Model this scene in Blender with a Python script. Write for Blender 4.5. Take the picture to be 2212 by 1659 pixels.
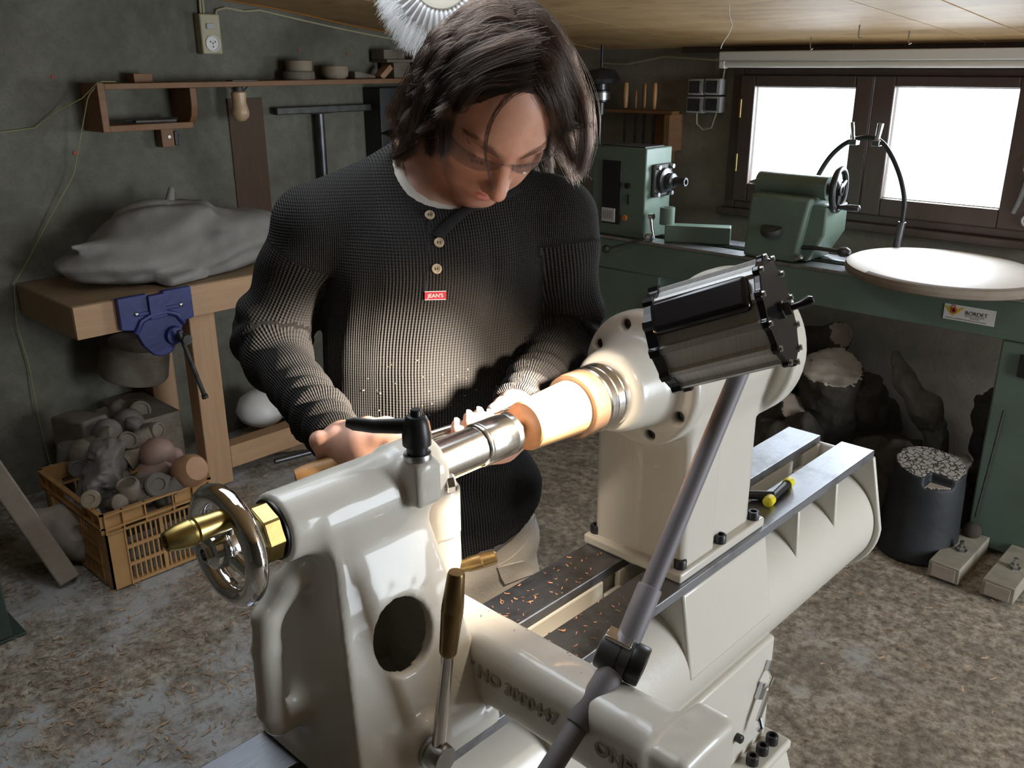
import bpy, math, random
import numpy as np
from mathutils import Vector, Matrix

for _o in list(bpy.data.objects):
    bpy.data.objects.remove(_o)
SC = bpy.context.scene
COL = SC.collection
PI = math.pi
rng = np.random.default_rng(7)
random.seed(7)
V3 = lambda *a: np.array(a, float)

# ------------------------------------------------------------------ camera
PITCH, ROLL, YAW, CAMZ = math.radians(19.5436), math.radians(0.2028), math.radians(43.5385), 1.53
_f = V3(-math.sin(YAW) * math.cos(PITCH), math.cos(YAW) * math.cos(PITCH), -math.sin(PITCH))
_r = V3(math.cos(YAW), math.sin(YAW), 0)
_d = np.cross(_f, _r)
_c, _s = math.cos(ROLL), math.sin(ROLL)
CAM_R, CAM_D, CAM_F = _c * _r + _s * _d, -_s * _r + _c * _d, _f
cam_data = bpy.data.cameras.new("camera")
cam = bpy.data.objects.new("camera", cam_data)
COL.objects.link(cam)
cam_data.sensor_width = 36.0
cam_data.lens = 1951.74 * 36.0 / 2212.0
cam_data.clip_start = 0.02
_m = Matrix.Identity(4)
for _i in range(3):
    _m[_i][0], _m[_i][1], _m[_i][2] = CAM_R[_i], -CAM_D[_i], -CAM_F[_i]
_m[2][3] = CAMZ
cam.matrix_world = _m
SC.camera = cam

# ------------------------------------------------------------------ view and world
SC.view_settings.view_transform = 'Standard'
SC.view_settings.look = 'None'
SC.view_settings.gamma = 1.0
SC.view_settings.use_curve_mapping = False
SC.view_settings.exposure = 0.0
world = bpy.data.worlds.new("world")
SC.world = world
world.use_nodes = True
_bg = world.node_tree.nodes['Background']
_bg.inputs[0].default_value = (0.86, 0.93, 1.0, 1)
_bg.inputs[1].default_value = 3.0


def area_light(name, loc, target, sx, sy, power, color, spread=180):
    l = bpy.data.lights.new(name, 'AREA')
    l.shape = 'RECTANGLE'
    l.size, l.size_y = sx, sy
    l.energy = power
    l.color = color
    l.spread = math.radians(spread)
    o = bpy.data.objects.new(name, l)
    COL.objects.link(o)
    o.location = loc
    dv = Vector(target) - Vector(loc)
    o.rotation_euler = dv.to_track_quat('-Z', 'Y').to_euler()
    return o


DAY = (0.80, 0.90, 1.0)
# daylight through the two casements in the back wall
area_light("window_daylight", (-1.42, 3.80, 1.36), (-1.42, 2.2, 0.75), 1.05, 0.5, 78, DAY)
# daylight through the roof window above the lathe
area_light("roof_window_daylight", (-1.15, 0.80, 2.05), (-1.1, 0.80, 0.0), 0.50, 0.42, 4, DAY)
# daylight through the open door in the right-hand wall
area_light("door_daylight", (2.25, 2.45, 1.15), (-0.7, 1.5, 0.7), 1.1, 1.6, 85, (0.84, 0.92, 1.0))
# ------------------------------------------------------------------ helpers
def at(px, py, **k):
    """a point on the sight line of a photograph pixel, at a known plane x=, y=, z= or depth d="""
    v = CAM_R * ((px - 1106) / 1951.74) + CAM_D * ((py - 829.5) / 1951.74) + CAM_F
    (n, val), = k.items()
    if n == 'd':
        q = v * val
    else:
        i = 'xyz'.index(n)
        q = v * ((val - (CAMZ if i == 2 else 0)) / v[i])
    return q + V3(0, 0, CAMZ)


def unit(v):
    v = np.asarray(v, float)
    return v / (np.linalg.norm(v) + 1e-12)


def frame_of(axis, hint=(0, 0, 1)):
    w = unit(axis)
    h = np.asarray(hint, float)
    if abs(np.dot(w, unit(h))) > 0.98:
        h = V3(1, 0, 0)
    u = unit(np.cross(h, w))
    return u, np.cross(w, u), w


LOC = {}


def tag(o, label=None, cat=None, group=None, kind=None):
    if label:
        o['label'] = label
    if cat:
        o['category'] = cat
    if group:
        o['group'] = group
    if kind:
        o['kind'] = kind
    return o


def thing(name, loc, label, cat, group=None):
    o = bpy.data.objects.new(name, None)
    o.empty_display_size = 0.05
    COL.objects.link(o)
    o.location = loc
    LOC[o.name] = np.asarray(loc, float)
    return tag(o, label, cat, group)


def base_of(o):
    return LOC[o.name]


def link_mesh(name, verts, faces, mat, parent=None, smooth=True, angle=40, bevel=0, seg=2):
    verts = np.asarray(verts, float)
    if parent is not None:
        base = LOC[parent.name]
    else:
        lo, hi = verts.min(0), verts.max(0)
        base = V3((lo[0] + hi[0]) / 2, (lo[1] + hi[1]) / 2, lo[2])
    me = bpy.data.meshes.new(name)
    me.from_pydata((verts - base).tolist(), [], faces if isinstance(faces, list) else faces.tolist())
    me.update()
    if mat is not None:
        for m in (mat if isinstance(mat, (list, tuple)) else [mat]):
            me.materials.append(m)
    if smooth:
        me.polygons.foreach_set('use_smooth', np.ones(len(me.polygons), bool))
        if angle < 180:
            me.set_sharp_from_angle(angle=math.radians(angle))
    o = bpy.data.objects.new(name, me)
    COL.objects.link(o)
    LOC[o.name] = base
    if parent is not None:
        o.parent = parent
    else:
        o.location = base
    if bevel:
        b = o.modifiers.new("bevel", 'BEVEL')
        b.width = bevel
        b.segments = seg
        b.limit_method = 'ANGLE'
        b.angle_limit = math.radians(35)
        b.harden_normals = False
    return o


class MB:
    """collects shapes that become one mesh object"""

    def __init__(s):
        s.v, s.f, s.n, s.mi = [], [], 0, []
        s.cur = 0

    def add(s, verts, faces):
        verts = np.asarray(verts, float).reshape(-1, 3)
        s.v.append(verts)
        for f in faces:
            s.f.append([int(i) + s.n for i in f])
            s.mi.append(s.cur)
        s.n += len(verts)
        return s

    def box(s, c, size, fr=None):
        c = np.asarray(c, float)
        h = np.asarray(size, float) / 2
        u, v, w = fr if fr is not None else (V3(1, 0, 0), V3(0, 1, 0), V3(0, 0, 1))
        pts = [c + u * h[0] * a + v * h[1] * b + w * h[2] * d for d in (-1, 1) for b in (-1, 1) for a in (-1, 1)]
        return s.add(pts, [(0, 2, 3, 1), (4, 5, 7, 6), (0, 1, 5, 4), (2, 6, 7, 3), (0, 4, 6, 2), (1, 3, 7, 5)])

    def span(s, lo, hi):
        lo, hi = np.asarray(lo, float), np.asarray(hi, float)
        return s.box((lo + hi) / 2, hi - lo)

    def lathe(s, prof, org, axis, n=32, hint=(0, 0, 1), sy=1.0):
        u, v, w = frame_of(axis, hint)
        org = np.asarray(org, float)
        ang = np.arange(n) * 2 * PI / n
        ring = np.cos(ang)[:, None] * u + sy * np.sin(ang)[:, None] * v
        pts, idx, faces = [], [], []
        k = 0
        for r, h in prof:
            if r < 1e-6:
                pts.append((org + w * h)[None])
                idx.append([k] * n)
                k += 1
            else:
                pts.append(org + w * h + ring * r)
                idx.append(list(range(k, k + n)))
                k += n
        for a, b in zip(idx[:-1], idx[1:]):
            for i in range(n):
                j = (i + 1) % n
                q = []
                for t in (a[i], a[j], b[j], b[i]):
                    if t not in q:
                        q.append(t)
                if len(q) > 2:
                    faces.append(q)
        if prof[0][0] > 1e-6:
            faces.append(idx[0][::-1])
        if prof[-1][0] > 1e-6:
            faces.append(idx[-1])
        return s.add(np.concatenate(pts), faces)

    def cyl(s, p0, p1, r, n=20, r1=None):
        p0, p1 = np.asarray(p0, float), np.asarray(p1, float)
        L = np.linalg.norm(p1 - p0)
        return s.lathe([(r, 0), (r if r1 is None else r1, L)], p0, p1 - p0, n)

    def tube(s, pts, r, n=8, closed=False, caps=True, flat=None, hint=(0, 0, 1)):
        pts = np.asarray(pts, float)
        m = len(pts)
        r = np.broadcast_to(np.asarray(r, float), (m,))
        if closed:
            tg = np.roll(pts, -1, 0) - np.roll(pts, 1, 0)
        else:
            tg = np.gradient(pts, axis=0)
        tg = tg / (np.linalg.norm(tg, axis=1, keepdims=True) + 1e-12)
        u, v, _ = frame_of(tg[0], hint)
        ang = np.arange(n) * 2 * PI / n
        out = []
        for i in range(m):
            u = u - tg[i] * np.dot(u, tg[i])
            u = unit(u)
            v = np.cross(tg[i], u)
            fu, fv = (1, 1) if flat is None else flat
            out.append(pts[i] + r[i] * (fu * np.cos(ang)[:, None] * u + fv * np.sin(ang)[:, None] * v))
        faces = []
        for i in range(m if closed else m - 1):
            a, b = i * n, ((i + 1) % m) * n
            for k in range(n):
                j = (k + 1) % n
                faces.append((a + k, a + j, b + j, b + k))
        if caps and not closed:
            faces.append(list(range(n))[::-1])
            faces.append(list(range((m - 1) * n, m * n)))
        return s.add(np.concatenate(out), faces)

    def prism(s, poly, org, u, v, h0, h1):
        """polygon (2-D points) in the plane org,u,v pushed along u x v from h0 to h1"""
        org, u, v = (np.asarray(q, float) for q in (org, u, v))
        w = unit(np.cross(u, v))
        P = np.array([org + u * a + v * b for a, b in poly])
        n = len(P)
        fs = [list(range(n))[::-1], list(range(n, 2 * n))]
        fs += [(i, (i + 1) % n, n + (i + 1) % n, n + i) for i in range(n)]
        return s.add(np.concatenate([P + w * h0, P + w * h1]), fs)

    def torus(s, c, axis, R, r, n=48, m=12, sq=1.0):
        u, v, w = frame_of(axis)
        a = np.arange(n) * 2 * PI / n
        pts = np.asarray(c, float) + R * (np.cos(a)[:, None] * u + np.sin(a)[:, None] * v)
        return s.tube(pts, r, m, closed=True, hint=w)

    def obj(s, name, mat, parent=None, **k):
        o = link_mesh(name, np.concatenate(s.v), s.f, mat, parent, **k)
        if isinstance(mat, (list, tuple)):
            o.data.polygons.foreach_set('material_index', np.array(s.mi, np.int32))
        return o


def screw_head(mb, p, axis, r, h, n=20, socket=True):
    """socket-head cap screw"""
    if socket:
        mb.lathe([(r, 0), (r, h * .86), (r * .88, h), (r * .56, h), (r * .5, h * .45), (0, h * .45)], p, axis, n)
    else:
        mb.lathe([(r * .9, 0), (r, h * .12), (r, h * .8), (r * .85, h), (0, h)], p, axis, 6)


# ------------------------------------------------------------------ smooth solids: distance fields meshed with surface nets
def smin(a, b, k):
    h = np.clip(0.5 + 0.5 * (b - a) / k, 0, 1)
    return b * (1 - h) + a * h - k * h * (1 - h)


def smax(a, b, k):
    return -smin(-a, -b, k)


def s_cap(p, a, b, ra, rb=None):
    a, b = np.asarray(a, float), np.asarray(b, float)
    rb = ra if rb is None else rb
    ab = b - a
    t = np.clip(((p - a) @ ab) / (ab @ ab + 1e-12), 0, 1)
    return np.linalg.norm(p - a - t[:, None] * ab, axis=1) - (ra + (rb - ra) * t)


def s_chain(p, pts, rs, k=0.0):
    d = None
    for i in range(len(pts) - 1):
        e = s_cap(p, pts[i], pts[i + 1], rs[i], rs[i + 1])
        d = e if d is None else (smin(d, e, k) if k else np.minimum(d, e))
    return d


def s_ell(p, c, r):
    r = np.asarray(r, float)
    q = (p - np.asarray(c, float))
    k0 = np.linalg.norm(q / r, axis=1)
    k1 = np.linalg.norm(q / (r * r), axis=1)
    return k0 * (k0 - 1.0) / (k1 + 1e-9)


def s_box(p, c, half, rnd=0.0, fr=None):
    q = p - np.asarray(c, float)
    if fr is not None:
        q = q @ np.array(fr).T
    q = np.abs(q) - (np.asarray(half, float) - rnd)
    return np.linalg.norm(np.maximum(q, 0), axis=1) + np.minimum(q.max(1), 0) - rnd


def s_cyl(p, a, b, r, rnd=0.0, r2=None):
    a, b = np.asarray(a, float), np.asarray(b, float)
    L = np.linalg.norm(b - a)
    w = (b - a) / L
    q = p - a
    h = q @ w
    rad = np.linalg.norm(q - h[:, None] * w, axis=1)
    rr = r if r2 is None else r + (r2 - r) * np.clip(h / L, 0, 1)
    dx, dy = rad - (rr - rnd), np.abs(h - L / 2) - (L / 2 - rnd)
    return np.minimum(np.maximum(dx, dy), 0) + np.hypot(np.maximum(dx, 0), np.maximum(dy, 0)) - rnd


def s_plane(p, pt, nrm):
    return (p - np.asarray(pt, float)) @ unit(nrm)


_tab = np.random.default_rng(3).random((32, 32, 32)) * 2 - 1


def noise3(p, scale):
    """smooth value noise in [-1, 1]"""
    q = p * scale
    i = np.floor(q).astype(int)
    f = q - i
    f = f * f * (3 - 2 * f)
    out = 0
    for dx in (0, 1):
        wx = f[:, 0] if dx else 1 - f[:, 0]
        for dy in (0, 1):
            wy = f[:, 1] if dy else 1 - f[:, 1]
            for dz in (0, 1):
                wz = f[:, 2] if dz else 1 - f[:, 2]
                out = out + wx * wy * wz * _tab[(i[:, 0] + dx) & 31, (i[:, 1] + dy) & 31, (i[:, 2] + dz) & 31]
    return out


def nets(fn, lo, hi, h, B=8, margin=1.35):
    """mesh of fn(p) = 0 inside the box lo..hi with cell size h"""
    lo, hi = np.asarray(lo, float), np.asarray(hi, float)
    nb = np.ceil((hi - lo) / (B * h)).astype(int)
    g = np.stack(np.meshgrid(*[np.arange(n) for n in nb], indexing='ij'), -1).reshape(-1, 3)
    cen = lo + (g + 0.5) * B * h
    d = fn(cen)
    act = g[np.abs(d) < B * h * 0.8661 * margin]
    dims = nb * B + 2
    o9 = np.stack(np.meshgrid(*[np.arange(B + 1)] * 3, indexing='ij'), -1).reshape(-1, 3)
    ck = [np.array(c) for c in [(0, 0, 0), (1, 0, 0), (0, 1, 0), (1, 1, 0), (0, 0, 1), (1, 0, 1), (0, 1, 1), (1, 1, 1)]]
    edges = [(0, 1), (2, 3), (4, 5), (6, 7), (0, 2), (1, 3), (4, 6), (5, 7), (0, 4), (1, 5), (2, 6), (3, 7)]
    keys, pos, ed = [], [], []
    CH = 300
    for a0 in range(0, len(act), CH):
        A = act[a0:a0 + CH] * B
        idx = A[:, None, :] + o9[None]
        val = fn((lo + idx.reshape(-1, 3) * h)).reshape(len(A), B + 1, B + 1, B + 1)
        val = np.where(val == 0, 1e-9, val)
        cv = np.stack([val[:, c[0]:c[0] + B, c[1]:c[1] + B, c[2]:c[2] + B] for c in ck], -1)
        neg = cv < 0
        cross = neg.any(-1) & ~neg.all(-1)
        w = np.argwhere(cross)
        if not len(w):
            continue
        cvx = cv[cross]
        cell = A[w[:, 0]] + w[:, 1:]
        acc = np.zeros((len(w), 3))
        cnt = np.zeros(len(w))
        for e0, e1 in edges:
            m = (cvx[:, e0] < 0) != (cvx[:, e1] < 0)
            t = cvx[:, e0] / (cvx[:, e0] - cvx[:, e1] + 1e-30)
            pt = ck[e0] + np.where(m, t, 0)[:, None] * (ck[e1] - ck[e0])
            acc += pt * m[:, None]
            cnt += m
        pos.append(lo + (cell + acc / cnt[:, None]) * h)
        keys.append((cell[:, 0].astype(np.int64) * dims[1] + cell[:, 1]) * dims[2] + cell[:, 2])
        ed.append(np.stack([np.where((cvx[:, 0] < 0) != (cvx[:, j] < 0), np.where(cvx[:, 0] < 0, 1, -1), 0) for j in (1, 2, 4)], -1))
    keys, pos, ed = np.concatenate(keys), np.concatenate(pos), np.concatenate(ed)
    order = np.argsort(keys)
    keys, pos, ed = keys[order], pos[order], ed[order]
    st = np.array([dims[1] * dims[2], dims[2], 1], np.int64)

    def look(k):
        j = np.clip(np.searchsorted(keys, k), 0, len(keys) - 1)
        return np.where(keys[j] == k, j, -1)
    faces = []
    for ax in range(3):
        b, c = (ax + 1) % 3, (ax + 2) % 3
        m = ed[:, ax] != 0
        k = keys[m]
        sg = ed[m, ax]
        q = np.stack([look(k), look(k - st[b]), look(k - st[b] - st[c]), look(k - st[c])], -1)
        ok = (q >= 0).all(1)
        q, sg = q[ok], sg[ok]
        q[sg < 0] = q[sg < 0][:, ::-1]
        faces.append(q)
    return pos, np.concatenate(faces)


def solid(name, fn, lo, hi, h, mat, parent=None, angle=180, **k):
    v, f = nets(fn, lo, hi, h)
    return link_mesh(name, v, f, mat, parent, angle=angle, **k)


def attr(o, name, data, typ='FLOAT'):
    a = o.data.attributes.new(name, typ, 'POINT')
    if typ == 'FLOAT':
        a.data.foreach_set('value', np.asarray(data, np.float32).ravel())
    else:
        a.data.foreach_set('color', np.asarray(data, np.float32).ravel())


def strands(name, P, R, mat, parent=None):
    """P: (n, k, 3) hair strands, R: (n, k) radii -> one curves object"""
    n, k = P.shape[:2]
    hc = bpy.data.hair_curves.new(name)
    hc.add_curves([k] * n)
    base = LOC[parent.name] if parent is not None else P.reshape(-1, 3).mean(0)
    hc.attributes['position'].data.foreach_set('vector', (P - base).astype(np.float32).ravel())
    ra = hc.attributes.get('radius') or hc.attributes.new('radius', 'FLOAT', 'POINT')
    ra.data.foreach_set('value', R.astype(np.float32).ravel())
    hc.materials.append(mat)
    o = bpy.data.objects.new(name, hc)
    COL.objects.link(o)
    LOC[o.name] = base
    if parent is not None:
        o.parent = parent
    else:
        o.location = base
    return o


def text_obj(name, txt, org, u, v, size, mat, parent, extrude=0.0004, align='LEFT', space=1.0, bold=0.0):
    """lettering laid flat in the plane of u (reading direction) and v (up)"""
    c = bpy.data.curves.new(name, 'FONT')
    c.body = txt
    c.size = size
    c.extrude = extrude
    c.align_x = align
    c.space_character = space
    c.offset = bold
    u, v = unit(u), unit(v)
    w = np.cross(u, v)
    tmp = bpy.data.objects.new("tmp_text", c)
    COL.objects.link(tmp)
    bpy.context.view_layer.update()
    me = bpy.data.meshes.new_from_object(tmp.evaluated_get(bpy.context.evaluated_depsgraph_get()))
    bpy.data.objects.remove(tmp)
    n = len(me.vertices)
    co = np.empty(n * 3, np.float32)
    me.vertices.foreach_get('co', co)
    co = co.reshape(n, 3).astype(float)
    base = LOC[parent.name] if parent is not None else np.zeros(3)
    W = np.asarray(org, float) + co[:, :1] * u + co[:, 1:2] * v + co[:, 2:] * w - base
    me.vertices.foreach_set('co', W.astype(np.float32).ravel())
    me.update()
    me.name = name
    me.materials.clear()
    me.materials.append(mat)
    o = bpy.data.objects.new(name, me)
    COL.objects.link(o)
    LOC[o.name] = base
    if parent is not None:
        o.parent = parent
    return o
# ------------------------------------------------------------------ materials
class NT:
    def __init__(s, name):
        s.m = bpy.data.materials.new(name)
        s.m.use_nodes = True
        s.t = s.m.node_tree
        s.b = s.t.nodes['Principled BSDF']
        s.out = s.t.nodes['Material Output']

    def n(s, typ, **k):
        x = s.t.nodes.new(typ)
        for a, v in k.items():
            if a in x.inputs.keys():
                x.inputs[a].default_value = v
            else:
                setattr(x, a, v)
        return x

    def l(s, a, b):
        s.t.links.new(a, b)

    def coord(s, scale=(1, 1, 1), rot=(0, 0, 0), typ='Object'):
        tc = s.n('ShaderNodeTexCoord')
        mp = s.n('ShaderNodeMapping')
        mp.inputs['Scale'].default_value = scale
        mp.inputs['Rotation'].default_value = rot
        s.l(tc.outputs[typ], mp.inputs[0])
        return mp.outputs[0]

    def noise(s, co, scale, detail=4, rough=0.55, dist=0.0):
        x = s.n('ShaderNodeTexNoise')
        x.inputs['Scale'].default_value = scale
        x.inputs['Detail'].default_value = detail
        x.inputs['Roughness'].default_value = rough
        x.inputs['Distortion'].default_value = dist
        s.l(co, x.inputs['Vector'])
        return x.outputs[0]

    def ramp(s, fac, stops):
        x = s.n('ShaderNodeValToRGB')
        e = x.color_ramp.elements
        while len(e) < len(stops):
            e.new(0.5)
        for i, (p, c) in enumerate(stops):
            e[i].position = p
            e[i].color = (*c, 1) if not np.isscalar(c) else (c, c, c, 1)
        s.l(fac, x.inputs[0])
        return x.outputs[0]

    def mix(s, fac, a, b, mode='MIX'):
        x = s.n('ShaderNodeMix', data_type='RGBA', blend_type=mode)
        for sock, val in ((x.inputs[0], fac), (x.inputs[6], a), (x.inputs[7], b)):
            if hasattr(val, 'is_output'):
                s.l(val, sock)
            elif np.isscalar(val):
                sock.default_value = val
            else:
                sock.default_value = (*val, 1)
        return x.outputs[2]

    def math(s, op, a, b=None):
        x = s.n('ShaderNodeMath', operation=op)
        for sock, val in ((x.inputs[0], a), (x.inputs[1], b)):
            if val is None:
                continue
            if hasattr(val, 'is_output'):
                s.l(val, sock)
            else:
                sock.default_value = val
        return x.outputs[0]

    def set(s, **k):
        for a, v in k.items():
            a = a.replace('_', ' ')
            if hasattr(v, 'is_output'):
                s.l(v, s.b.inputs[a])
            elif a == 'Base Color':
                s.b.inputs[a].default_value = (*v, 1)
            else:
                s.b.inputs[a].default_value = v
        return s

    def bump(s, height, strength=0.3, dist=0.01, normal=None):
        x = s.n('ShaderNodeBump')
        x.inputs['Strength'].default_value = strength
        x.inputs['Distance'].default_value = dist
        s.l(height, x.inputs['Height'])
        if normal is not None:
            s.l(normal, x.inputs['Normal'])
        s.l(x.outputs[0], s.b.inputs['Normal'])
        return x.outputs[0]


def plain(name, col, rough=0.5, metal=0.0, var=0.0, scale=8, bump=0.0, bscale=40, coat=0.0, spec=0.5):
    t = NT(name)
    t.set(Roughness=rough, Metallic=metal)
    t.b.inputs['Specular IOR Level'].default_value = spec
    if coat:
        t.b.inputs['Coat Weight'].default_value = coat
        t.b.inputs['Coat Roughness'].default_value = 0.08
    co = t.coord()
    if var:
        nz = t.noise(co, scale, 5)
        c = np.array(col)
        t.set(Base_Color=t.ramp(nz, [(0.3, tuple(c * (1 - var))), (0.7, tuple(np.minimum(c * (1 + var), 1)))]))
    else:
        t.set(Base_Color=col)
    if bump:
        t.bump(t.noise(co, bscale, 4), bump, 0.004)
    return t.m


def wood(name, c0, c1, scale=(3, 30, 30), rough=0.6, dust=0.0, bump=0.15, dustcol=(0.30, 0.27, 0.23), nscale=1.6):
    t = NT(name)
    co = t.coord(scale)
    a = t.noise(co, nscale, 6, 0.65, 1.2)
    col = t.ramp(a, [(0.28, c0), (0.72, c1)])
    big = t.noise(t.coord((1, 1, 1)), 2.2, 3)
    col = t.mix(t.math('MULTIPLY', big, 0.35), col, tuple(np.array(c0) * 0.75))
    if dust:
        dn = t.noise(t.coord(), 9, 6, 0.7)
        col = t.mix(t.math('MULTIPLY', t.ramp(dn, [(0.35, 0.0), (0.65, 1.0)]), dust), col, dustcol)
    t.set(Base_Color=col, Roughness=rough)
    t.bump(a, bump, 0.002)
    return t.m


def concrete(name, c0, c1, c2, rough=0.9, s=1.0, bump=0.35):
    t = NT(name)
    co = t.coord((1, 1, 1))
    a = t.noise(co, 1.3 * s, 8, 0.62, 0.5)
    b = t.noise(co, 14 * s, 6, 0.7)
    c = t.noise(co, 90 * s, 3, 0.6)
    col = t.ramp(a, [(0.3, c0), (0.5, c1), (0.72, c2)])
    col = t.mix(t.math('MULTIPLY', t.ramp(b, [(0.4, 0.0), (0.75, 1.0)]), 0.45), col, tuple(np.array(c0) * 0.7))
    col = t.mix(t.math('MULTIPLY', t.ramp(c, [(0.55, 0.0), (0.75, 1.0)]), 0.35), col, tuple(np.array(c0) * 0.5))
    t.set(Base_Color=col, Roughness=rough)
    h = t.math('ADD', b, t.math('MULTIPLY', c, 0.4))
    t.bump(h, bump, 0.006)
    return t.m


def brushed(name, col, rough, stretch, scale=60, aniso=0.0, metal=1.0, spots=0.0):
    t = NT(name)
    nz = t.noise(t.coord(stretch), scale, 3, 0.6)
    c = np.array(col)
    base = t.ramp(nz, [(0.3, tuple(c * 0.82)), (0.7, tuple(np.minimum(c * 1.12, 1)))])
    if spots:
        sp = t.noise(t.coord(), 7, 6, 0.7)
        base = t.mix(t.math('MULTIPLY', t.ramp(sp, [(0.5, 0.0), (0.68, 1.0)]), spots), base, (0.10, 0.085, 0.075))
    t.set(Base_Color=base, Metallic=metal)
    t.set(Roughness=t.math('ADD', t.math('MULTIPLY', nz, 0.12), rough - 0.06))
    t.bump(nz, 0.06, 0.001)
    return t.m


M = {}
# cream lathe enamel with a slight orange-peel
t = NT("cream_enamel")
co = t.coord()
t.set(Base_Color=t.ramp(t.noise(co, 3.0, 4), [(0.3, (0.63, 0.595, 0.525)), (0.7, (0.67, 0.635, 0.565))]), Roughness=0.30)
t.b.inputs['Coat Weight'].default_value = 0.35
t.b.inputs['Coat Roughness'].default_value = 0.12
t.bump(t.noise(co, 55, 4, 0.6), 0.10, 0.004)
M['cream'] = t.m
t = NT("cream_cast_enamel")
co = t.coord()
t.set(Base_Color=t.ramp(t.noise(co, 5.0, 5), [(0.3, (0.61, 0.575, 0.505)), (0.7, (0.665, 0.63, 0.56))]), Roughness=0.45)
t.b.inputs['Coat Weight'].default_value = 0.45
t.b.inputs['Coat Roughness'].default_value = 0.07
h = t.math('ADD', t.noise(co, 30, 5, 0.6), t.math('MULTIPLY', t.ramp(t.noise(co, 42, 2), [(0.70, 0.0), (0.78, 1.0)]), -1.3))
t.bump(h, 0.10, 0.003)
M['cast'] = t.m
M['ways'] = brushed("ground_steel_ways", (0.30, 0.31, 0.34), 0.42, (40, 1.5, 40), 20, spots=0.75)
M['steel'] = brushed("bright_steel", (0.78, 0.77, 0.75), 0.20, (1, 60, 1), 30)
M['chrome'] = plain("chrome", (0.86, 0.86, 0.88), 0.06, 1.0, bump=0.12, bscale=60)
M['dull_steel'] = plain("dull_steel", (0.45, 0.45, 0.46), 0.35, 1.0, 0.2, 30)
M['dark_steel'] = plain("dark_steel", (0.10, 0.10, 0.105), 0.38, 0.85, 0.3, 20)
M['brass'] = brushed("brass", (0.40, 0.30, 0.11), 0.30, (1, 1, 1), 60)
M['bronze'] = plain("brown_bronze_grip", (0.23, 0.15, 0.06), 0.28, 0.8, 0.15, 20)
M['zinc'] = plain("zinc_plate", (0.62, 0.64, 0.66), 0.22, 1.0)
M['black'] = plain("black_plastic", (0.012, 0.012, 0.013), 0.38, spec=0.5)
M['black_oxide'] = plain("black_oxide", (0.014, 0.014, 0.016), 0.42, spec=0.6)
M['blackgloss'] = plain("black_gloss", (0.010, 0.010, 0.012), 0.16)
M['alu'] = brushed("grey_aluminium", (0.47, 0.465, 0.45), 0.42, (60, 1, 1), 18, metal=0.35)
M['arm'] = plain("grey_violet_sleeve", (0.19, 0.175, 0.19), 0.55, 0.1)
M['joint'] = plain("grey_joint_plastic", (0.055, 0.056, 0.058), 0.45)
M['inside'] = plain("dark_inside", (0.01, 0.01, 0.01), 0.9)
M['yellow'] = plain("yellow_caps", (0.80, 0.66, 0.03), 0.4)
M['bluepaint'] = plain("blue_vise_paint", (0.020, 0.026, 0.125), 0.45, 0.0, 0.3, 14, 0.2, 60)
M['green'] = plain("green_machine_paint", (0.112, 0.160, 0.122), 0.5, 0.0, 0.15, 6, 0.1, 80)
M['green_dark'] = plain("dark_green_machine_paint", (0.046, 0.068, 0.054), 0.45, 0.0, 0.12, 6, 0.1, 80)
M['castdark'] = plain("bare_cast_iron", (0.07, 0.068, 0.064), 0.55, 0.6, 0.35, 30)
M['wall'] = concrete("rough_plaster", (0.088, 0.082, 0.062), (0.155, 0.147, 0.115), (0.225, 0.215, 0.175), s=1.6)
M['wallback'] = concrete("brown_plaster", (0.165, 0.138, 0.105), (0.22, 0.187, 0.145), (0.27, 0.235, 0.185), s=1.4)
# floor: pale concrete with dark stains
t = NT("stained_concrete")
co = t.coord()
a = t.noise(co, 0.75, 8, 0.62, 0.7)
b = t.noise(co, 5.5, 10, 0.75)
c = t.noise(co, 38, 8, 0.75)
d = t.noise(co, 150, 4, 0.7)
rough_c = t.ramp(c, [(0.34, (0.11, 0.088, 0.066)), (0.47, (0.33, 0.275, 0.21)), (0.58, (0.54, 0.475, 0.385)), (0.70, (0.70, 0.635, 0.53))])
rough_c = t.mix(t.math('MULTIPLY', t.ramp(b, [(0.40, 1.0), (0.58, 0.0)]), 0.55), rough_c, (0.13, 0.115, 0.095))
smooth_c = t.ramp(b, [(0.35, (0.40, 0.41, 0.41)), (0.65, (0.52, 0.53, 0.53))])
sel = t.ramp(t.math('ADD', a, t.math('MULTIPLY', b, 0.35)), [(0.735, 0.0), (0.80, 1.0)])
col = t.mix(sel, rough_c, smooth_c)
col = t.mix(t.math('MULTIPLY', t.ramp(d, [(0.55, 0.0), (0.70, 1.0)]), 0.35), col, (0.10, 0.085, 0.065))
t.set(Base_Color=col, Roughness=t.ramp(sel, [(0.0, 0.85), (1.0, 0.45)]))
t.bump(t.math('ADD', t.math('MULTIPLY', c, 0.8), t.math('MULTIPLY', d, 0.4)), 0.35, 0.006)
M['floor'] = t.m
M['board'] = wood("ceiling_chipboard", (0.36, 0.20, 0.075), (0.66, 0.44, 0.20), (1.6, 6, 6), 0.65, 0.3, dustcol=(0.66, 0.50, 0.28))
M['pine'] = wood("orange_pine", (0.17, 0.068, 0.018), (0.26, 0.115, 0.034), (20, 2.5, 20), 0.6, 0.15)
M['pine_v'] = wood("pine_legs", (0.38, 0.21, 0.10), (0.50, 0.30, 0.155), (26, 26, 2.0), 0.6, 0.15, nscale=1.2)
M['pine_y'] = wood("pine_rails", (0.38, 0.21, 0.10), (0.50, 0.30, 0.155), (26, 2.0, 26), 0.6, 0.15, nscale=1.2)
M['bench'] = wood("bench_top_beech", (0.26, 0.165, 0.085), (0.40, 0.265, 0.145), (22, 1.8, 22), 0.6, 0.45, dustcol=(0.20, 0.15, 0.10))
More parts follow.
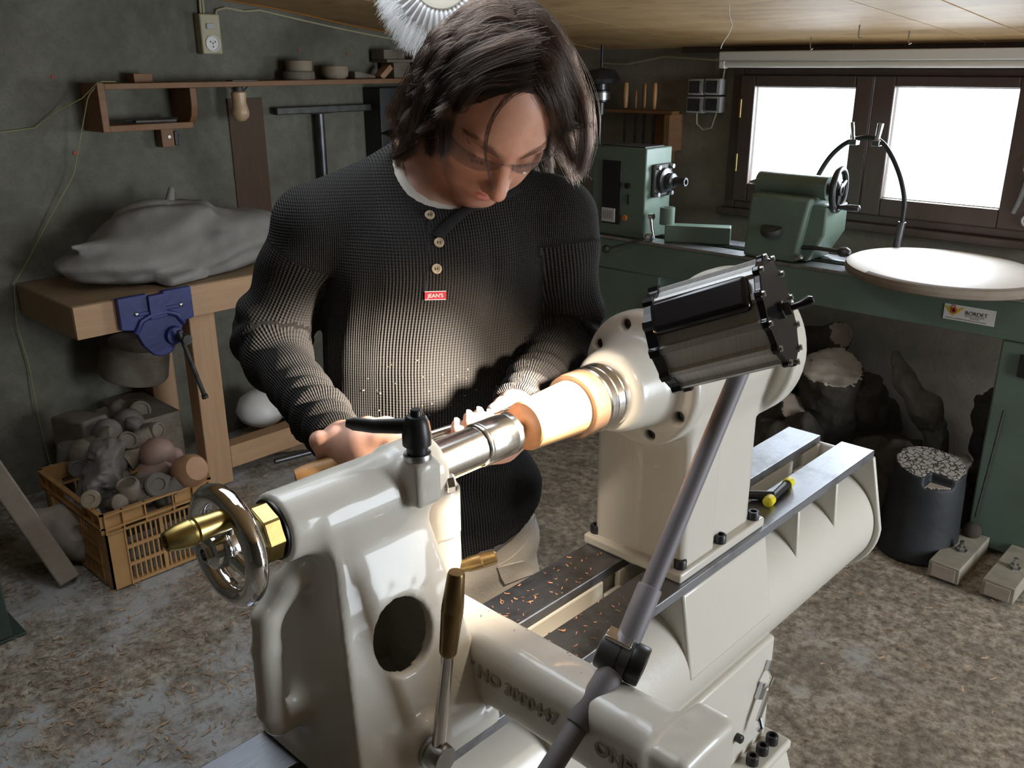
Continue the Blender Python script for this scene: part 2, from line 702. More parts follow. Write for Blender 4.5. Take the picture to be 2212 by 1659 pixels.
M['frame'] = wood("dark_window_wood", (0.055, 0.032, 0.024), (0.085, 0.052, 0.04), (12, 12, 2.5), 0.5, 0.2, dustcol=(0.10, 0.085, 0.075))
M['handle'] = wood("tool_handle_wood", (0.40, 0.20, 0.07), (0.55, 0.30, 0.12), (20, 20, 3), 0.45)
M['handle2'] = wood("darker_handle_wood", (0.25, 0.11, 0.03), (0.36, 0.17, 0.05), (20, 20, 3), 0.45)
M['block'] = wood("pale_turned_wood", (0.24, 0.18, 0.11), (0.34, 0.26, 0.165), (5, 5, 12), 0.7, 0.5)
M['blockred'] = wood("orange_turned_wood", (0.36, 0.17, 0.075), (0.48, 0.25, 0.12), (5, 5, 14), 0.6, 0.4, dustcol=(0.42, 0.30, 0.22))
M['blockrose'] = wood("reddish_turned_wood", (0.22, 0.115, 0.085), (0.33, 0.175, 0.13), (5, 5, 14), 0.6, 0.5)
M['dusty'] = wood("dusty_turned_wood", (0.10, 0.070, 0.045), (0.19, 0.14, 0.095), (6, 6, 20), 0.8, 0.9, dustcol=(0.21, 0.185, 0.15))
M['letters'] = plain("grimy_letters", (0.30, 0.265, 0.21), 0.5)
M['foot'] = wood("dusty_foot", (0.20, 0.19, 0.15), (0.34, 0.31, 0.25), (8, 8, 8), 0.8, 0.6, dustcol=(0.42, 0.36, 0.28))
M['dusty2'] = wood("grey_dusty_wood", (0.09, 0.075, 0.065), (0.15, 0.13, 0.11), (8, 3, 8), 0.85, 0.8, dustcol=(0.19, 0.17, 0.15))
M['work'] = wood("fresh_cherry", (0.50, 0.27, 0.12), (0.64, 0.385, 0.19), (60, 2, 60), 0.42, bump=0.05)
M['workdark'] = wood("end_grain_cherry", (0.26, 0.105, 0.035), (0.34, 0.15, 0.055), (30, 30, 30), 0.5)
M['chuckwood'] = wood("dark_jaw_ring", (0.13, 0.075, 0.045), (0.18, 0.105, 0.062), (60, 2, 60), 0.45)
M['disc'] = wood("disc_top_glare", (0.66, 0.58, 0.50), (0.74, 0.66, 0.58), (3, 26, 3), 0.55, 0.5, dustcol=(0.74, 0.70, 0.65))  # board top coloured pale to carry the window's glare
M['discedge'] = wood("dusty_disc_board", (0.17, 0.125, 0.085), (0.25, 0.19, 0.135), (3, 3, 20), 0.75, 0.5, dustcol=(0.28, 0.24, 0.20))
M['bark'] = wood("dark_bark", (0.016, 0.012, 0.009), (0.050, 0.040, 0.029), (14, 14, 5), 0.95, 0.25, bump=0.9, dustcol=(0.13, 0.115, 0.09))
M['greybark'] = wood("grey_driftwood", (0.07, 0.062, 0.052), (0.20, 0.185, 0.16), (16, 16, 6), 0.95, 0.3, bump=0.9, dustcol=(0.24, 0.22, 0.20))
M['cut'] = wood("pale_log_end", (0.36, 0.30, 0.24), (0.50, 0.43, 0.36), (9, 9, 9), 0.9, 0.2, bump=0.3)
M['bluewax'] = plain("dark_waxed_stump", (0.014, 0.016, 0.019), 0.6, 0, 0.5, 6, 0.4, 30)
M['crate'] = plain("ochre_plastic", (0.43, 0.235, 0.085), 0.42, 0, 0.12, 9, 0.05, 40)
M['darkboard'] = wood("dark_brown_board", (0.055, 0.026, 0.010), (0.085, 0.043, 0.018), (20, 20, 2.5), 0.7)
M['paper'] = plain("paper_label", (0.55, 0.53, 0.50), 0.8)
M['orange'] = plain("orange_tag", (0.45, 0.13, 0.02), 0.6)
M['white'] = plain("white_enamel", (0.72, 0.70, 0.66), 0.4)
M['ivory'] = plain("ivory_bakelite", (0.42, 0.37, 0.24), 0.45, 0, 0.12)
M['greybox'] = plain("grey_switch_box", (0.42, 0.42, 0.41), 0.5, 0, 0.15)
M['yellowcord'] = plain("yellow_cord", (0.30, 0.27, 0.12), 0.7)
M['ink'] = plain("black_ink", (0.012, 0.012, 0.013), 0.7)
M['redink'] = plain("red_ink", (0.42, 0.05, 0.02), 0.7)
M['yellowink'] = plain("yellow_ink", (0.62, 0.42, 0.03), 0.7)
M['greyink'] = plain("grey_ink", (0.20, 0.19, 0.22), 0.7)
M['shaving'] = plain("wood_shavings", (0.44, 0.295, 0.185), 0.75, 0, 0.5, 5)
M['shaving2'] = plain("red_wood_chips", (0.60, 0.25, 0.12), 0.7, 0, 0.4, 30)
M['sack'] = plain("grey_canvas", (0.22, 0.205, 0.185), 0.95, 0, 0.15, 7, 0.35, 260)
M['bulb'] = plain("frosted_bulb", (0.50, 0.34, 0.20), 0.35, 0, 0.25, 20)
# window glass: clear, a little dirty, thin
t = NT("window_glass")
tr = t.n('ShaderNodeBsdfTransparent')
gl = t.n('ShaderNodeBsdfGlossy', Roughness=0.04)
mx = t.n('ShaderNodeMixShader')
mx.inputs[0].default_value = 0.07
t.l(tr.outputs[0], mx.inputs[1]); t.l(gl.outputs[0], mx.inputs[2]); t.l(mx.outputs[0], t.out.inputs[0])
M['glass'] = t.m
t = NT("clear_lens")
tr = t.n('ShaderNodeBsdfTransparent')
tr.inputs[0].default_value = (0.90, 0.91, 0.93, 1)
gl = t.n('ShaderNodeBsdfGlossy', Roughness=0.05)
fr = t.n('ShaderNodeFresnel', IOR=1.55)
mx = t.n('ShaderNodeMixShader')
t.l(t.math('ADD', t.math('MULTIPLY', fr.outputs[0], 0.28), 0.010), mx.inputs[0])
t.l(tr.outputs[0], mx.inputs[1]); t.l(gl.outputs[0], mx.inputs[2]); t.l(mx.outputs[0], t.out.inputs[0])
M['lens'] = t.m


def hair_mat(name, col, rough=0.3, radial=0.35):
    t = NT(name)
    hb = t.n('ShaderNodeBsdfHairPrincipled')
    hb.parametrization = 'COLOR'
    hb.inputs['Color'].default_value = (*col, 1)
    hb.inputs['Roughness'].default_value = rough
    hb.inputs['Radial Roughness'].default_value = radial
    hb.inputs['IOR'].default_value = 1.45
    for i in hb.inputs:
        if i.name == 'Random Roughness':
            i.default_value = 0.3
    t.l(hb.outputs[0], t.out.inputs[0])
    return t.m


M['hair'] = hair_mat("brown_hair", (0.0115, 0.0062, 0.0040), 0.20)
M['brow'] = hair_mat("brow_hair", (0.06, 0.03, 0.018), 0.4)
M['wool'] = hair_mat("white_wool", (0.86, 0.86, 0.86), 0.6, 0.6)
# ------------------------------------------------------------------ the room
XL, XR, YB, YF = -3.45, 2.0, 3.45, -2.6
ceil_z = lambda y: 1.585 + 0.13 * (YB - y)
WX0, WX1, WZ0, WZ1 = -2.01, -0.78, 0.955, 1.508          # opening of the window in the back wall

mb = MB()
nx, ny = 150, 160
xs, ys = np.linspace(XL - .1, XR, nx), np.linspace(YF, YB + .1, ny)
gx, gy = np.meshgrid(xs, ys, indexing='ij')
gz = 0.006 * noise3(np.stack([gx, gy, gx * 0], -1).reshape(-1, 3), 1.7) - 0.006
P = np.stack([gx.ravel(), gy.ravel(), np.minimum(gz, 0)], -1)
F = [(i * ny + j, (i + 1) * ny + j, (i + 1) * ny + j + 1, i * ny + j + 1) for i in range(nx - 1) for j in range(ny - 1)]
mb.add(P, F)
tag(mb.obj("floor", M['floor'], angle=180), kind='structure')

mb = MB().span((XL - .2, YF, -.05), (XL, YB + .2, 2.5))
tag(mb.obj("wall_left", M['wall'], smooth=False), kind='structure')
mb = MB()
T0, T1 = YB, YB + .22
mb.span((XL, T0, -.05), (WX0, T1, 1.75))
mb.span((WX1, T0, -.05), (XR + .2, T1, 1.75))
mb.span((WX0, T0, -.05), (WX1, T1, WZ0))
mb.span((WX0, T0, WZ1), (WX1, T1, 1.75))
tag(mb.obj("wall_back", M['wallback'], smooth=False), kind='structure')
mb = MB()                                                    # right wall with the open doorway the daylight comes through
mb.span((XR, YF, -.05), (XR + .2, 1.85, 2.5))
mb.span((XR, 3.05, -.05), (XR + .2, YB, 2.5))
mb.span((XR, 1.85, 2.0), (XR + .2, 3.05, 2.5))
tag(mb.obj("wall_right", M['wall'], smooth=False), kind='structure')
mb = MB().span((XL - .2, YF - .2, -.05), (XR + .2, YF, 2.6))
tag(mb.obj("wall_front", M['wall'], smooth=False), kind='structure')

# boarded ceiling that slopes down to the window wall, with the roof-window opening above the lathe
ce = bpy.data.objects.new("ceiling", None)
COL.objects.link(ce)
LOC['ceiling'] = np.zeros(3)
tag(ce, kind='structure')
HX0, HX1, HY0, HY1 = -1.62, -0.70, 0.36, 1.24


def board(x0a, x1a, x0b, x1b, ya, yb, th=0.022, dz=0.0, mat='board'):
    g = 0.002
    P = []
    for z in (0, th):
        for (x0, x1, y) in ((x0a, x1a, ya), (x0b, x1b, yb)):
            P += [(x0 + g, y, ceil_z(y) + z + dz), (x1 - g, y, ceil_z(y) + z + dz)]
    m = MB().add(P, [(0, 2, 3, 1), (4, 5, 7, 6), (0, 1, 5, 4), (2, 6, 7, 3), (0, 4, 6, 2), (1, 3, 7, 5)])
    return m.obj("board", M[mat], ce, smooth=False)


ja = [-3.45, -2.80, -2.25, -1.70, -1.215, -0.985, -0.52, -0.02, 0.48, 0.98, 1.48, 2.0]      # joints at y = 2.5
jb = [-3.45, -2.72, -2.12, -1.52, -1.070, -0.900, -0.44, 0.06, 0.56, 1.06, 1.56, 2.0]       # joints at y = 3.4
for i in range(len(ja) - 1):
    sl = lambda k, y: ja[k] + (jb[k] - ja[k]) * (y - 2.5) / 0.9
    cl = lambda k, y: min(max(sl(k, y), XL), XR) if 0 < k < len(ja) - 1 else ja[k]
    board(cl(i, HY1), cl(i + 1, HY1), cl(i, YB), cl(i + 1, YB), HY1, YB, dz=rng.uniform(0, .0025))
board(XL, HX0, XL, HX0, HY0, HY1)
board(HX1, XR, HX1, XR, HY0, HY1)
board(XL, XR, XL, XR, YF, HY0)

# trims where ceiling and walls meet, and under the window
mb = MB()
pts = [(XL + .012, y, ceil_z(y) - .004 + .004 * math.sin(9 * y)) for y in np.linspace(1.2, YB, 14)]
mb.tube(pts, 0.005, 6)
tag(mb.obj("trim_1", M['handle2']), kind='structure')
mb = MB().span((WX0 - .25, YB - .035, ceil_z(YB) - .018), (XR, YB + .01, ceil_z(YB) + .006))
tag(mb.obj("trim_2", M['frame'], smooth=False, bevel=.004), kind='structure')

# the window: outer frame, two casements with their panes, hinges
wn = bpy.data.objects.new("window_1", None)
COL.objects.link(wn)
LOC['window_1'] = V3((WX0 + WX1) / 2, YB, WZ0)
wn.location = LOC['window_1']
tag(wn, kind='structure')
FY = 3.42
mb = MB()
o0, o1 = FY + .005, FY + .09
mb.span((WX0, o0, WZ0), (WX0 + .045, o1, WZ1))
mb.span((WX1 - .045, o0, WZ0), (WX1, o1, WZ1))
mb.span((WX0 + .045, o0, WZ1 - .026), (WX1 - .045, o1, WZ1))
mb.span((WX0 + .045, o0, WZ0), (WX1 - .045, o1, WZ0 + .032))
mb.span((WX0 - .02, o0 - .03, WZ0 - .03), (WX1 + .02, o1, WZ0))
mb.obj("frame", M['frame'], wn, smooth=False, bevel=.004)
for (x0, x1, px0, px1, pz0, pz1) in ((-1.965, -1.424, -1.900, -1.490, 1.062, 1.440), (-1.421, -0.825, -1.345, -0.936, 1.052, 1.447)):
    mb = MB()
    a, b = FY - .012, FY + .045
    mb.span((x0, a, WZ0 + .032), (px0, b, WZ1 - .026))
    mb.span((px1, a, WZ0 + .032), (x1, b, WZ1 - .026))
    mb.span((px0, a, pz1), (px1, b, WZ1 - .026))
    mb.span((px0, a, WZ0 + .032), (px1, b, pz0))
    s = mb.obj("sash", M['frame'], wn, smooth=False, bevel=.005)
    MB().span((px0 - .004, FY + .018, pz0 - .004), (px1 + .004, FY + .022, pz1 + .004)).obj("pane", M['glass'], s, smooth=False)
    mb = MB()
    for (q0, q1) in (((px0, pz0), (px1, pz0)), ((px0, pz1), (px1, pz1)), ((px0, pz0), (px0, pz1)), ((px1, pz0), (px1, pz1))):
        mb.tube([(q0[0], FY + .014, q0[1]), (q1[0], FY + .014, q1[1])], 0.006, 5)
    mb.obj("putty", M['white'], s)
for z in (1.355, 1.142):
    MB().cyl((-1.957, FY - .014, z - .035), (-1.957, FY - .014, z + .035), .006, 10).obj("hinge", M['brass'], wn)

# fluorescent batten over the window, under the ceiling
th = thing("strip_light", (-1.45, 3.36, 1.52), "long white fluorescent batten, unlit, along the top of the window", "lamp")
mb = MB().span((-2.03, 3.335, 1.535), (-0.70, 3.40, 1.572))
mb.obj("housing", M['white'], th, bevel=.004)
MB().cyl((-2.0, 3.35, 1.523), (-0.72, 3.35, 1.523), .013, 14).obj("tube", M['white'], th)
for x in (-2.015, -0.71):
    MB().span((x - .012, 3.335, 1.508), (x + .012, 3.365, 1.5349)).obj("lamp_holder", M['white'], th, bevel=.002)
for x, y, lb in ((-1.33, 3.02, "steel hook in the ceiling before the window, middle one of three"), (-1.60, 3.24, "steel hook in the ceiling nearest the grey switch boxes"), (-1.22, 3.15, "steel hook in the ceiling above the window's right pane")):
    mb = MB()
    z = ceil_z(y)
    mb.tube([(x, y, z + .004), (x, y, z - .03), (x + .006, y - .004, z - .04), (x + .014, y - .008, z - .036)], .0022, 6)
    tag(mb.obj("cup_hook", M['dull_steel']), lb, "hook", "hooks in the ceiling boards")
mb = MB()
p0 = V3(-1.56, 2.60, ceil_z(2.60))
mb.tube([p0, p0 + (.004, .0, -.03), p0 + (.014, .004, -.06), p0 + (.006, .0, -.085), p0 + (-.01, -.004, -.11), p0 + (-.018, 0, -.125)], .0016, 5)
tag(mb.obj("string", M['white']), "short white string dangling from the ceiling boards", "string")
# ------------------------------------------------------------------ the big cream lathe
BX, BL, BR, BZ = -0.717, -0.811, -0.623, 0.79              # bed centre, edges, top
SZ = 1.098                                                 # spindle height
lt = thing("wood_lathe", (BX, 1.0, 0), "large cream enamelled wood lathe with steel bed the man works at", "lathe")
Y0, Y1 = 0.24, 1.72
for (a, b) in ((BL, -0.738), (-0.693, BR)):
    MB().span((a, Y0, BZ - .017), (b, Y1, BZ)).obj("bed_rail", M['ways'], lt, bevel=.0015)
mb = MB()                                                  # the big bed tube and its webs
TC, TR = 0.620, 0.115
mb.lathe([(TR, 0), (TR, Y1 - Y0 - .01)], (BX, Y0 + .005, TC), (0, 1, 0), 72)
mb.obj("bed_tube", M['cream'], lt, angle=50)
mb = MB()
for x in (-0.741, -0.690):
    n = 3
    ys = [Y0 + .005, .50, .54, .98, 1.02, 1.40, 1.43, 1.60, 1.64, Y1]
    for k in range(0, len(ys) - 1, 2):
        mb.span((x - .005, ys[k], BZ - .06), (x + .005, ys[k + 1], BZ - .0172))
for (ya, yb) in ((.50, .54), (.98, 1.02), (1.40, 1.43), (1.60, 1.64)):
    mb.span((-0.7385, ya, BZ - .062), (-0.6925, yb, BZ - .040))
mb.obj("web", M['cream'], lt, smooth=False, bevel=.003)
# end plate
poly = [(-.094, -.017)]
for k in range(25):
    a = PI - k * PI / 24 * 1.0
    poly.append((.127 * math.cos(a), TC - BZ - .127 * math.sin(a) * 1.0))
poly += [(.094, -.017)]
MB().prism(poly, (BX, Y1 - .001, BZ), (1, 0, 0), (0, 0, 1), -.012, 0).obj("end_plate", M['cream'], lt, bevel=.003, angle=40)
# gussets between rail and tube
for x0, sg in ((BR, 1), (BL, -1)):
    for y in (0.40, 0.55, 1.405, 1.56):
        zt = BZ - .0172
        pl = [(0, 0), (-.055, 0), (-.06, -.045), (-.012, -.088), (.002, -.100), (.006, -.094)]
        P = [(p[0] * sg, p[1]) for p in pl]
        MB().prism(P if sg > 0 else P[::-1], (x0 - .002 * sg, y, zt), (1, 0, 0), (0, 0, 1), -.005, .005).obj("gusset", M['cream'], lt, bevel=.0025)
# welded cover boxes below the rail at the headstock and at the tail leg
for (ya, yb) in ((1.03, 1.283), (.722, .83)):
    for sg in (1, -1):
        x0 = BR if sg > 0 else BL
        pl = [(-.05, -.0174), (-.001, -.0174), (.023, -.163), (-.05, -.163)]
        P = [(p[0] * sg, p[1]) for p in pl]
        MB().prism(P if sg > 0 else P[::-1], (x0, yb, BZ), (1, 0, 0), (0, 0, 1), 0, yb - ya).obj("cover_box", M['cream'], lt, bevel=.005, seg=3)
# legs: upper box with latch, bolted to the flared lower pedestal
for (ya, yb) in ((1.030, 1.335), (.36, .60)):
    up = MB()
    up.span((-.822, ya, .335), (-.612, yb, .553))
    leg = up.obj("leg", M['cream'], lt, bevel=.006, seg=3)
    MB().span((-.838, ya - .012, .315), (-.566, yb + .02, .335)).obj("foot_flange", M['cream'], leg, bevel=.006, seg=3)
    pd = MB()
    lo = [(-.93, ya - .06), (-.50, ya - .06), (-.50, yb + .06), (-.93, yb + .06)]
    hi = [(-.835, ya - .008), (-.575, ya - .008), (-.575, yb + .018), (-.835, yb + .018)]
    pd.add([(x, y, .0) for x, y in lo] + [(x, y, .3152) for x, y in hi], [(3, 2, 1, 0), (4, 5, 6, 7), (0, 1, 5, 4), (1, 2, 6, 5), (2, 3, 7, 6), (3, 0, 4, 7)])
    pd.obj("pedestal", M['cream'], leg, bevel=.005)
    mb = MB()
    for y in (1.248, 1.284, 1.320) if ya > 1 else (ya + .05, yb - .05):
        b = MB()
        screw_head(b, (-.590, y, .335), (0, 0, 1), .0115, .018)
        b.obj("cap_screw", M['black_oxide'], leg)
    if ya > 1:
        lp = at(1640, 1490, x=-.611)
        la = MB()
        u = unit(V3(0, .5, .9))
        fr = (V3(1, 0, 0), V3(0, .87, -.5), V3(0, .5, .87))
        la.box(lp + (.004, 0, 0), (.008, .022, .030), fr)
        la.box(lp + (.016, -.012, -.020), (.004, .014, .055), fr)
        la.tube([lp + (.010, .0, .012), lp + (.018, .0, .020), lp + (.018, .010, .030), lp + (.008, .016, .036)], .0035, 8)
        la.tube([lp + (.016, -.022, -.040), lp + (.024, -.027, -.052), lp + (.020, -.030, -.060)], .005, 8)
        la.box(lp + (.003, .022, .042), (.007, .012, .018), fr)
        la.obj("latch", M['zinc'], leg)
        b = MB()
        b.lathe([(.008, 0), (.008, .010), (.006, .012), (0, .012)], at(1591, 1592, x=-.6115), (1, 0, 0), 16)
        b.obj("plug", M['black_oxide'], leg)

# headstock
def f_head(p):
    rr = .012
    col = s_box(p, (-.724, 1.155, .92), (.079, .106, .135), .018)
    tap = s_plane(p, (-.645, 1.265, .80), (0, 1, -.0))
    col = smax(col, tap, .01)
    b1 = s_box(p, (-.689, 1.0905, .905), (.052, .0485, .140), .014)
    b2 = s_box(p, (-.762, 1.10, .895), (.045, .060, .130), .012)
    col = smin(smin(col, b1, .003), b2, .006)
    dr = s_cyl(p, (BX, 1.040, SZ), (BX, 1.285, SZ), .094, .012)
    fl = s_cyl(p, (BX, 1.018, SZ), (BX, 1.052, SZ), .1005, .010)
    rim = s_cyl(p, (BX, 1.255, SZ), (BX, 1.300, SZ), .124, .010)
    d = smin(dr, col, .030)
    d = smin(d, rim, .012)
    d = np.minimum(d, fl)
    bell = s_cyl(p, (BX, .944, SZ), (BX, 1.03, SZ), .058, .010, .070)
    d = smin(d, bell, .022)
    for a in HOLES:
        c = V3(BX + .082 * math.cos(a), 1.018, SZ + .082 * math.sin(a))
        d = smax(d, -s_cyl(p, c - (0, .03, 0), c + (0, .012, 0), .0085, .001), .002)
    return d


HOLES = [math.radians(a) for a in (18, 62, 108, 152, 198, 242, 288, 332)]
hs = solid("headstock", f_head, (-.86, .94, .78), (-.57, 1.32, 1.24), .0035, M['cream'], lt)
for a in HOLES:
    mb = MB()
    c = V3(BX + .082 * math.cos(a), 1.0285, SZ + .082 * math.sin(a))
    mb.lathe([(.0078, 0), (.0078, .003), (.0045, .0035), (.004, .001), (0, .001)], c, (0, -1, 0), 14)
    mb.obj("flange_screw", M['black_oxide'], hs)
mb = MB().span((-.817, 1.027, BZ), (-.629, 1.281, BZ + .017))
mb.obj("base_plate", M['cream'], lt, bevel=.004, seg=3)
for (x, y) in ((-.805, 1.046), (-.643, 1.046), (-.640, 1.155), (-.641, 1.262), (-.806, 1.262), (-.806, 1.155)):
    b = MB()
    screw_head(b, (x, y, BZ + .017), (0, 0, 1), .0098, .014)
    b.obj("cap_screw", M['black_oxide'], lt)
# spindle nose, steel hand ring and the dark faceplate in front of it
mb = MB()
prof = [(.030, 0), (.0440, .001), (.0455, .003), (.0455, .013), (.0447, .014), (.0447, .0155), (.0455, .0165), (.0462, .028), (.0454, .0295), (.0462, .031), (.0462, .043), (.045, .0455), (.030, .046)]
mb.lathe(prof, (BX, .899, SZ), (0, 1, 0), 64)
mb.obj("spindle_ring", M['steel'], lt, angle=25)

# ------------------------------------------------------------------ work on the lathe
wp = thing("turned_workpiece", (BX, .85, SZ), "round pale cherry cylinder being turned between chuck and live centre", "workpiece")
mb = MB()
mb.lathe([(.0, 0), (.010, .0), (.012, .001), (.0305, .0015), (.0318, .003), (.0345, .050), (.0366, .085), (.0370, .092), (.0, .094)], (BX, .775, SZ), (0, 1, 0), 64)
mb.obj("blank", M['work'], wp, angle=30)
mb = MB()
mb.lathe([(.0, .0), (.012, .0), (.020, .0004), (.0308, .0011), (.0308, .0015)], (BX, .7742, SZ), (0, 1, 0), 64)
mb.obj("end_face", M['workdark'], wp, angle=30)
mb = MB()
mb.lathe([(.020, .0), (.0435, .0005), (.0450, .002), (.0450, .029), (.043, .0305)], (BX, .8685, SZ), (0, 1, 0), 64)
mb.obj("waste_ring", M['chuckwood'], wp, angle=30)
# ------------------------------------------------------------------ tailstock
ts = thing("tailstock", (BX, .53, BZ), "cream cast tailstock with oval hole, chrome handwheel and black clamp lever", "tailstock")


def f_tail(p):
    tube = s_cyl(p, (BX, .412, SZ), (BX, .612, SZ), .0365, .004)
    nose = s_cyl(p, (BX, .560, SZ), (BX, .613, SZ), .0385, .006)

    def wedge(o):
        d = s_plane(p, (BX + .029 - o, .5, 1.09), (.28, 0, .069))
        d = smax(d, s_plane(p, (BX - .036 + o, .5, 1.09), (-.28, 0, .062)), .006)
        d = smax(d, s_plane(p, (BX, .578 - o, 1.09), (0, .29, .050)), .006)
        d = smax(d, s_plane(p, (BX, .458 + o, 1.08), (0, -.28, .032)), .006)
        d = smax(d, s_plane(p, (BX, .5, 1.094 - o), (0, 0, 1)), .030)
        return smax(d, s_plane(p, (BX, .5, .795 + (o > 0) * .0), (0, 0, -1)), .004)
    d = smin(tube, wedge(0.0), .028)
    d = smin(d, nose, .012)
    foot = s_box(p, (BX, .522, .803), (.093, .094, .012), .008)
    d = smin(d, foot, .012)
    lug = s_cyl(p, (-.640, .616, .792), (-.640, .616, .818), .020, .006)
    d = smin(d, lug, .008)
    hx = BX - .012
    hp = [(hx, 0.483, 1.052), (hx, 0.428, 1.022), (hx, 0.401, .995), (hx, 0.397, .96), (hx, 0.395, .885), (hx, 0.401, .868), (hx, 0.433, .866), (hx, 0.473, .872)]
    hd = s_chain(p, hp, [.020, .0155, .0145, .0145, .0145, .0155, .017, .020], .006)
    d = smin(d, hd, .016)
    boss = s_cyl(p, (BX + .06, .515, .826), (BX + .103, .515, .826), .028, .01)
    d = smin(d, boss, .014)
    blk = s_box(p, (-.674, .568, 1.109), (.0150, .0175, .0245), .006)
    d = smin(d, blk, .008)
    ear = s_cyl(p, (-.676, .566, 1.11), (-.676, .566, 1.137), .0160, .004)
    d = smin(d, ear, .006)
    hole = np.hypot((p[:, 1] - .518) / .0385, (p[:, 2] - .949) / .0410)
    hole = (hole - 1) * .0385
    hole = np.maximum(hole, -(p[:, 0] - BX + .02))
    d = smax(d, -hole, .003)
    d = np.maximum(d, -np.maximum(wedge(.013), s_plane(p, (BX, .5, 1.045), (0, 0, 1))))
    return d + .00025 * noise3(p, 60)


solid("casting", f_tail, (-.83, .36, .78), (-.58, .66, 1.15), .003, M['cast'], ts)
# brass nut, spacer, chrome handwheel with brass handle
mb = MB()
mb.lathe([(.018, 0), (.0295, .001), (.0305, .003), (.0305, .019), (.0295, .021), (.018, .022)], (BX, .388, SZ), (0, 1, 0), 8)
mb.obj("hex_nut", M['brass'], ts, smooth=False, bevel=.0015)
MB().cyl((BX, .409, SZ), (BX, .414, SZ), .0315, 40).obj("black_washer", M['black'], ts)
MB().lathe([(.021, 0), (.021, .024)], (BX, .366, SZ), (0, 1, 0), 32).obj("spacer", M['zinc'], ts)
WC = V3(BX, .362, SZ + .002)
wh = MB().torus(WC, (0, 1, 0), .0515, .0106, 72, 20).obj("handwheel", M['chrome'], ts)
mb = MB()
for k in range(3):
    a = math.radians(205 + 120 * k)
    dr = V3(math.cos(a), 0, math.sin(a))
    mb.tube([WC + dr * .014, WC + dr * .03 + (0, .003, 0), WC + dr * .039 + (0, .004, 0), WC + dr * .048], [.011, .0085, .008, .011], 12, flat=(1.0, .75), hint=(0, 1, 0))
mb.lathe([(.012, -.020), (.017, -.018), (.019, -.008), (.020, .006), (.018, .010)], WC, (0, 1, 0), 32)
mb.obj("spoke", M['chrome'], wh)
b = MB()
b.lathe([(.0065, 0), (.0105, 0), (.0105, .004), (.0095, .006), (.0065, .006), (.0062, .001), (0, .001)], WC - (0, .0185, 0), (0, -1, 0), 6)
b.obj("hub_nut", M['zinc'], wh, smooth=False)
hp = V3(-.700, .360, 1.137)
mb = MB().lathe([(.0085, 0), (.0105, .002), (.0118, .026), (.0128, .035), (.0118, .037), (.0118, .039), (.0130, .0405), (.0118, .052), (.0092, .062), (.0086, .0635), (.006, .0635), (.0055, .061), (0, .061)], hp - (0, 0, 0), (0, -1, 0), 32)
mb.obj("spinner_handle", M['brass'], wh, angle=25)
# quill, live centre
mb = MB()
mb.lathe([(.0245, 0), (.0245, .081), (.0235, .0825), (.0, .0825)], (BX, .612, SZ), (0, 1, 0), 48)
q = mb.obj("quill", M['steel'], ts, angle=30)
sl = MB()
sx = V3(BX + .0243 * math.cos(-.95), 0, SZ + .0243 * math.sin(-.95))
u = V3(math.cos(-.95), 0, math.sin(-.95))
sl.box(sx + (0, .654, 0), (.003, .078, .004), (u, V3(0, 1, 0), np.cross(u, V3(0, 1, 0))))
sl.obj("scale_strip", M['brass'], q, smooth=False)
mb = MB()
mb.lathe([(.0, 0), (.019, 0), (.0205, .002), (.021, .008), (.0235, .010), (.0265, .0125), (.0275, .015), (.0275, .0165), (.0268, .018), (.0272, .019), (.0272, .060), (.0268, .061), (.0272, .062), (.0272, .069), (.0255, .0715), (.012, .0717), (.010, .072)], (BX, .679, SZ), (0, 1, 0), 56)
mb.obj("live_centre", M['steel'], ts, angle=25)
mb = MB()
pr = []
for k in range(6):
    h = .0030 * k
    pr += [(.0088 - .0002 * k, h), (.0102 - .0002 * k, h + .0012), (.0088 - .0002 * k, h + .0024)]
pr += [(.0070, .0185), (.0, .0245)]
mb.lathe(pr, (BX, .7505, SZ), (0, 1, 0), 32)
mb.obj("threaded_point", M['dull_steel'], ts, angle=20)
b = MB().cyl(at(1064, 962, x=-.6935), at(1064, 962, x=-.6935) + (.0012, -.0002, -.0006), .0026, 14)
b.obj("tommy_hole", M['inside'], ts)
# clamp lever
LP = V3(-.676, .566, 1.137)
mb = MB()
mb.lathe([(.0150, -.001), (.0155, .004), (.0145, .006)], LP, (0, 0, 1), 28)
mb.obj("washer", M['dull_steel'], ts)
mb = MB()
mb.lathe([(.0115, .006), (.0115, .014), (.0155, .0155), (.0158, .026), (.0138, .040), (.0112, .046), (.0100, .0475), (.0062, .048), (.0059, .049), (.0059, .0535), (.0050, .0547), (0, .0547)], LP, (0, 0, 1), 32)
ld = unit(V3(-.74, -.66, -.02))
st = LP + (0, 0, .036)
w = unit(np.cross(ld, (0, 0, 1)))
pts = [st, st + ld * .02, st + ld * .045 + (0, 0, .000), st + ld * .066 + (0, 0, .003), st + ld * .074 + (0, 0, .004)]
mb.tube(pts, [.0088, .0088, .0080, .0076, .0045], 10, flat=(1.0, .72), hint=w)
mb.obj("clamp_lever", M['black'], ts, angle=40)
bp = V3(-.682, .612, 1.088)
b = MB()
screw_head(b, bp - (0, .002, 0), unit(V3(.5, .85, .1)), .0105, .011, socket=False)
b.obj("hex_bolt", M['zinc'], ts, smooth=False)
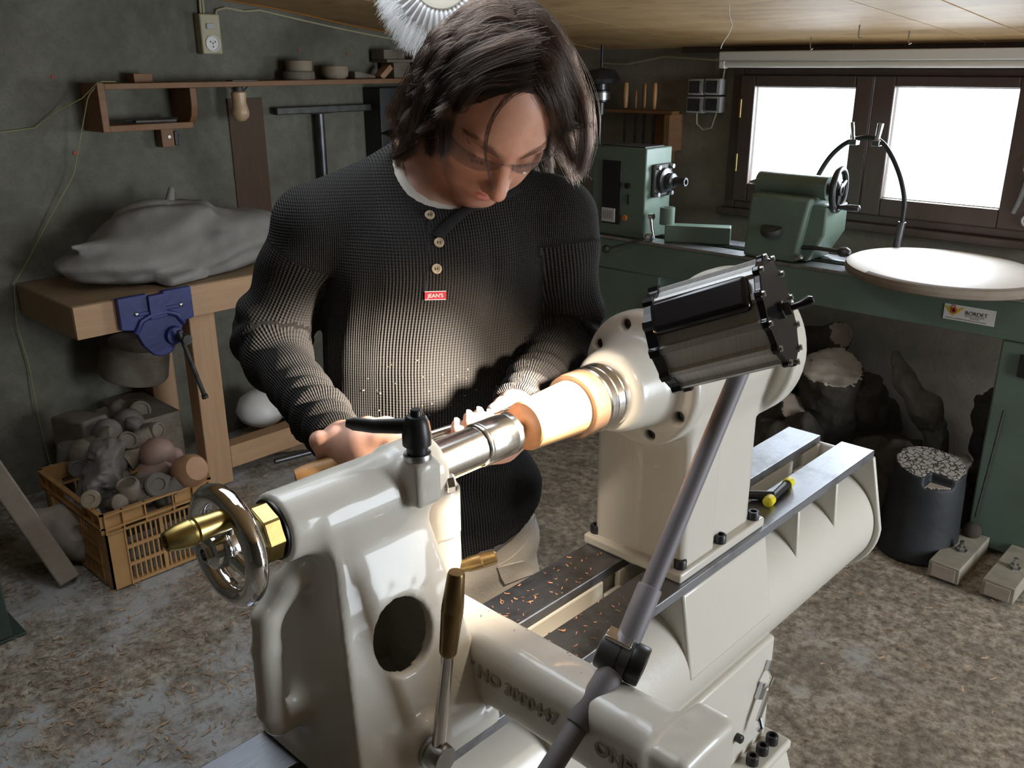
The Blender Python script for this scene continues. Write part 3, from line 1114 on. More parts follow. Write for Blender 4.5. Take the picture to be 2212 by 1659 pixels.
# cam lock at the foot with its brass-gripped handle
cb = V3(BX + .100, .515, .824)
mb = MB().lathe([(.018, 0), (.018, .012), (.0165, .014), (.0155, .030), (.0145, .032), (0, .032)], cb - (.004, 0, 0), (1, 0, 0), 32)
cl = mb.obj("cam_boss", M['dull_steel'], ts, angle=30)
h0 = cb + (.014, 0, 0)
ht = V3(-.585, .5338, 1.050)
hd = unit(ht - h0)
MB().tube([h0, h0 + hd * .13], [.0078, .0065], 20).obj("lever_rod", M['steel'], cl)
L = np.linalg.norm(ht - h0)
mb = MB().lathe([(.0078, L - .098), (.0090, L - .096), (.0094, L - .093), (.0116, L - .045), (.0112, L - .043), (.0116, L - .041), (.0090, L - .003), (.0080, L), (0, L)], h0, hd, 28)
mb.obj("grip", M['bronze'], cl, angle=30)

# ------------------------------------------------------------------ tool rest banjo
bj = thing("tool_rest_base", (-.60, .64, BZ), "cream cast tool-rest banjo lying across the lathe bed, lettered side", "tool rest")


def f_banjo(p):
    arm = s_box(p, (-.58, .637, .866), (.220, .036, .047), .026)
    base = s_box(p, (-.715, .637, .815), (.085, .030, .030), .006)
    d = smin(arm, base, .012)
    tip = s_box(p, (-.368, .640, .850), (.024, .050, .066), .012)
    d = smin(d, tip, .012)
    heel = s_cyl(p, (-.79, .690, .80), (-.79, .690, 1.0), .030, .004)
    d = smin(d, heel, .02)
    d = smax(d, s_plane(p, (0, 0, .7915), (0, 0, -1)), .003) if False else np.where(p[:, 0] < -.55, np.maximum(d, .7915 - p[:, 2]), d)
    return d + .0004 * noise3(p, 60)


solid("banjo_arm", f_banjo, (-.85, .57, .77), (-.34, .745, .96), .003, M['cast'], bj)
pc = V3(-.785, .690, 0)
mb = MB().lathe([(.0270, .96), (.0270, 1.020), (.0262, 1.022), (.0165, 1.022), (.0165, .99), (0, .99)], pc, (0, 0, 1), 48)
mb.obj("post_sleeve", M['cream'], bj, angle=30)
MB().cyl(pc + (0, 0, .992), pc + (0, 0, 1.075), .0155, 32).obj("post", M['dull_steel'], bj)
p0, p1 = V3(-.765, .715, .905), V3(-.765, .715, .905) + unit(V3(.36, .62, .10)) * .045
mb = MB().lathe([(.0085, -.02), (.0085, 0), (.010, .004), (.0105, .020), (.0098, .021), (.0105, .022), (.0095, .040), (.0075, .042), (0, .042)], p0, p1 - p0, 24)
mb.obj("lock_handle", M['bronze'], bj, angle=30)
# black cap on the end of the arm
mb = MB().lathe([(.034, -.002), (.034, .004), (.031, .006), (.028, .0065), (.027, .003), (.012, .003), (.0115, .007), (.010, .008), (0, .008)], (-.3445, .641, .842), (1, 0, 0), 40)
mb.obj("end_cap", M['black'], bj, angle=30)
tx = text_obj("lettering", "PAT NO 3000447", (-.672, .6008, .868), (1, 0, -.015), (0, .08, 1), .0225, M['letters'], bj, extrude=.0024, bold=.0007)
tx2 = text_obj("lettering", "ONEWAY", (-.455, .6008, .864), (1, 0, -.01), (0, .08, 1), .0225, M['letters'], bj, extrude=.0024, bold=.0007)

# ------------------------------------------------------------------ machine lamp on its jointed arm
lm = thing("machine_lamp", (-.50, .60, 0), "jointed work lamp with finned aluminium and black head lighting the turning", "lamp")
K = at(1342, 1418, d=.965)
A0 = at(1120, 1770, d=.90)
HD = at(1560, 703, d=1.015)
HF = unit(V3(-.885, -.28, -.375))                       # the lamp shines this way
armtop = HD + V3(.012, .03, -.055)
kd, ku = unit(A0 - K), unit(armtop - K)
MB().tube([A0, K + kd * .045], .0115, 24).obj("lower_arm", M['arm'], lm)
MB().tube([K + ku * .045, armtop], .0110, 24).obj("upper_arm", M['arm'], lm)
mb = MB()
mb.tube([K + kd * .085, K + kd * .083, K + kd * .018], [.0135, .0145, .0140], 24)
mb.tube([K + ku * .080, K + ku * .078, K + ku * .018], [.0130, .0140, .0135], 24)
mb.obj("socket", M['arm'], lm, angle=35)
ka = unit(np.cross(kd, ku) + .0)
ka = unit(V3(.80, -.22, -.50) if False else CAM_R * .93 + CAM_D * .40 - CAM_F * .30)
mb = MB()
mb.lathe([(r_ * .80, h_ * .80) for r_, h_ in [(.022, -.032), (.026, -.030), (.0275, -.027), (.0275, -.004), (.0262, -.003), (.0262, -.001), (.0275, 0), (.0275, .012), (.024, .013)]], K, ka, 40)
jt = mb.obj("knuckle", M['joint'], lm, angle=30)
kn = []
mb = MB()
n = 40
mb.lathe([(r_ * .80, h_ * .80) for r_, h_ in [(.020, .012), (.0265, .013), (.0275, .016), (.0275, .030), (.026, .033), (.010, .034), (.009, .031), (0, .031)]], K, ka, 14)
mb.obj("clamp_knob", M['black'], jt, angle=30)
up = unit(np.cross(ka, np.cross(V3(0, 0, 1), ka)))
mb = MB().box(K + up * .0215 - ka * .008 , (.030, .020, .005), (ka, unit(np.cross(up, ka)), up))
mb.obj("chrome_tab", M['chrome'], jt, bevel=.001)

# lamp head: ribbed aluminium housing between two black end caps
u, v, w = frame_of(HF)
Lh = .125
back = HD - w * Lh * .5
front = HD + w * Lh * .5


def ribbed(n, r0, r1, rib, k0=0.0):
    out = []
    for i in range(n):
        a = 2 * PI * i / n
        out += [(a - .10, r0), (a - .055, rib), (a + .055, rib), (a + .10, r0), (a + PI / n, r1)]
    return [(r * math.cos(t), r * math.sin(t)) for t, r in out]


poly = ribbed(12, .0565, .0555, .0605)
mb = MB().prism(poly, back, u, v, .004, Lh - .006)
mb.obj("housing", M['alu'], lm, smooth=False)
poly = ribbed(12, .0600, .0590, .0645)
mb = MB().prism(poly, back, u, v, -.004, .0042)
cap = mb.obj("back_cap", M['blackgloss'], lm, smooth=False, bevel=.0015)
mb = MB()
inner = [(x * .90, y * .90) for x, y in poly]
N = len(poly)
P0 = [front - w * .006 + u * x + v * y for x, y in poly]
P1 = [front + w * .006 + u * x + v * y for x, y in poly]
P2 = [front + w * .006 + u * x + v * y for x, y in inner]
P3 = [front - w * .0055 + u * x + v * y for x, y in inner]
ix = lambda k, i: k * N + i % N
mb.add(P0 + P1 + P2 + P3, [(ix(a, i), ix(a, i + 1), ix(b, i + 1), ix(b, i)) for a, b in ((0, 1), (1, 2), (2, 3), (3, 0)) for i in range(N)])
mb.obj("front_rim", M['blackgloss'], lm, smooth=False)
for i in range(12):
    mb = MB()
    a = 2 * PI * i / 12
    c = back + (u * math.cos(a) + v * math.sin(a)) * .0605 - w * .0045
    mb.lathe([(.0036, 0), (.0034, .0025), (0, .003)], c, -w, 10)
    mb.obj("cap_screw", M['zinc'], cap)
# switch
sw = MB()
sw.lathe([(.0105, 0), (.0105, .004), (.0080, .0045), (.0080, .012), (0, .012)], back - w * .004, -w, 6)
sw.obj("switch_nut", M['black_oxide'], cap, smooth=False)
sd = unit(-w + CAM_R * .15 - CAM_D * .12)
MB().tube([back - w * .014, back - w * .020 + sd * .004, back - w * .014 + sd * .022, back - w * .014 + sd * .026], [.0042, .0042, .0056, .0035], 14).obj("toggle", M['blackgloss'], cap)
# black junction box along the side that faces the room
side = unit(-CAM_F + w * np.dot(CAM_F, w))
upv = np.cross(w, side)
if upv[2] < 0:
    upv = -upv
jd = unit(side * .90 + upv * .43)
tq = np.cross(w, jd)
mb = MB().box(HD + jd * .0595 + w * .002, (.112, .040, .016), (w, tq, jd))
mb.obj("junction_box", M['blackgloss'], lm, bevel=.007, seg=3)
# reflector bowl, lamp glass and the light itself
mb = MB()
mb.lathe([(.012, 0), (.030, .006), (.044, .022), (.050, .040)], front - w * .046, w, 32)
mb.obj("reflector", M['chrome'], lm)
t = NT("halogen_bulb")
em = t.n('ShaderNodeEmission')
em.inputs[0].default_value = (1, .80, .55, 1)
em.inputs[1].default_value = 60
t.l(em.outputs[0], t.out.inputs[0])
M['halogen'] = t.m
MB().lathe([(.0, 0), (.006, .001), (.0065, .012), (.0, .018)], front - w * .040, w, 14).obj("bulb", M['halogen'], lm)
sp = bpy.data.lights.new("lamp_beam", 'SPOT')
sp.energy = 22
sp.color = (1.0, .86, .69)
sp.spot_size = math.radians(96)
sp.spot_blend = .7
sp.shadow_soft_size = .018
so = bpy.data.objects.new("lamp_beam", sp)
COL.objects.link(so)
so.location = front + w * .004
so.rotation_euler = (Vector((-.735, .80, 1.09)) - Vector(front)).to_track_quat('-Z', 'Y').to_euler()
hb = bpy.data.lights.new("lamp_hot_beam", 'SPOT')            # the reflector's narrow hot centre
hb.energy = 170
hb.color = (1.0, .90, .77)
hb.spot_size = math.radians(46)
hb.spot_blend = .8
hb.shadow_soft_size = .02
ho = bpy.data.objects.new("lamp_hot_beam", hb)
COL.objects.link(ho)
ho.location = front + w * .004
ho.rotation_euler = (Vector((-.96, .75, 1.05)) - Vector(front)).to_track_quat('-Z', 'Y').to_euler()

# T-handled wrench left on the bed behind the headstock
wr = thing("t_handle_wrench", (-.672, 1.39, BZ), "black T-handled chuck key with yellow caps on the lathe bed", "wrench")
a, b = V3(-.660, 1.351, BZ + .009), V3(-.671, 1.449, BZ + .009)
MB().tube([a, b], .0075, 16).obj("cross_bar", M['black_oxide'], wr)
dd = unit(b - a)
for p, s in ((a, -1), (b, 1)):
    MB().lathe([(.0095, -.012), (.0100, -.002), (.0095, .004), (.006, .007), (0, .0075)], p, dd * s, 18).obj("yellow_cap", M['yellow'], wr)
mid = a + (b - a) * .25
MB().tube([mid, mid + V3(-.03, -.02, .0), mid + V3(-.10, -.075, .0)], [.010, .008, .0065], 14).obj("shank", M['black_oxide'], wr)
# ------------------------------------------------------------------ left wall: bench, vise, sack, shelf
wb = thing("workbench", (-3.2, 1.5, 0), "sturdy pine workbench with thick top against the rough left wall", "workbench")
mb = MB().span((XL + .02, 1.062, .688), (-2.950, 2.90, .800))
mb.obj("bench_top", M['bench'], wb, bevel=.006)
MB().span((-2.9500, 1.064, .690), (-2.9455, 2.89, .797)).obj("front_edge", M['pine_y'], wb, smooth=False, bevel=.001)
for x in (-3.02, -3.40):
    for y in (1.516, 2.60):
        MB().box((x, y, .3445), (.075, .100, .687)).obj("leg", M['pine_v'], wb, smooth=False, bevel=.004)
MB().span((-3.055, 1.567, .055), (-2.985, 2.55, .145)).obj("stretcher", M['pine_y'], wb, smooth=False, bevel=.004)
MB().span((-3.36, 1.49, .60), (-3.06, 1.55, .687)).obj("cross_rail", M['pine_y'], wb, smooth=False, bevel=.004)

vs = thing("bench_vise", (-2.92, 1.33, .58), "blue painted woodworking vise screwed to the front edge of the bench", "vise")
pl = [(-.130, .118), (-.130, .010), (-.085, .0), (-.062, -.058), (-.03, -.098), (.0, -.108), (.035, -.100), (.07, -.05), (.090, .0), (.130, .008), (.130, .118), (.028, .118), (.026, .110), (-.026, .110), (-.028, .118)]
mb = MB().prism(pl, (-2.936, 1.327, .688), (0, 1, 0), (0, 0, 1), -.008, .016)
mb.obj("jaw", M['bluepaint'], vs, bevel=.004, seg=3)
mb = MB()
mb.prism([(-.03, .112), (-.03, .03), (.03, .03), (.03, .112)], (-2.921, 1.327, .688), (0, 1, 0), (0, 0, 1), -.001, .012)
arch = [(-.085, -.01), (-.06, .03), (-.02, .045), (.03, .045), (.065, .03), (.088, -.005)]
mb.tube([(-2.918, 1.327 + a, .688 + b) for a, b in arch], .010, 10)
mb.lathe([(.034, 0), (.030, .02), (.0, .022)], (-2.922, 1.372, .648), (1, 0, 0), 24)
mb.obj("jaw_rib", M['bluepaint'], vs, bevel=.002)
for dy, dz in ((-.073, .056), (.085, .060)):
    b = MB()
    b.lathe([(.009, 0), (.008, .003), (.004, .0055), (0, .006)], (-2.9195, 1.327 + dy, .688 + dz), (1, 0, 0), 16)
    b.obj("screw", M['zinc'], vs)
    b = MB()
    b.box((-2.922, 1.327 + dy * .65, .688 + dz - .002), (.010, .06, .014))
    b.obj("slot_rib", M['bluepaint'], vs, bevel=.003)
MB().cyl((-2.915, 1.385, .642), (-2.845, 1.385, .642), .017, 24).obj("screw_hub", M['castdark'], vs)
mb = MB().tube([(-2.862, 1.365, .675), (-2.862, 1.427, .430)], .008, 12)
mb.lathe([(.011, 0), (.012, .012), (0, .014)], (-2.862, 1.428, .426), unit(V3(0, .06, -.245)), 14)
mb.obj("tommy_bar", M['castdark'], vs)

# canvas sack slumped on the bench


def f_sack(p):
    d = s_ell(p, (-3.19, 1.60, .885), (.20, .36, .135))
    d = smin(d, s_ell(p, (-3.17, 1.33, .880), (.16, .22, .07)), .07)
    d = smin(d, s_ell(p, (-3.20, 1.52, .99), (.14, .20, .075)), .07)
    d = smin(d, s_ell(p, (-3.20, 1.80, .915), (.17, .22, .075)), .07)
    d = smin(d, s_box(p, (-3.035, 1.47, .826), (.060, .085, .022), .012, (unit(V3(.9, .25, -.25)), unit(V3(-.3, .95, 0)), unit(V3(.24, .08, .95)))), .012)
    d = smin(d, s_cap(p, (-3.02, 1.40, .845), (-3.06, 1.82, .865), .010, .012), .025)
    d = smin(d, s_cap(p, (-3.12, 1.16, .955), (-3.15, 1.34, .90), .012, .06), .04)
    q = p * np.array([1.0, .55, 1.0])
    ridge = np.abs(noise3(q + .12 * noise3(p, 4)[:, None], 7)) * -.020 + .006
    ridge2 = np.sin((p[:, 2] * 95 - p[:, 1] * 14 + 4.5 * noise3(p, 3.5))) * .0050
    d = d + ridge + ridge2 + .004 * noise3(p, 22)
    return smax(d * .8, s_plane(p, (0, 0, .8025), (0, 0, -1)), .012)


sk = solid("canvas_sack", f_sack, (-3.44, 1.08, .79), (-2.90, 2.12, 1.13), .0085, M['sack'])
tag(sk, "slumped grey canvas sack lying on the workbench below the shelf", "sack")
mb = MB().cyl((-3.20, 1.555, 1.055), (-3.21, 1.575, 1.105), .018, 12, .010)
mb.obj("knot", M['sack'], sk)

# wall shelf with its box compartment
sh = thing("wall_shelf", (-3.38, 2.0, 1.45), "narrow orange pine shelf with open box end on the left wall", "shelf")
MB().span((XL + .002, 1.42, 1.448), (-3.295, 3.30, 1.468)).obj("shelf_board", M['pine'], sh, smooth=False, bevel=.002)
MB().span((XL + .002, 1.395, 1.305), (-3.295, 1.42, 1.470)).obj("side_panel", M['pine'], sh, smooth=False, bevel=.002)
MB().span((XL + .002, 1.42, 1.305), (-3.295, 1.735, 1.327)).obj("bottom_panel", M['pine'], sh, smooth=False, bevel=.002)
pl = [(0, 0), (.155, 0), (.155, -.06), (.145, -.10), (.115, -.13), (.06, -.145), (0, -.145)]
MB().prism([(a, b) for a, b in pl][::-1], (XL + .002, 1.76, 1.4478), (1, 0, 0), (0, 0, 1), 0, .025).obj("bracket", M['pine'], sh, bevel=.002)
MB().span((XL + .002, 1.655, 1.232), (XL + .05, 1.705, 1.3045)).obj("cleat", M['pine'], sh, smooth=False, bevel=.003)
MB().cyl((XL + .05, 1.685, 1.27), (XL + .053, 1.685, 1.27), .006, 10).obj("screw", M['dull_steel'], sh)
kn = thing("spanners", (-3.36, 1.58, 1.327), "flat dark steel tool lying in the shelf's open compartment", "tool")
mb = MB()
mb.tube([(-3.36, 1.50, 1.337), (-3.34, 1.56, 1.339), (-3.35, 1.66, 1.339), (-3.36, 1.70, 1.338)], [.012, .008, .008, .013], 10, flat=(1, .6))
mb.obj("shaft", M['castdark'], kn)
MB().tube([(-3.33, 1.53, 1.334), (-3.32, 1.68, 1.333)], .006, 8).obj("pin", M['dull_steel'], kn)
kp = thing("pocket_knife", (XL + .055, 1.718, 1.235), "small black folding tool hung beside the shelf cleat", "tool")
MB().box((XL + .03, 1.721, 1.262), (.012, .014, .052)).obj("blade", M['black'], kp, bevel=.002)
MB().box((XL + .03, 1.733, 1.255), (.010, .010, .040)).obj("grip", M['castdark'], kp, bevel=.002)

# bulb-shaped turned piece hanging under the shelf
bl = thing("lamp_bulb", (-3.34, 1.962, 1.30), "dusty orange bulb in a wire holder hanging under the shelf", "bulb")
mb = MB().lathe([(0, 0), (.020, .004), (.033, .020), (.036, .036), (.031, .055), (.027, .075), (.029, .095), (.029, .110), (.022, .116), (0, .117)], (-3.34, 1.962, 1.315), (0, 0, 1), 28)
mb.obj("glass", M['bulb'], bl)
mb = MB()
mb.lathe([(.020, 0), (.021, .016), (.014, .018)], (-3.34, 1.962, 1.4305), (0, 0, 1), 20)
mb.obj("socket", M['castdark'], bl)
mb = MB()
for dy in (-.018, .018):
    mb.tube([(-3.34, 1.962 + dy, 1.425), (-3.33, 1.962 + dy * 2.2, 1.45), (-3.30, 1.962 + dy * 2.2, 1.471)], .003, 6)
mb.span((-3.335, 1.91, 1.4685), (-3.285, 2.02, 1.472))
mb.obj("clip", M['castdark'], bl)

# odds and ends along the shelf


def shelf_piece(name, y, r, prof, mat, label, z=1.468, x=-3.375, cat="wood blank"):
    o = MB().lathe(prof, (x, y, z), (0, 0, 1), 28).obj(name, M[mat])
    return tag(o, label, cat, "turned blanks on the wall shelf")


shelf_piece("wood_blank", 2.27, .06, [(0, 0), (.064, 0), (.066, .004), (.066, .030), (.062, .034), (0, .034)], 'dusty', "wide flat pale blank on the shelf, carrying a smaller one")
shelf_piece("wood_blank", 2.275, .05, [(0, 0), (.052, 0), (.054, .004), (.054, .040), (.05, .043), (0, .043)], 'block', "small pale block stacked on the wide flat blank", z=1.502)
shelf_piece("wood_bowl", 2.455, .05, [(0, 0), (.040, 0), (.054, .012), (.058, .03), (.055, .052), (.050, .056), (.046, .05), (0, .046)], 'block', "pale rounded bowl beside the stacked blanks on the shelf", cat="bowl")
o = MB().prism([(0, 0), (.11, 0), (.115, .012), (.03, .030), (0, .032)], (-3.34, 2.535, 1.468), (0, 1, 0), (0, 0, 1), -.05, .0).obj("wood_offcut", M['dusty'], bevel=.004)
tag(o, "low wedge-shaped offcut lying on the shelf after the bowl", "wood offcut")
o = MB().box((-3.35, 2.70, 1.4945), (.05, .075, .026), (V3(1, 0, 0), V3(0, .78, .62), V3(0, -.62, .78))).obj("wood_offcut", M['blockred'], bevel=.003)
tag(o, "striped offcut propped at a slant on the shelf", "wood offcut")
o = MB().span((-3.42, 2.745, 1.468), (-3.33, 2.84, 1.535)).obj("cardboard_box", M['dusty'], bevel=.002)
tag(o, "brown box under the dark lid near the shelf's far end", "box")
o = MB().span((-3.43, 2.70, 1.5352), (-3.32, 3.0, 1.548)).obj("wood_plank", M['dusty'], bevel=.002)
tag(o, "thin brown plank laid across the box on the shelf", "plank")
o = MB().span((-3.43, 2.70, 1.5482), (-3.34, 2.82, 1.59)).obj("wood_block", M['dusty'], bevel=.003)
tag(o, "dark brown block on top of the thin plank, left one", "wood block")
o = MB().span((-3.43, 2.86, 1.5482), (-3.33, 2.98, 1.583)).obj("wood_block", M['block'], bevel=.003)
tag(o, "paler brown block on top of the thin plank, right one", "wood block")
o = MB().prism([(-.07, .0), (-.085, .03), (-.03, .066), (.05, .075), (.09, .06), (.08, .0), (.01, -.0)], (-3.305, 2.93, 1.4685), (0, 1, 0), (.15, 0, 1), -.012, .0).obj("grey_scraper", M['greybox'], bevel=.002)
tag(o, "pale grey curved scraper plate leaning on the shelf's far end", "scraper")
o = MB().span((-3.42, 1.56, 1.468), (-3.36, 1.63, 1.500)).obj("wood_block", M['pine'], bevel=.002)
tag(o, "small dark block on the shelf above the open compartment", "wood block")

# wall socket with its cables
so_ = thing("wall_socket", (XL, 1.91, 1.565), "old ivory double socket box on the left wall under the ceiling", "socket")
MB().span((XL + .0, 1.868, 1.567), (XL + .045, 1.952, 1.712)).obj("housing", M['ivory'], so_, bevel=.005)
mb = MB().lathe([(.030, 0), (.030, .004), (.026, .005), (.024, .001), (0, .001)], (XL + .045, 1.912, 1.606), (1, 0, 0), 28)
pl_ = mb.obj("outlet", M['white'], so_, angle=30)
mb = MB()
for dy, dz in ((-.010, .006), (.010, .006), (0, -.012), (0, .0)):
    mb.cyl((XL + .046, 1.912 + dy, 1.606 + dz), (XL + .0475, 1.912 + dy, 1.606 + dz), .0026, 8)
tag(mb.obj("contact_hole", M['inside'], pl_), kind='stuff')
MB().box((XL + .048, 1.908, 1.668), (.006, .034, .020)).obj("switch", M['greybox'], so_, bevel=.002)
mb = MB()
for y in (1.893, 1.905):
    mb.tube([(XL + .012, y, 1.712), (XL + .012, y + .002, ceil_z(y) - .002)], .005, 8)
tag(mb.obj("conduit", M['ivory'], so_), kind='stuff')
mb = MB()
pts = [(XL + .012, 1.95, 1.70), (XL + .012, 1.962, 1.728), (XL + .012, 2.0, 1.738), (XL + .012, 2.08, 1.728)] + [(XL + .012, y, ceil_z(y) - .018 - .012 * math.sin(PI * (y - 2.1) / 1.2)) for y in np.linspace(2.15, 3.3, 10)]
mb.tube(pts, .004, 6)
tag(mb.obj("cable", M['ivory']), "thin pale cable sagging along the top of the left wall", "cable")
# yellow cord hanging from the shelf end to the crate
mb = MB()
ctl = [(XL + .16, 1.46, 1.474), (XL + .158, 1.41, 1.476), (XL + .12, 1.375, 1.43), (XL + .05, 1.31, 1.16), (XL + .03, 1.20, 1.00), (XL + .03, 1.10, .86), (XL + .022, 1.055, .80), (XL + .02, 1.04, .66), (XL + .02, 1.055, .50), (XL + .03, 1.05, .30), (XL + .05, 1.050, .17), (XL + .06, 1.052, .10)]
P = np.array(ctl)
tt = np.linspace(0, len(P) - 1, 60)
mb.tube(np.stack([np.interp(tt, np.arange(len(P)), P[:, k]) for k in range(3)], -1), .0019, 6)
cd = mb.obj("power_lead", M['yellowcord'])
tag(cd, "thin yellow cord with white plug hanging down the left wall", "cord")
MB().tube([(XL + .06, 1.052, .115), (XL + .06, 1.052, .09), (XL + .062, 1.052, .066)], [.006, .011, .010], 10).obj("plug", M['white'], cd)
mb = MB()
mb.tube([(XL + .158, 1.40, 1.474), (XL + .10, 1.36, 1.42), (XL + .03, 1.30, 1.38), (XL + .012, 1.22, 1.325), (XL + .01, 1.10, 1.315), (XL + .01, .95, 1.32)], .0018, 5)
tag(mb.obj("thin_wire", M['yellowcord']), "hair-thin wire drooping left from the shelf end", "wire")
# T-shaped steel tool rest hung on the wall, dark cabinet panel
tr_ = thing("steel_tool_rest", (XL + .04, 2.4, 1.2), "dark steel T-shaped tool rest hanging on the left wall", "tool rest")
MB().span((XL + .02, 2.165, 1.330), (XL + .055, 2.66, 1.360)).obj("bar", M['castdark'], tr_, bevel=.004)
MB().cyl((XL + .035, 2.387, 1.02), (XL + .035, 2.387, 1.330), .019, 20).obj("stem", M['dark_steel'], tr_)
mb = MB().tube([(XL + .056, 2.33, 1.331), (XL + .056, 2.387, 1.329), (XL + .056, 2.44, 1.331)], .003, 6)
mb.obj("weld", M['dull_steel'], tr_)
o = MB().span((XL + .0, 2.655, .85), (XL + .12, 3.18, 1.430)).obj("dark_panel", M['black'], bevel=.004)
tag(o, "black upright panel on the left wall below the shelf", "panel")
o = MB().span((XL + .002, 1.97, .80), (XL + .006, 2.13, 1.40)).obj("brown_board", M['darkboard'], bevel=.001)
tag(o, "thin brown board standing on the bench against the left wall", "board")
# red marks and nail holes on the plaster
for k, (y, z, r, m, lb) in enumerate(((1.312, 1.490, .006, 'redink', "red wall plug above the shelf's left end"), (1.345, 1.23, .007, 'redink', "red wall plug beside the hanging cord"), (1.80, 1.385, .006, 'redink', "red wall plug right of the shelf bracket"), (1.08, 1.52, .007, 'inside', "black hole in the plaster high at the left"), (2.33, 1.585, .005, 'redink', "red wall plug above the stacked blanks"), (2.58, 1.573, .005, 'redink', "red wall plug above the low offcut"), (1.30, .82, .006, 'redink', "red wall plug just above the bench top"))):
    o = MB().lathe([(r, 0), (r * .9, .003), (0, .003)], (XL, y, z), (1, 0, 0), 12).obj("wall_plug", M[m])
    tag(o, lb, "wall plug")

# ------------------------------------------------------------------ crate of turned offcuts
CW, CD, CH = .345, .47, .262
cr = thing("plastic_crate", (-2.78, 1.08, 0), "ochre slatted plastic crate full of dusty turned wood pieces", "crate")
cx1, cy0 = -2.553, .905                  # front lower corner; front face looks to +x
cx0, cy1 = cx1 - CD, cy0 + CW


def slat_wall(face, org, u, n, L, H, nv, tops=True):
    """one crate wall: corner posts, rails, thin upright slats; org lower corner, u along, n outward"""
    org, u, n = V3(*org), V3(*u), V3(*n)
    z = V3(0, 0, 1)
    w = MB()
    def bar(a0, a1, z0, z1, t0, t1):
        c = org + u * (a0 + a1) / 2 + z * (z0 + z1) / 2 + n * (t0 + t1) / 2
        w.box(c, (a1 - a0, abs(t1 - t0), z1 - z0), (u, n, z))
    bar(0, .055, .0, H - .05, -.006, 0)
    bar(L - .055, L, .0, H - .05, -.006, 0)
    bar(0, L, H - .006, H, -.004, .012)
    bar(0, L, H - .052, H - .046, -.004, .012)
    bar(0, L, H - .068, H - .064, -.004, .008)
    for a in (.0, .055, .125, L - .130, L - .060, L - .004):
        bar(a, a + .004, H - .066, H, -.002, .010)
    hx0, hx1 = L * .36, L * .66
    bar(0, hx0, H - .046, H - .006, -.006, -.001)
    bar(hx1, L, H - .046, H - .006, -.006, -.001)
    bar(hx0, hx1, H - .064, H - .05, -.006, -.001)
    bar(.055, L - .055, H - .075, H - .064, -.006, .001)
    for zz in (.128, .068, .006):
        bar(.055, L - .055, zz - .006, zz + .005, -.006, .002)
    bar(L / 2 - .006, L / 2 + .006, .0, H - .07, -.006, .003)
    bar(.055, .060, .0, H - .07, -.006, .004)
    bar(L - .060, L - .055, .0, H - .07, -.006, .004)
    o_ = w.obj(face, M['crate'], cr, smooth=False)
    step = (L - .12) / nv
    base = None
    for k in range(1, nv):
        a = .06 + k * step
        if abs(a - L / 2) < step * .4:
            continue
        s = MB().box(org + u * a + z * ((H - .07) / 2 + .003) - n * .003, (.0055, .005, H - .076), (u, n, z))
        s.obj("slat", M['crate'], o_, smooth=False)


slat_wall("end_wall", (cx1, cy0, 0), (0, 1, 0), (1, 0, 0), CW, CH, 14)
slat_wall("long_wall", (cx0, cy0, 0), (1, 0, 0), (0, -1, 0), CD, CH, 18)
slat_wall("end_wall", (cx0, cy0, 0), (0, 1, 0), (-1, 0, 0), CW, CH, 6)
slat_wall("long_wall", (cx0, cy1, 0), (1, 0, 0), (0, 1, 0), CD, CH, 6)
MB().span((cx0 + .006, cy0 + .006, .003), (cx1 - .006, cy1 - .006, .012)).obj("crate_floor", M['crate'], cr, smooth=False)
MB().span((cx0 + .02, cy0 + .02, .013), (cx1 - .02, cy1 - .02, .150)).obj("gap_shade_fill", M['dusty2'], cr, smooth=False)  # dark block painting the shade in the gaps between the pieces

PRO = {
    'ball': [(0, -.050), (.018, -.047), (.036, -.036), (.047, -.017), (.050, 0), (.047, .017), (.036, .036), (.018, .047), (0, .050)],
    'cup': [(0, -.04), (.030, -.04), (.036, -.034), (.037, .030), (.034, .038), (.028, .040), (.026, .034), (0, .032)],
    'cone': [(0, -.045), (.045, -.045), (.046, -.038), (.024, .02), (.016, .034), (.0, .036)],
    'barrel': [(0, -.060), (.020, -.060), (.024, -.052), (.030, -.050), (.046, -.030), (.052, .0), (.048, .03), (.036, .050), (.0, .056)],
    'puck': [(0, -.018), (.036, -.018), (.040, -.012), (.041, .010), (.036, .016), (.020, .018), (.018, .012), (0, .012)],
    'knob': [(0, -.05), (.026, -.05), (.028, -.02), (.020, -.012), (.034, .0), (.042, .016), (.040, .034), (.022, .048), (0, .05)],
    'egg': [(0, -.07), (.026, -.062), (.046, -.036), (.054, 0), (.046, .038), (.028, .06), (0, .068)],
}


def piece(kind, px, py, z, sc, axis, mat, label, x=None, dents=0):
    c = at(px, py, z=z)
    pr = [(r * sc, h * sc) for r, h in PRO[kind]]
    m = MB().lathe(pr, c, axis, 26)
    o = m.obj("turned_offcut", M[mat])
    if dents:
        pass
    return tag(o, label, "wood offcut", "turned wood pieces heaped in the crate")


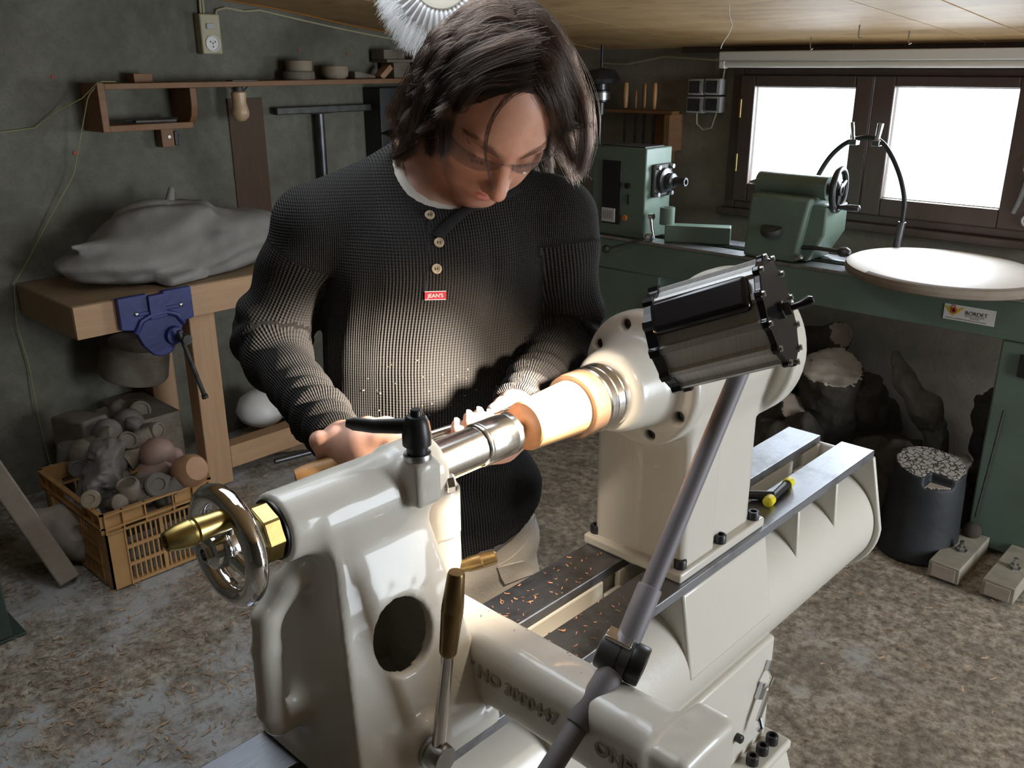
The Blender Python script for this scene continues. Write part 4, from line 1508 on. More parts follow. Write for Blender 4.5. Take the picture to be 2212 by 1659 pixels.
piece('barrel', 408, 1018, .300, 1.05, CAM_R * .72 - CAM_F * .55 + V3(0, 0, .25), 'blockred', "bright orange barrel-shaped piece at the crate's front right corner")
piece('ball', 340, 982, .330, 1.15, V3(.3, .2, 1), 'blockrose', "reddish ball with knots at the back right of the crate")
piece('cone', 345, 1012, .295, 1.05, V3(.5, .6, .5), 'blockrose', "broken reddish cone lying beside the orange barrel-shaped piece")
piece('puck', 340, 1048, .285, 1.0, V3(.9, -.1, .55), 'dusty2', "grey puck standing on edge behind the crate's front rail")
piece('cup', 280, 1064, .275, 1.0, V3(.15, -.2, 1), 'dusty', "pale dusty cup standing at the middle of the front rail")
piece('puck', 197, 1080, .275, .75, V3(.7, -.5, .6), 'block', "small pale disc with ring at the crate's front left corner")
lc = at(225, 1015, z=.305)


def f_lump(p):
    ax_ = unit(V3(.62, -.45, -.25))
    d = s_cap(p, lc - ax_ * .055, lc + ax_ * .06, .060, .050)
    d = np.maximum(d, s_plane(p, lc + ax_ * .088, ax_ + V3(.1, .5, .2)))
    q = np.stack([p @ ax_ * .35, p @ unit(np.cross(ax_, V3(0, 0, 1))), p[:, 2]], -1)
    return (d + .016 * noise3(q, 24) - .010 * np.abs(noise3(q, 60))) * .8


o = solid("turned_offcut", f_lump, lc - .16, lc + .16, .005, M['dusty2'])
tag(o, "big cracked dark lump on top of the heap", "wood offcut", "turned wood pieces heaped in the crate")
piece('ball', 180, 978, .310, .95, V3(.2, .3, 1), 'dusty', "dusty ball at the heap's left side behind the dark lump")
piece('knob', 222, 955, .330, 1.15, V3(.5, .8, .2), 'dusty', "large dusty knob lying behind the dark cracked lump")
piece('ball', 232, 935, .330, 1.0, V3(0, .4, 1), 'dusty2', "round grey ball at the back of the heap")
piece('cup', 270, 960, .335, .92, V3(.75, .1, .65), 'dusty', "split cup facing forward in the middle of the heap")
piece('cup', 305, 948, .320, .9, V3(.3, .9, .25), 'dusty', "dusty cylinder lying behind the split cup")
piece('cone', 295, 985, .310, .8, V3(.1, .9, .3), 'block', "pale cone between the split cup and the reddish ball")
piece('ball', 375, 985, .310, .62, V3(.2, .3, 1), 'blockrose', "small reddish ball behind the orange barrel-shaped piece")
piece('cone', 308, 1040, .275, .9, V3(.3, -.2, 1), 'dusty', "grey cone behind the pale dusty cup")
piece('knob', 250, 1088, .262, .7, V3(.8, .2, .3), 'dusty', "pale pointed knob low at the front rail, left of the cup")
piece('ball', 210, 1040, .255, .95, V3(.8, .2, .3), 'blockred', "ochre ball half hidden under the dark cracked lump")
piece('cup', 150, 985, .265, 1.1, V3(.2, .1, 1), 'dusty2', "dark cup at the heap's far left edge")
piece('ball', 360, 1075, .215, .9, V3(.2, .1, 1), 'dusty', "pale ball seen through the crate's hand hole")
for k_, (kd_, px_, py_, z_, s_, ax_, mt_, lb_) in enumerate((  # low pieces coloured darker, standing in for shade deep in the heap
        ('cup', 165, 1010, .270, .8, V3(.9, -.2, .2), 'dusty2', "dark cup on its side at the crate's left wall"),
        ('ball', 262, 1040, .262, .75, V3(.2, 1, .1), 'dusty', "small dusty ball between the dark lump and the grey cone"),
        ('puck', 312, 1068, .262, .8, V3(.6, -.3, .7), 'dusty2', "dark puck wedged between cup and grey puck at the front rail"),
        ('cone', 188, 1045, .262, .9, V3(-.3, .2, 1), 'dusty2', "dark cone beside the crate's left wall behind the small pale disc"),
        ('cup', 372, 1052, .268, .7, V3(.3, .8, .5), 'dusty2', "dark little cup under the orange barrel-shaped piece"),
        ('egg', 205, 925, .325, .85, V3(.4, 1, .3), 'dusty2', "dark egg shape at the far left back of the heap"),
        ('cup', 330, 930, .315, .8, V3(.9, .3, .2), 'dusty', "dusty ring-ended piece at the back right beside the bench leg"),
        ('knob', 285, 925, .320, .8, V3(.2, .5, 1), 'dusty2', "dark knob upright at the back of the heap"))):
    piece(kd_, px_, py_, z_, s_, ax_, mt_, lb_)
piece('egg', 300, 1110, .14, .9, V3(.2, 1, .1), 'blockrose', "reddish lump low in the crate behind the front slats")
piece('egg', 380, 1115, .12, .9, V3(.6, 1, .1), 'dusty', "dusty lump low in the crate's right half behind the slats")
# boxes and blanks stacked behind the crate, under the bench
o = MB().span((-3.43, 1.10, .0), (-3.06, 1.24, .235)).obj("cardboard_carton", M['dusty'], bevel=.004)
tag(o, "dark brown carton behind the crate against the wall", "carton")
o = MB().box((-3.16, 1.10, .30), (.20, .10, .125), (unit(V3(1, .2, .1)), unit(V3(-.2, 1, 0)), V3(0, 0, 1))).obj("wood_block", M['dusty'], bevel=.01)
tag(o, "squared brown block leaning behind the crate's left end", "wood block")
o = MB().span((-3.43, 1.28, .0), (-3.10, 1.445, .30)).obj("cardboard_carton", M['dusty'], bevel=.004)
tag(o, "dark carton under the bench left of its rear leg", "carton")


def under(kind, px, py, x, sc, axis, mat, label):
    c = at(px, py, x=x)
    o = MB().lathe([(r * sc, h * sc) for r, h in PRO[kind]], c, axis, 24).obj("turned_offcut", M[mat])
    return tag(o, label, "wood offcut", "dusty blanks stacked under the bench")


under('cup', 300, 886, -3.20, 1.1, V3(1, -.3, .25), 'dusty', "round cup facing forward at the top of the stack under the bench")
under('ball', 277, 915, -3.14, 1.15, V3(0, 1, .2), 'dusty2', "dark ball below the forward-facing cup under the bench")
under('knob', 245, 890, -3.28, 1.1, V3(.4, 1, .2), 'dusty', "chipped knob left of the forward-facing cup under the bench")
o = MB().lathe([(0, 0), (.12, 0), (.125, .01), (.12, .11), (.10, .13), (0, .132)], (-3.27, 1.36, .425), (.2, .15, 1), 32).obj("bowl_blank", M['dusty'], angle=40)
tag(o, "big brown bowl blank on the carton under the bench", "bowl blank")
# things under the bench between the legs
o = MB().lathe([(0, -.03), (.08, -.03), (.10, 0), (.09, .05), (.05, .09), (0, .1)], (-3.25, 1.86, .132), (.2, .1, 1), 20).obj("white_bag", M['white'], angle=60)
tag(o, "crumpled white bag under the bench behind its front leg", "bag")
o = MB().cyl((-3.22, 1.97, .1), (-3.22, 1.97, .19), .05, 20).obj("green_can", M['green'])
MB().tube([(-3.20, 2.0, .19), (-3.16, 2.10, .20)], .007, 8).obj("handle", M['dull_steel'], o)
tag(o, "small dark green can under the bench beside the white bag", "can")


def f_heap(p):
    d = s_ell(p, (-3.22, 2.15, .0), (.22, .42, .105)) + .018 * noise3(p, 18) + .008 * noise3(p, 55)
    return smax(d, s_plane(p, (0, 0, .001), (0, 0, -1)), .004)


hp_ = solid("shavings_heap", f_heap, (-3.44, 1.68, -.01), (-2.98, 2.62, .16), .011, M['shaving'])
tag(hp_, "heap of brown wood shavings under the bench", "shavings", kind='stuff')
mb = MB().tube([(-2.93, 1.72, .05), (-2.85, 2.10, .055), (-2.80, 2.45, .06)], .012, 10)
tag(mb.obj("steel_rod", M['dark_steel']), "dark steel bar lying in front of the bench's lower rail", "rod")

# slanted round board and its neighbours at the far left
e1 = unit(V3(-.09, -.12, .384))
m_ = unit(V3(.96, -.18, .17) - e1 * np.dot(e1, V3(.96, -.18, .17)))
mb = MB().box(V3(-2.675, .822, .020) + e1 * .37 - m_ * .13, (.74, .064, .26), (e1, np.cross(m_, e1), m_))
o = mb.obj("thick_plank", M['discedge'], bevel=.006)
tag(o, "thick dusty plank leaning at a slant left of the crate", "plank")


def f_burl(p):
    d = s_ell(p, (-2.83, .92, .10), (.095, .085, .105))
    d = smin(d, s_ell(p, (-2.90, .84, .12), (.06, .06, .06)), .04) + .010 * noise3(p, 22)
    d = smax(d, -s_ell(p, (-2.735, .895, .135), (.035, .022, .022)), .01)
    d = smax(d, -s_ell(p, (-2.75, .925, .10), (.03, .018, .016)), .01)
    return smax(d, s_plane(p, (0, 0, .002), (0, 0, -1)), .004)


o = solid("hollow_burl", f_burl, (-3.0, .75, -.01), (-2.68, 1.04, .24), .006, M['cut'])
tag(o, "pale knotty burl with dark holes between board and crate", "burl")
g = thing("green_machine_foot", (-2.62, .55, 0), "dark green machine leg with foot plate cut off by the picture's left edge", "machine")
MB().prism([(-.07, 0), (.05, 0), (.02, .75), (-.07, .75)], (-2.565, .600, .008), (1, 0, 0), (0, 0, 1), 0, .12).obj("leg", M['green_dark'], g, bevel=.006)
MB().span((-2.68, .44, 0), (-2.515, .635, .008)).obj("foot_plate", M['green_dark'], g, bevel=.002)
# ------------------------------------------------------------------ green lathe in front of the window
gl_ = thing("green_lathe", (-1.5, 3.1, 0), "long dark green lathe on pedestal under the window", "lathe")
GF, GB, GZ = 2.980, 3.225, .857
MB().span((-3.05, GF, .722), (-.30, GF + .055, GZ - .012)).obj("bed_side", M['green'], gl_, smooth=False, bevel=.004)
MB().span((-3.05, GB - .055, .722), (-.30, GB, GZ - .012)).obj("bed_side", M['green'], gl_, smooth=False, bevel=.004)
for (a, b) in ((GF - .006, GF + .085), (GB - .085, GB + .006)):
    MB().span((-3.05, a, GZ - .0118), (-.30, b, GZ)).obj("way", M['dull_steel'], gl_, smooth=False, bevel=.002)
# headstock
mb = MB().span((-2.385, 2.998, GZ), (-2.118, 3.176, 1.213))
hd_ = mb.obj("headstock_box", M['green'], gl_, bevel=.006, seg=3)
MB().span((-2.33, 2.993, .905), (-2.235, 2.9978, 1.158)).obj("door_panel", M['black'], hd_, bevel=.002)
pp = MB().span((-2.325, 2.990, .912), (-2.258, 2.9928, .968)).obj("instruction_plate", M['paper'], hd_, smooth=False)
mb = MB()
for k in range(5):
    mb.span((-2.316 + k * .011, 2.9888, .924), (-2.312 + k * .011, 2.9899, .958))
tag(mb.obj("print", M['greyink'], hd_, smooth=False), kind='stuff')
MB().lathe([(.013, 0), (.011, .006), (0, .007)], (-2.212, 2.9975, .935), (0, -1, 0), 16).obj("orange_tag", M['orange'], hd_)
MB().cyl((-2.20, 2.9975, 1.065), (-2.20, 2.986, 1.065), .012, 16).obj("lock_knob", M['black'], hd_)
MB().span((-2.2, 2.994, .99), (-2.194, 2.9975, 1.03)).obj("slot", M['inside'], hd_, smooth=False)
MB().span((-2.36, 3.02, 1.2132), (-2.14, 3.15, 1.217)).obj("top_tray", M['castdark'], hd_, smooth=False)
hx, hy, hz = -2.118, 3.098, 1.086
mb = MB().box((hx + .009, hy, hz), (.018, .125, .130))
mb.obj("bearing_plate", M['castdark'], hd_, bevel=.008)
for dy in (-.047, .047):
    for dz in (-.053, .053):
        MB().lathe([(.011, 0), (.011, .012), (.009, .015), (0, .015)], (hx + .018, hy + dy, hz + dz), (1, 0, 0), 6).obj("bolt", M['dull_steel'], hd_, smooth=False)
mb = MB().lathe([(.050, 0), (.048, .018), (.040, .022), (.030, .024), (.030, .050), (.024, .054), (.017, .056), (.017, .078), (.018, .079), (.018, .106), (.016, .108), (.010, .108), (.009, .09), (0, .09)], (hx + .016, hy, hz), (1, 0, 0), 40)
mb.obj("spindle", M['dark_steel'], hd_, angle=30)
# tool rest base with its arm
mb = MB().prism([(0, 0), (.215, 0), (.215, .038), (0, .070)], (-2.035, 3.02, GZ), (1, 0, .0), (0, 0, 1), -.165, 0) if False else MB()
fr = (unit(V3(.88, .47, 0)), unit(V3(-.47, .88, 0)), V3(0, 0, 1))
mb.box((-1.93, 3.105, GZ + .033), (.255, .072, .066), fr)
rb = mb.obj("rest_bracket", M['green'], gl_, bevel=.004)
MB().cyl((-2.045, 3.055, GZ + .064), (-2.045, 3.055, .988), .030, 28).obj("rest_post", M['green'], rb)
MB().lathe([(.016, 0), (0, .001)], (-2.045, 3.055, .9885), (0, 0, 1), 20).obj("post_bore", M['inside'], rb)
mb = MB()
mb.tube([(-2.085, 3.0, .950), (-2.075, 3.0, .90), (-2.065, 3.0, .868)], [.008, .0065, .0055], 12)
mb.lathe([(.011, -.01), (.012, .01)], (-2.085, 3.004, .953), (1, 0, 0), 14)
mb.obj("locking_lever", M['chrome'], rb)
mb = MB().lathe([(.014, 0), (.020, .012), (.016, .026), (0, .028)], (-2.09, 2.978, .872), (1, .1, 0), 18)
mb.obj("hub", M['dull_steel'], rb)
mb = MB().tube([(-2.09, 2.972, .868), (-2.16, 2.94, .842), (-2.23, 2.92, .818)], .005, 10)
mb.lathe([(.010, 0), (.016, .01), (.016, .022), (.008, .032), (0, .033)], (-2.225, 2.922, .820), unit(V3(-.07, -.02, -.024)), 16)
mb.obj("ball_handle", M['dark_steel'], rb)
# tailstock
tb = MB()
lo = [(-1.660, 2.985), (-1.455, 2.985), (-1.455, 3.20), (-1.660, 3.20)]
hi = [(-1.652, 2.995), (-1.420, 2.995), (-1.420, 3.19), (-1.652, 3.19)]
tb.add([(x, y, GZ) for x, y in lo] + [(x, y, 1.085) for x, y in hi], [(3, 2, 1, 0), (4, 5, 6, 7), (0, 1, 5, 4), (1, 2, 6, 5), (2, 3, 7, 6), (3, 0, 4, 7)])
gt = tb.obj("tailstock_body", M['green'], gl_, bevel=.012, seg=3)
MB().prism([(-.02, -.20), (.03, -.20), (.085, -.10), (.085, .0), (-.02, .0)], (-1.455, 3.19, 1.06), (1, 0, 0), (0, 0, 1), 0, .17).obj("tailstock_cheek", M['green'], gt, bevel=.008, seg=3)
MB().cyl((-1.668, 3.09, 1.113), (-1.400, 3.09, 1.113), .042, 32).obj("tail_barrel", M['green'], gt)
mb = MB().lathe([(.016, 0), (.016, .014), (.012, .016), (.002, .045), (0, .045)], (-1.668, 3.09, 1.113), (-1, 0, 0), 20)
mb.obj("tail_point", M['dull_steel'], gt)
mb = MB().lathe([(.040, 0), (.042, .008), (.040, .022), (.030, .024), (0, .024)], (-1.55, 2.990, .955), (0, -.35, 1), 28)
mb.obj("clamp_nut", M['castdark'], gt)
hw = V3(-1.365, 3.085, 1.113)
wv = MB().torus(hw, unit(V3(1, .12, 0)), .070, .011, 48, 14).obj("handwheel", M['black'], gt)
mb = MB()
for k in range(3):
    a = 2 * PI * k / 3 + .4
    u_, v_, _ = frame_of(V3(1, .12, 0))
    dr = u_ * math.cos(a) + v_ * math.sin(a)
    mb.tube([hw + dr * .01, hw + dr * .064], [.012, .009], 10)
mb.lathe([(.022, -.030), (.022, .012), (.012, .014), (.011, .008), (0, .008)], hw, (1, .12, 0), 24)
mb.obj("wheel_spoke", M['black'], wv)
mb = MB().lathe([(.004, 0), (.007, .004), (.008, .02), (.012, .06), (.011, .082), (.006, .086), (0, .086)], hw + (.0, -.012, -.058), (1, .05, .03), 20)
mb.obj("crank_handle", M['dark_steel'], wv)
mb = MB().tube([(-1.452, 3.02, .910), (-1.38, 3.02, .915), (-1.30, 3.02, .914)], .0075, 12)
mb.lathe([(.008, 0), (.017, .012), (.018, .030), (.010, .044), (0, .045)], (-1.315, 3.02, .914), (1, 0, 0), 20)
mb.obj("lock_lever", M['dark_steel'], gt)
mb = MB().tube([(-1.45, 2.99, .872), (-1.43, 2.985, .885)], .009, 10)
mb.obj("stud", M['dull_steel'], gt)
# pedestal at the right, rod, ball, feet
ps = MB().span((-.745, 2.985, .016), (-.36, 3.20, .7218)).obj("pedestal", M['green'], gl_, bevel=.006)
MB().span((-.685, 2.975, .615), (-.45, 2.9848, .685)).obj("hand_hole", M['inside'], ps, smooth=False)
MB().tube([(-.700, 2.972, .50), (-.722, 2.966, .12)], .0035, 8).obj("hanging_rod", M['castdark'], ps)
MB().lathe([(0, -.030), (.018, -.024), (.028, -.010), (.030, 0), (.028, .010), (.018, .024), (0, .030)], (-.722, 2.955, .075), (0, 0, 1), 24).obj("counterweight_ball", M['bark'], ps)
for (x0, x1) in ((-.765, -.672), (-.608, -.515)):
    f = MB().span((x0, 2.702, .004), (x1, 2.984, .058)).obj("foot_beam", M['foot'], gl_, bevel=.003)
    MB().span((x0 + .012, 2.698, .010), (x1 - .012, 2.7018, .050)).obj("end_wood", M['cut'], f, smooth=False)
    b = MB()
    b.lathe([(.020, 0), (.020, .003), (.013, .003), (.013, .014), (.007, .015), (.007, .034), (0, .035)], ((x0 + x1) / 2 + .006, 2.83, .058), (0, 0, 1), 6)
    b.obj("anchor_bolt", M['zinc'], f, smooth=False)
MB().span((-2.34, 2.985, .004), (-2.02, 3.20, .7218)).obj("pedestal", M['green'], gl_, bevel=.006)
MB().lathe([(0, 0), (.07, 0), (.075, .02), (.06, .05), (0, .052)], (-1.98, 3.03, .60), (1, -.5, 0), 28).obj("motor_pulley", M['castdark'], gl_)
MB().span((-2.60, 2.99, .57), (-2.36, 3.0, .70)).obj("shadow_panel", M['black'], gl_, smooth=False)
# maker's sticker
stk = MB().span((-.926, 2.9785, .756), (-.774, 2.9799, .806)).obj("maker_sticker", M['white'], gl_, smooth=False)
text_obj("print", "BORDET", (-.862, 2.9782, .7795), (1, 0, 0), (0, 0, 1), .0175, M['ink'], stk, .0002)
text_obj("print", "MACHINES OUTILS BOIS", (-.861, 2.9782, .7735), (1, 0, 0), (0, 0, 1), .0052, M['greyink'], stk, .0001)
text_obj("print", "TOURNAGE", (-.845, 2.9782, .7675), (1, 0, 0), (0, 0, 1), .0052, M['greyink'], stk, .0001)
text_obj("print", "4 RUE DU TOURNEUR  TEL 00 00 00  FAX 00 00 00", (-.920, 2.9782, .7600), (1, 0, 0), (0, 0, 1), .0056, M['greyink'], stk, .0001)
mb = MB().prism([(-.032, .018), (-.012, .012), (.012, .012), (.032, .018), (.014, -.002), (0, -.013), (-.014, -.002)][::-1], (-.897, 2.9783, .783), (1, 0, 0), (0, 0, 1), -.0002, .0002)
mb.obj("emblem_wings", M['yellowink'], stk, smooth=False)
mb = MB().lathe([(.0095, 0), (.0095, .0003), (.004, .0003), (.004, 0)], (-.897, 2.9780, .787), (0, -1, 0), 20)
mb.torus((-.897, 2.9777, .798), (0, 1, 0), .006, .0012, 20, 6)
mb.obj("emblem_ring", M['redink'], stk)

# flexible coolant hose arched over the tailstock, held by two levers
hs_ = thing("hose_arch", (-1.2, 3.25, .86), "black hose bent in an arch before the window with two clips", "hose")
ctl = np.array([(-1.545, 3.23, 1.02), (-1.526, 3.24, 1.125), (-1.49, 3.25, 1.202), (-1.452, 3.25, 1.243), (-1.411, 3.25, 1.270), (-1.346, 3.25, 1.284), (-1.303, 3.25, 1.270), (-1.262, 3.25, 1.225), (-1.223, 3.25, 1.157), (-1.203, 3.25, 1.10), (-1.194, 3.25, 1.06), (-1.195, 3.25, .96), (-1.205, 3.245, .86)])
tt = np.linspace(0, len(ctl) - 1, 50)
P = np.stack([np.interp(tt, np.arange(len(ctl)), ctl[:, k]) for k in range(3)], -1)
for _ in range(4):
    P[1:-1] = .25 * P[:-2] + .5 * P[1:-1] + .25 * P[2:]
MB().tube(P, .0085, 12).obj("hose", M['black'], hs_)
MB().tube([(-1.195, 3.25, 1.0), (-1.205, 3.245, .858)], .0135, 14).obj("hose_foot", M['dark_steel'], hs_)
for (x, dx) in ((-1.400, -.022), (-1.318, .012)):
    mb = MB()
    mb.tube([(x, 3.245, 1.262), (x + dx * .2, 3.24, 1.285), (x + dx * .6 , 3.24, 1.33)], [.010, .009, .011], 10, flat=(1, .6))
    mb.box((x, 3.245, 1.262), (.028, .03, .020))
    mb.obj("clip_lever", M['zinc'], hs_, bevel=.002)
# round board on the lathe bed, window glare put into its pale top colour
mb = MB().lathe([(0, 0), (.285, 0), (.300, .007), (.304, .020), (.299, .033), (.287, .039), (0, .040)], (-.972, 3.055, GZ + .010), (.028, 0, 1), 96)
o = mb.obj("round_board", [M['discedge'], M['disc']], angle=30)
for p in o.data.polygons:
    p.material_index = 1 if p.normal.z > .9 else 0
tag(o, "large thick round board, window glare coloured into its top, lying on the green lathe bed", "board")

# ------------------------------------------------------------------ on the window wall
bxs = thing("switch_boxes", (-2.13, YB, 1.4), "cluster of grey electrical boxes on the wall left of the window", "switch box")
for (x0, x1, z0, z1) in ((-2.212, -2.138, 1.402, 1.466), (-2.130, -2.055, 1.404, 1.468), (-2.214, -2.132, 1.330, 1.396), (-2.128, -2.050, 1.334, 1.398)):
    b = MB().span((x0, YB - .045, z0), (x1, YB, z1)).obj("box", M['greybox'], bxs, bevel=.004)
    MB().span((x0 + .008, YB - .050, z0 + .008), (x1 - .012, YB - .0452, z1 - .008)).obj("cover", M['dark_steel'] , b, bevel=.002)
mb = MB()
mb.tube([(-2.175, YB - .02, 1.330), (-2.172, YB - .02, 1.285), (-2.14, YB - .02, 1.262), (-2.10, YB - .02, 1.272), (-2.08, YB - .02, 1.334)], .0035, 6)
mb.tube([(-2.06, YB - .02, 1.468), (-2.055, YB - .02, 1.52), (-2.10, YB - .02, 1.545)], .0035, 6)
tag(mb.obj("cable_loop", M['ivory'], bxs), kind='stuff')
mb = MB()
mb.tube([(-2.70, YB - .015, 1.53), (-2.55, YB - .02, 1.525), (-2.35, YB - .02, 1.555), (-2.18, YB - .02, 1.545), (-2.03, YB - .04, 1.535)], .0035, 6)
tag(mb.obj("cable", M['ivory']), "pale cable running along the wall top to the strip light", "cable")
rk = thing("tool_rack", (-2.45, YB - .06, 1.2), "wooden rack with turning tools on the wall behind the green headstock", "rack")
MB().span((-2.72, YB - .085, 1.322), (-2.255, YB - .03, 1.336)).obj("rail", M['pine'], rk, smooth=False, bevel=.002)
MB().span((-2.285, YB - .10, 1.17), (-2.255, YB, 1.3218)).obj("rack_cheek", M['pine'], rk, smooth=False, bevel=.002)
MB().span((-2.40, YB - .02, 1.12), (-2.285, YB - .004, 1.3218)).obj("back_panel", M['pine'], rk, smooth=False, bevel=.002)
for k, (x, top, r, m, lb) in enumerate(((-2.522, 1.448, .014, 'handle', "thick pale handled turning tool, first in the wall rack"), (-2.466, 1.418, .008, 'handle2', "short dark handled turning tool, second in the wall rack"), (-2.420, 1.446, .011, 'handle2', "slim brown handled turning tool, third in the wall rack"), (-2.368, 1.448, .011, 'handle', "orange handled turning tool, last in the wall rack"))):
    tl = thing("turning_tool", (x, YB - .058, 1.15), lb, "chisel", "turning tools in the wall rack")
    MB().lathe([(.004, 0), (r * .7, .004), (r * .8, .02), (r, .06), (r * .85, top - 1.345), (r * .5, top - 1.337), (0, top - 1.336)], (x, YB - .058, 1.338), (0, 0, 1), 14).obj("handle", M[m], tl)
    MB().span((x - .005, YB - .061, 1.16 + .01 * k), (x + .005, YB - .056, 1.3375)).obj("blade", M['dark_steel'], tl, smooth=False)
dl = thing("pendant_fitting", (-2.59, 3.30, 1.3), "dark pendant fitting with bright steel collar hanging beside the man's hair", "pendant")
mb = MB().lathe([(.020, .0), (.022, .05), (.040, .055), (.042, .10), (.030, .105), (.030, .128), (.078, .132), (.085, .15), (.06, .185), (0, .195)], (-2.59, 3.30, 1.315), (0, 0, 1), 28)
mb.obj("shade", M['dark_steel'], dl, angle=40)
MB().lathe([(.0435, 0), (.0435, .030)], (-2.59, 3.30, 1.378), (0, 0, 1), 28).obj("collar", M['dull_steel'], dl)
MB().cyl((-2.59, 3.30, 1.17), (-2.59, 3.30, 1.3148), .009, 12).obj("rod", M['dark_steel'], dl)
MB().cyl((-2.59, 3.30, 1.5102), (-2.59, 3.30, ceil_z(3.30) - .001), .006, 8).obj("flex", M['black'], dl)
# coat-hanger hooks and pliers at the picture's right edge, on the window frame
pk = thing("hanging_pliers", (-.86, 3.40, 1.05), "wire-handled tool hung on the window frame's right edge", "tool")
mb = MB()
mb.tube([(-.830, 3.405, 1.262), (-.875, 3.40, 1.215), (-.878, 3.40, 1.19), (-.862, 3.40, 1.165)], .003, 6)
mb.obj("wire", M['dull_steel'], pk)
MB().tube([(-.862, 3.40, 1.168), (-.872, 3.40, 1.10), (-.886, 3.40, 1.045)], .008, 8).obj("grip", M['dull_steel'], pk)
mb = MB().torus((-.835, 3.40, 1.025), (0, 1, 0), .020, .004, 20, 6)
mb.obj("ring", M['greybox'], pk)

# ------------------------------------------------------------------ logs and stumps under the green lathe


def log(name, pts, rs, mat, label, h=.011, nz=.018, cat="log", lo=.002, ends=True):
    pts = [V3(*p) for p in pts]
    P = np.array(pts)
    rm = max(rs)

    def f(p):
        d = s_chain(p, pts, rs, .02)
        a, b = pts[0], pts[-1]
        d = smax(d, s_plane(p, b, b - pts[-2]), .003) if ends else d
        d = d + nz * noise3(p, 11) + nz * .5 * noise3(p, 34) + nz * .25 * noise3(p, 80)
        return smax(d * .8, s_plane(p, (0, 0, lo), (0, 0, -1)), .003)
    o = solid(name, f, P.min(0) - rm - .04, P.max(0) + rm + .04, h, M[mat] if not isinstance(mat, list) else mat)
    return tag(o, label, cat, "firewood logs heaped under the green lathe")


def cutcap(o, c, n, rad, mat='cut'):
    """faces that look along n near c become the pale sawn end"""
    o.data.materials.append(M[mat])
    base = LOC[o.name]
    n = unit(n)
    for p in o.data.polygons:
        if p.normal.dot(Vector(n)) > .80 and (Vector(base) + p.center - Vector(c)).length < rad:
            p.material_index = 1


L1 = log("log", [(-1.40, 3.22, .0), (-1.36, 3.19, .25), (-1.325, 3.12, .465)], [.18, .13, .118], 'bark', "thick dark log with pale sawn face looking forward")
cutcap(L1, (-1.325, 3.12, .465), V3(.035, -.07, .215), .17)
L2 = log("log", [(-1.60, 3.36, .30), (-1.52, 3.32, .46), (-1.37, 3.25, .56)], [.08, .07, .052], 'bark', "dark branch stub rising above the pale-faced log")
cutcap(L2, (-1.37, 3.25, .56), V3(.15, -.07, .10), .07, 'discedge')
L3 = log("log", [(-1.72, 3.20, .0), (-1.56, 3.10, .20), (-1.40, 3.02, .305)], [.13, .10, .062], 'bark', "dark log with small brown end below the pale-faced log")
cutcap(L3, (-1.40, 3.02, .305), V3(.16, -.08, .105), .09, 'discedge')
log("log", [(-1.75, 3.36, .0), (-1.68, 3.34, .28), (-1.62, 3.32, .46)], [.14, .12, .10], 'bark', "dark knotty log at the heap's left end behind the headstock")
log("log", [(-1.36, 2.96, .02), (-1.10, 2.90, .09), (-.98, 3.05, .05)], [.13, .15, .11], 'bark', "bulky dark log lying lowest in front of the heap")
log("log", [(-1.25, 3.25, .05), (-1.12, 3.22, .10), (-1.0, 3.25, .12)], [.13, .12, .10], 'bark', "dark log lying at the foot of the twisted branch")
L4 = log("branch", [(-.94, 3.22, .10), (-.955, 3.20, .25), (-1.0, 3.17, .38), (-1.07, 3.15, .46), (-1.115, 3.14, .55)], [.055, .040, .050, .042, .020], 'greybark', "twisted grey branch standing up against the wall", h=.007, nz=.014, cat="branch", ends=False)
L5 = log("log", [(-.86, 3.12, .10), (-.84, 3.02, .18), (-.80, 2.99, .30)], [.07, .055, .03], 'greybark', "splintered grey wood behind the waxed stump", h=.008, nz=.018)
log("log", [(-.98, 3.12, .02), (-.82, 3.08, .08), (-.72, 3.25, .20)], [.09, .10, .08], 'bark', "dark rough log beside the green pedestal")
log("log", [(-1.62, 3.02, .02), (-1.48, 2.98, .12), (-1.30, 3.0, .22)], [.12, .13, .10], 'bark', "dark knobbly log in front of the pale-faced log's foot")
log("log", [(-1.20, 3.30, .20), (-1.22, 3.22, .34), (-1.20, 3.16, .42)], [.10, .085, .06], 'bark', "dark stub right of the pale-faced log")
log("log", [(-1.78, 3.05, .30), (-1.60, 3.10, .38), (-1.45, 3.12, .42)], [.10, .11, .08], 'bark', "dark log lying across behind the headstock's rear flange")
log("log", [(-.74, 3.30, .02), (-.76, 3.27, .26), (-.78, 3.24, .44)], [.10, .09, .07], 'bark', "dark upright log against the wall behind the pedestal")
log("log", [(-1.12, 3.05, .16), (-1.0, 3.0, .20), (-.90, 3.05, .17)], [.085, .09, .07], 'bark', "dark mossy log under the twisted branch")
# waxed stump with crazed pale top


def f_stump(p):
    t = np.clip(p[:, 2] / .31, 0, 1)
    cx, cy = -.862 + .0 * t, 2.86 + .02 * t
    a = .128 - .022 * t
    q = np.hypot((p[:, 0] - cx), (p[:, 1] - cy))
    d = q - a - .006 * noise3(p, 9)
    d = smax(d, s_plane(p, (-.86, 2.86, .300), (.12, -.10, 1)), .003)
    notch = s_box(p, (-.785, 2.785, .30), (.055, .045, .040), .004)
    d = smax(d, -notch, .004)
    return smax(d * .9, s_plane(p, (0, 0, .001), (0, 0, -1)), .003)


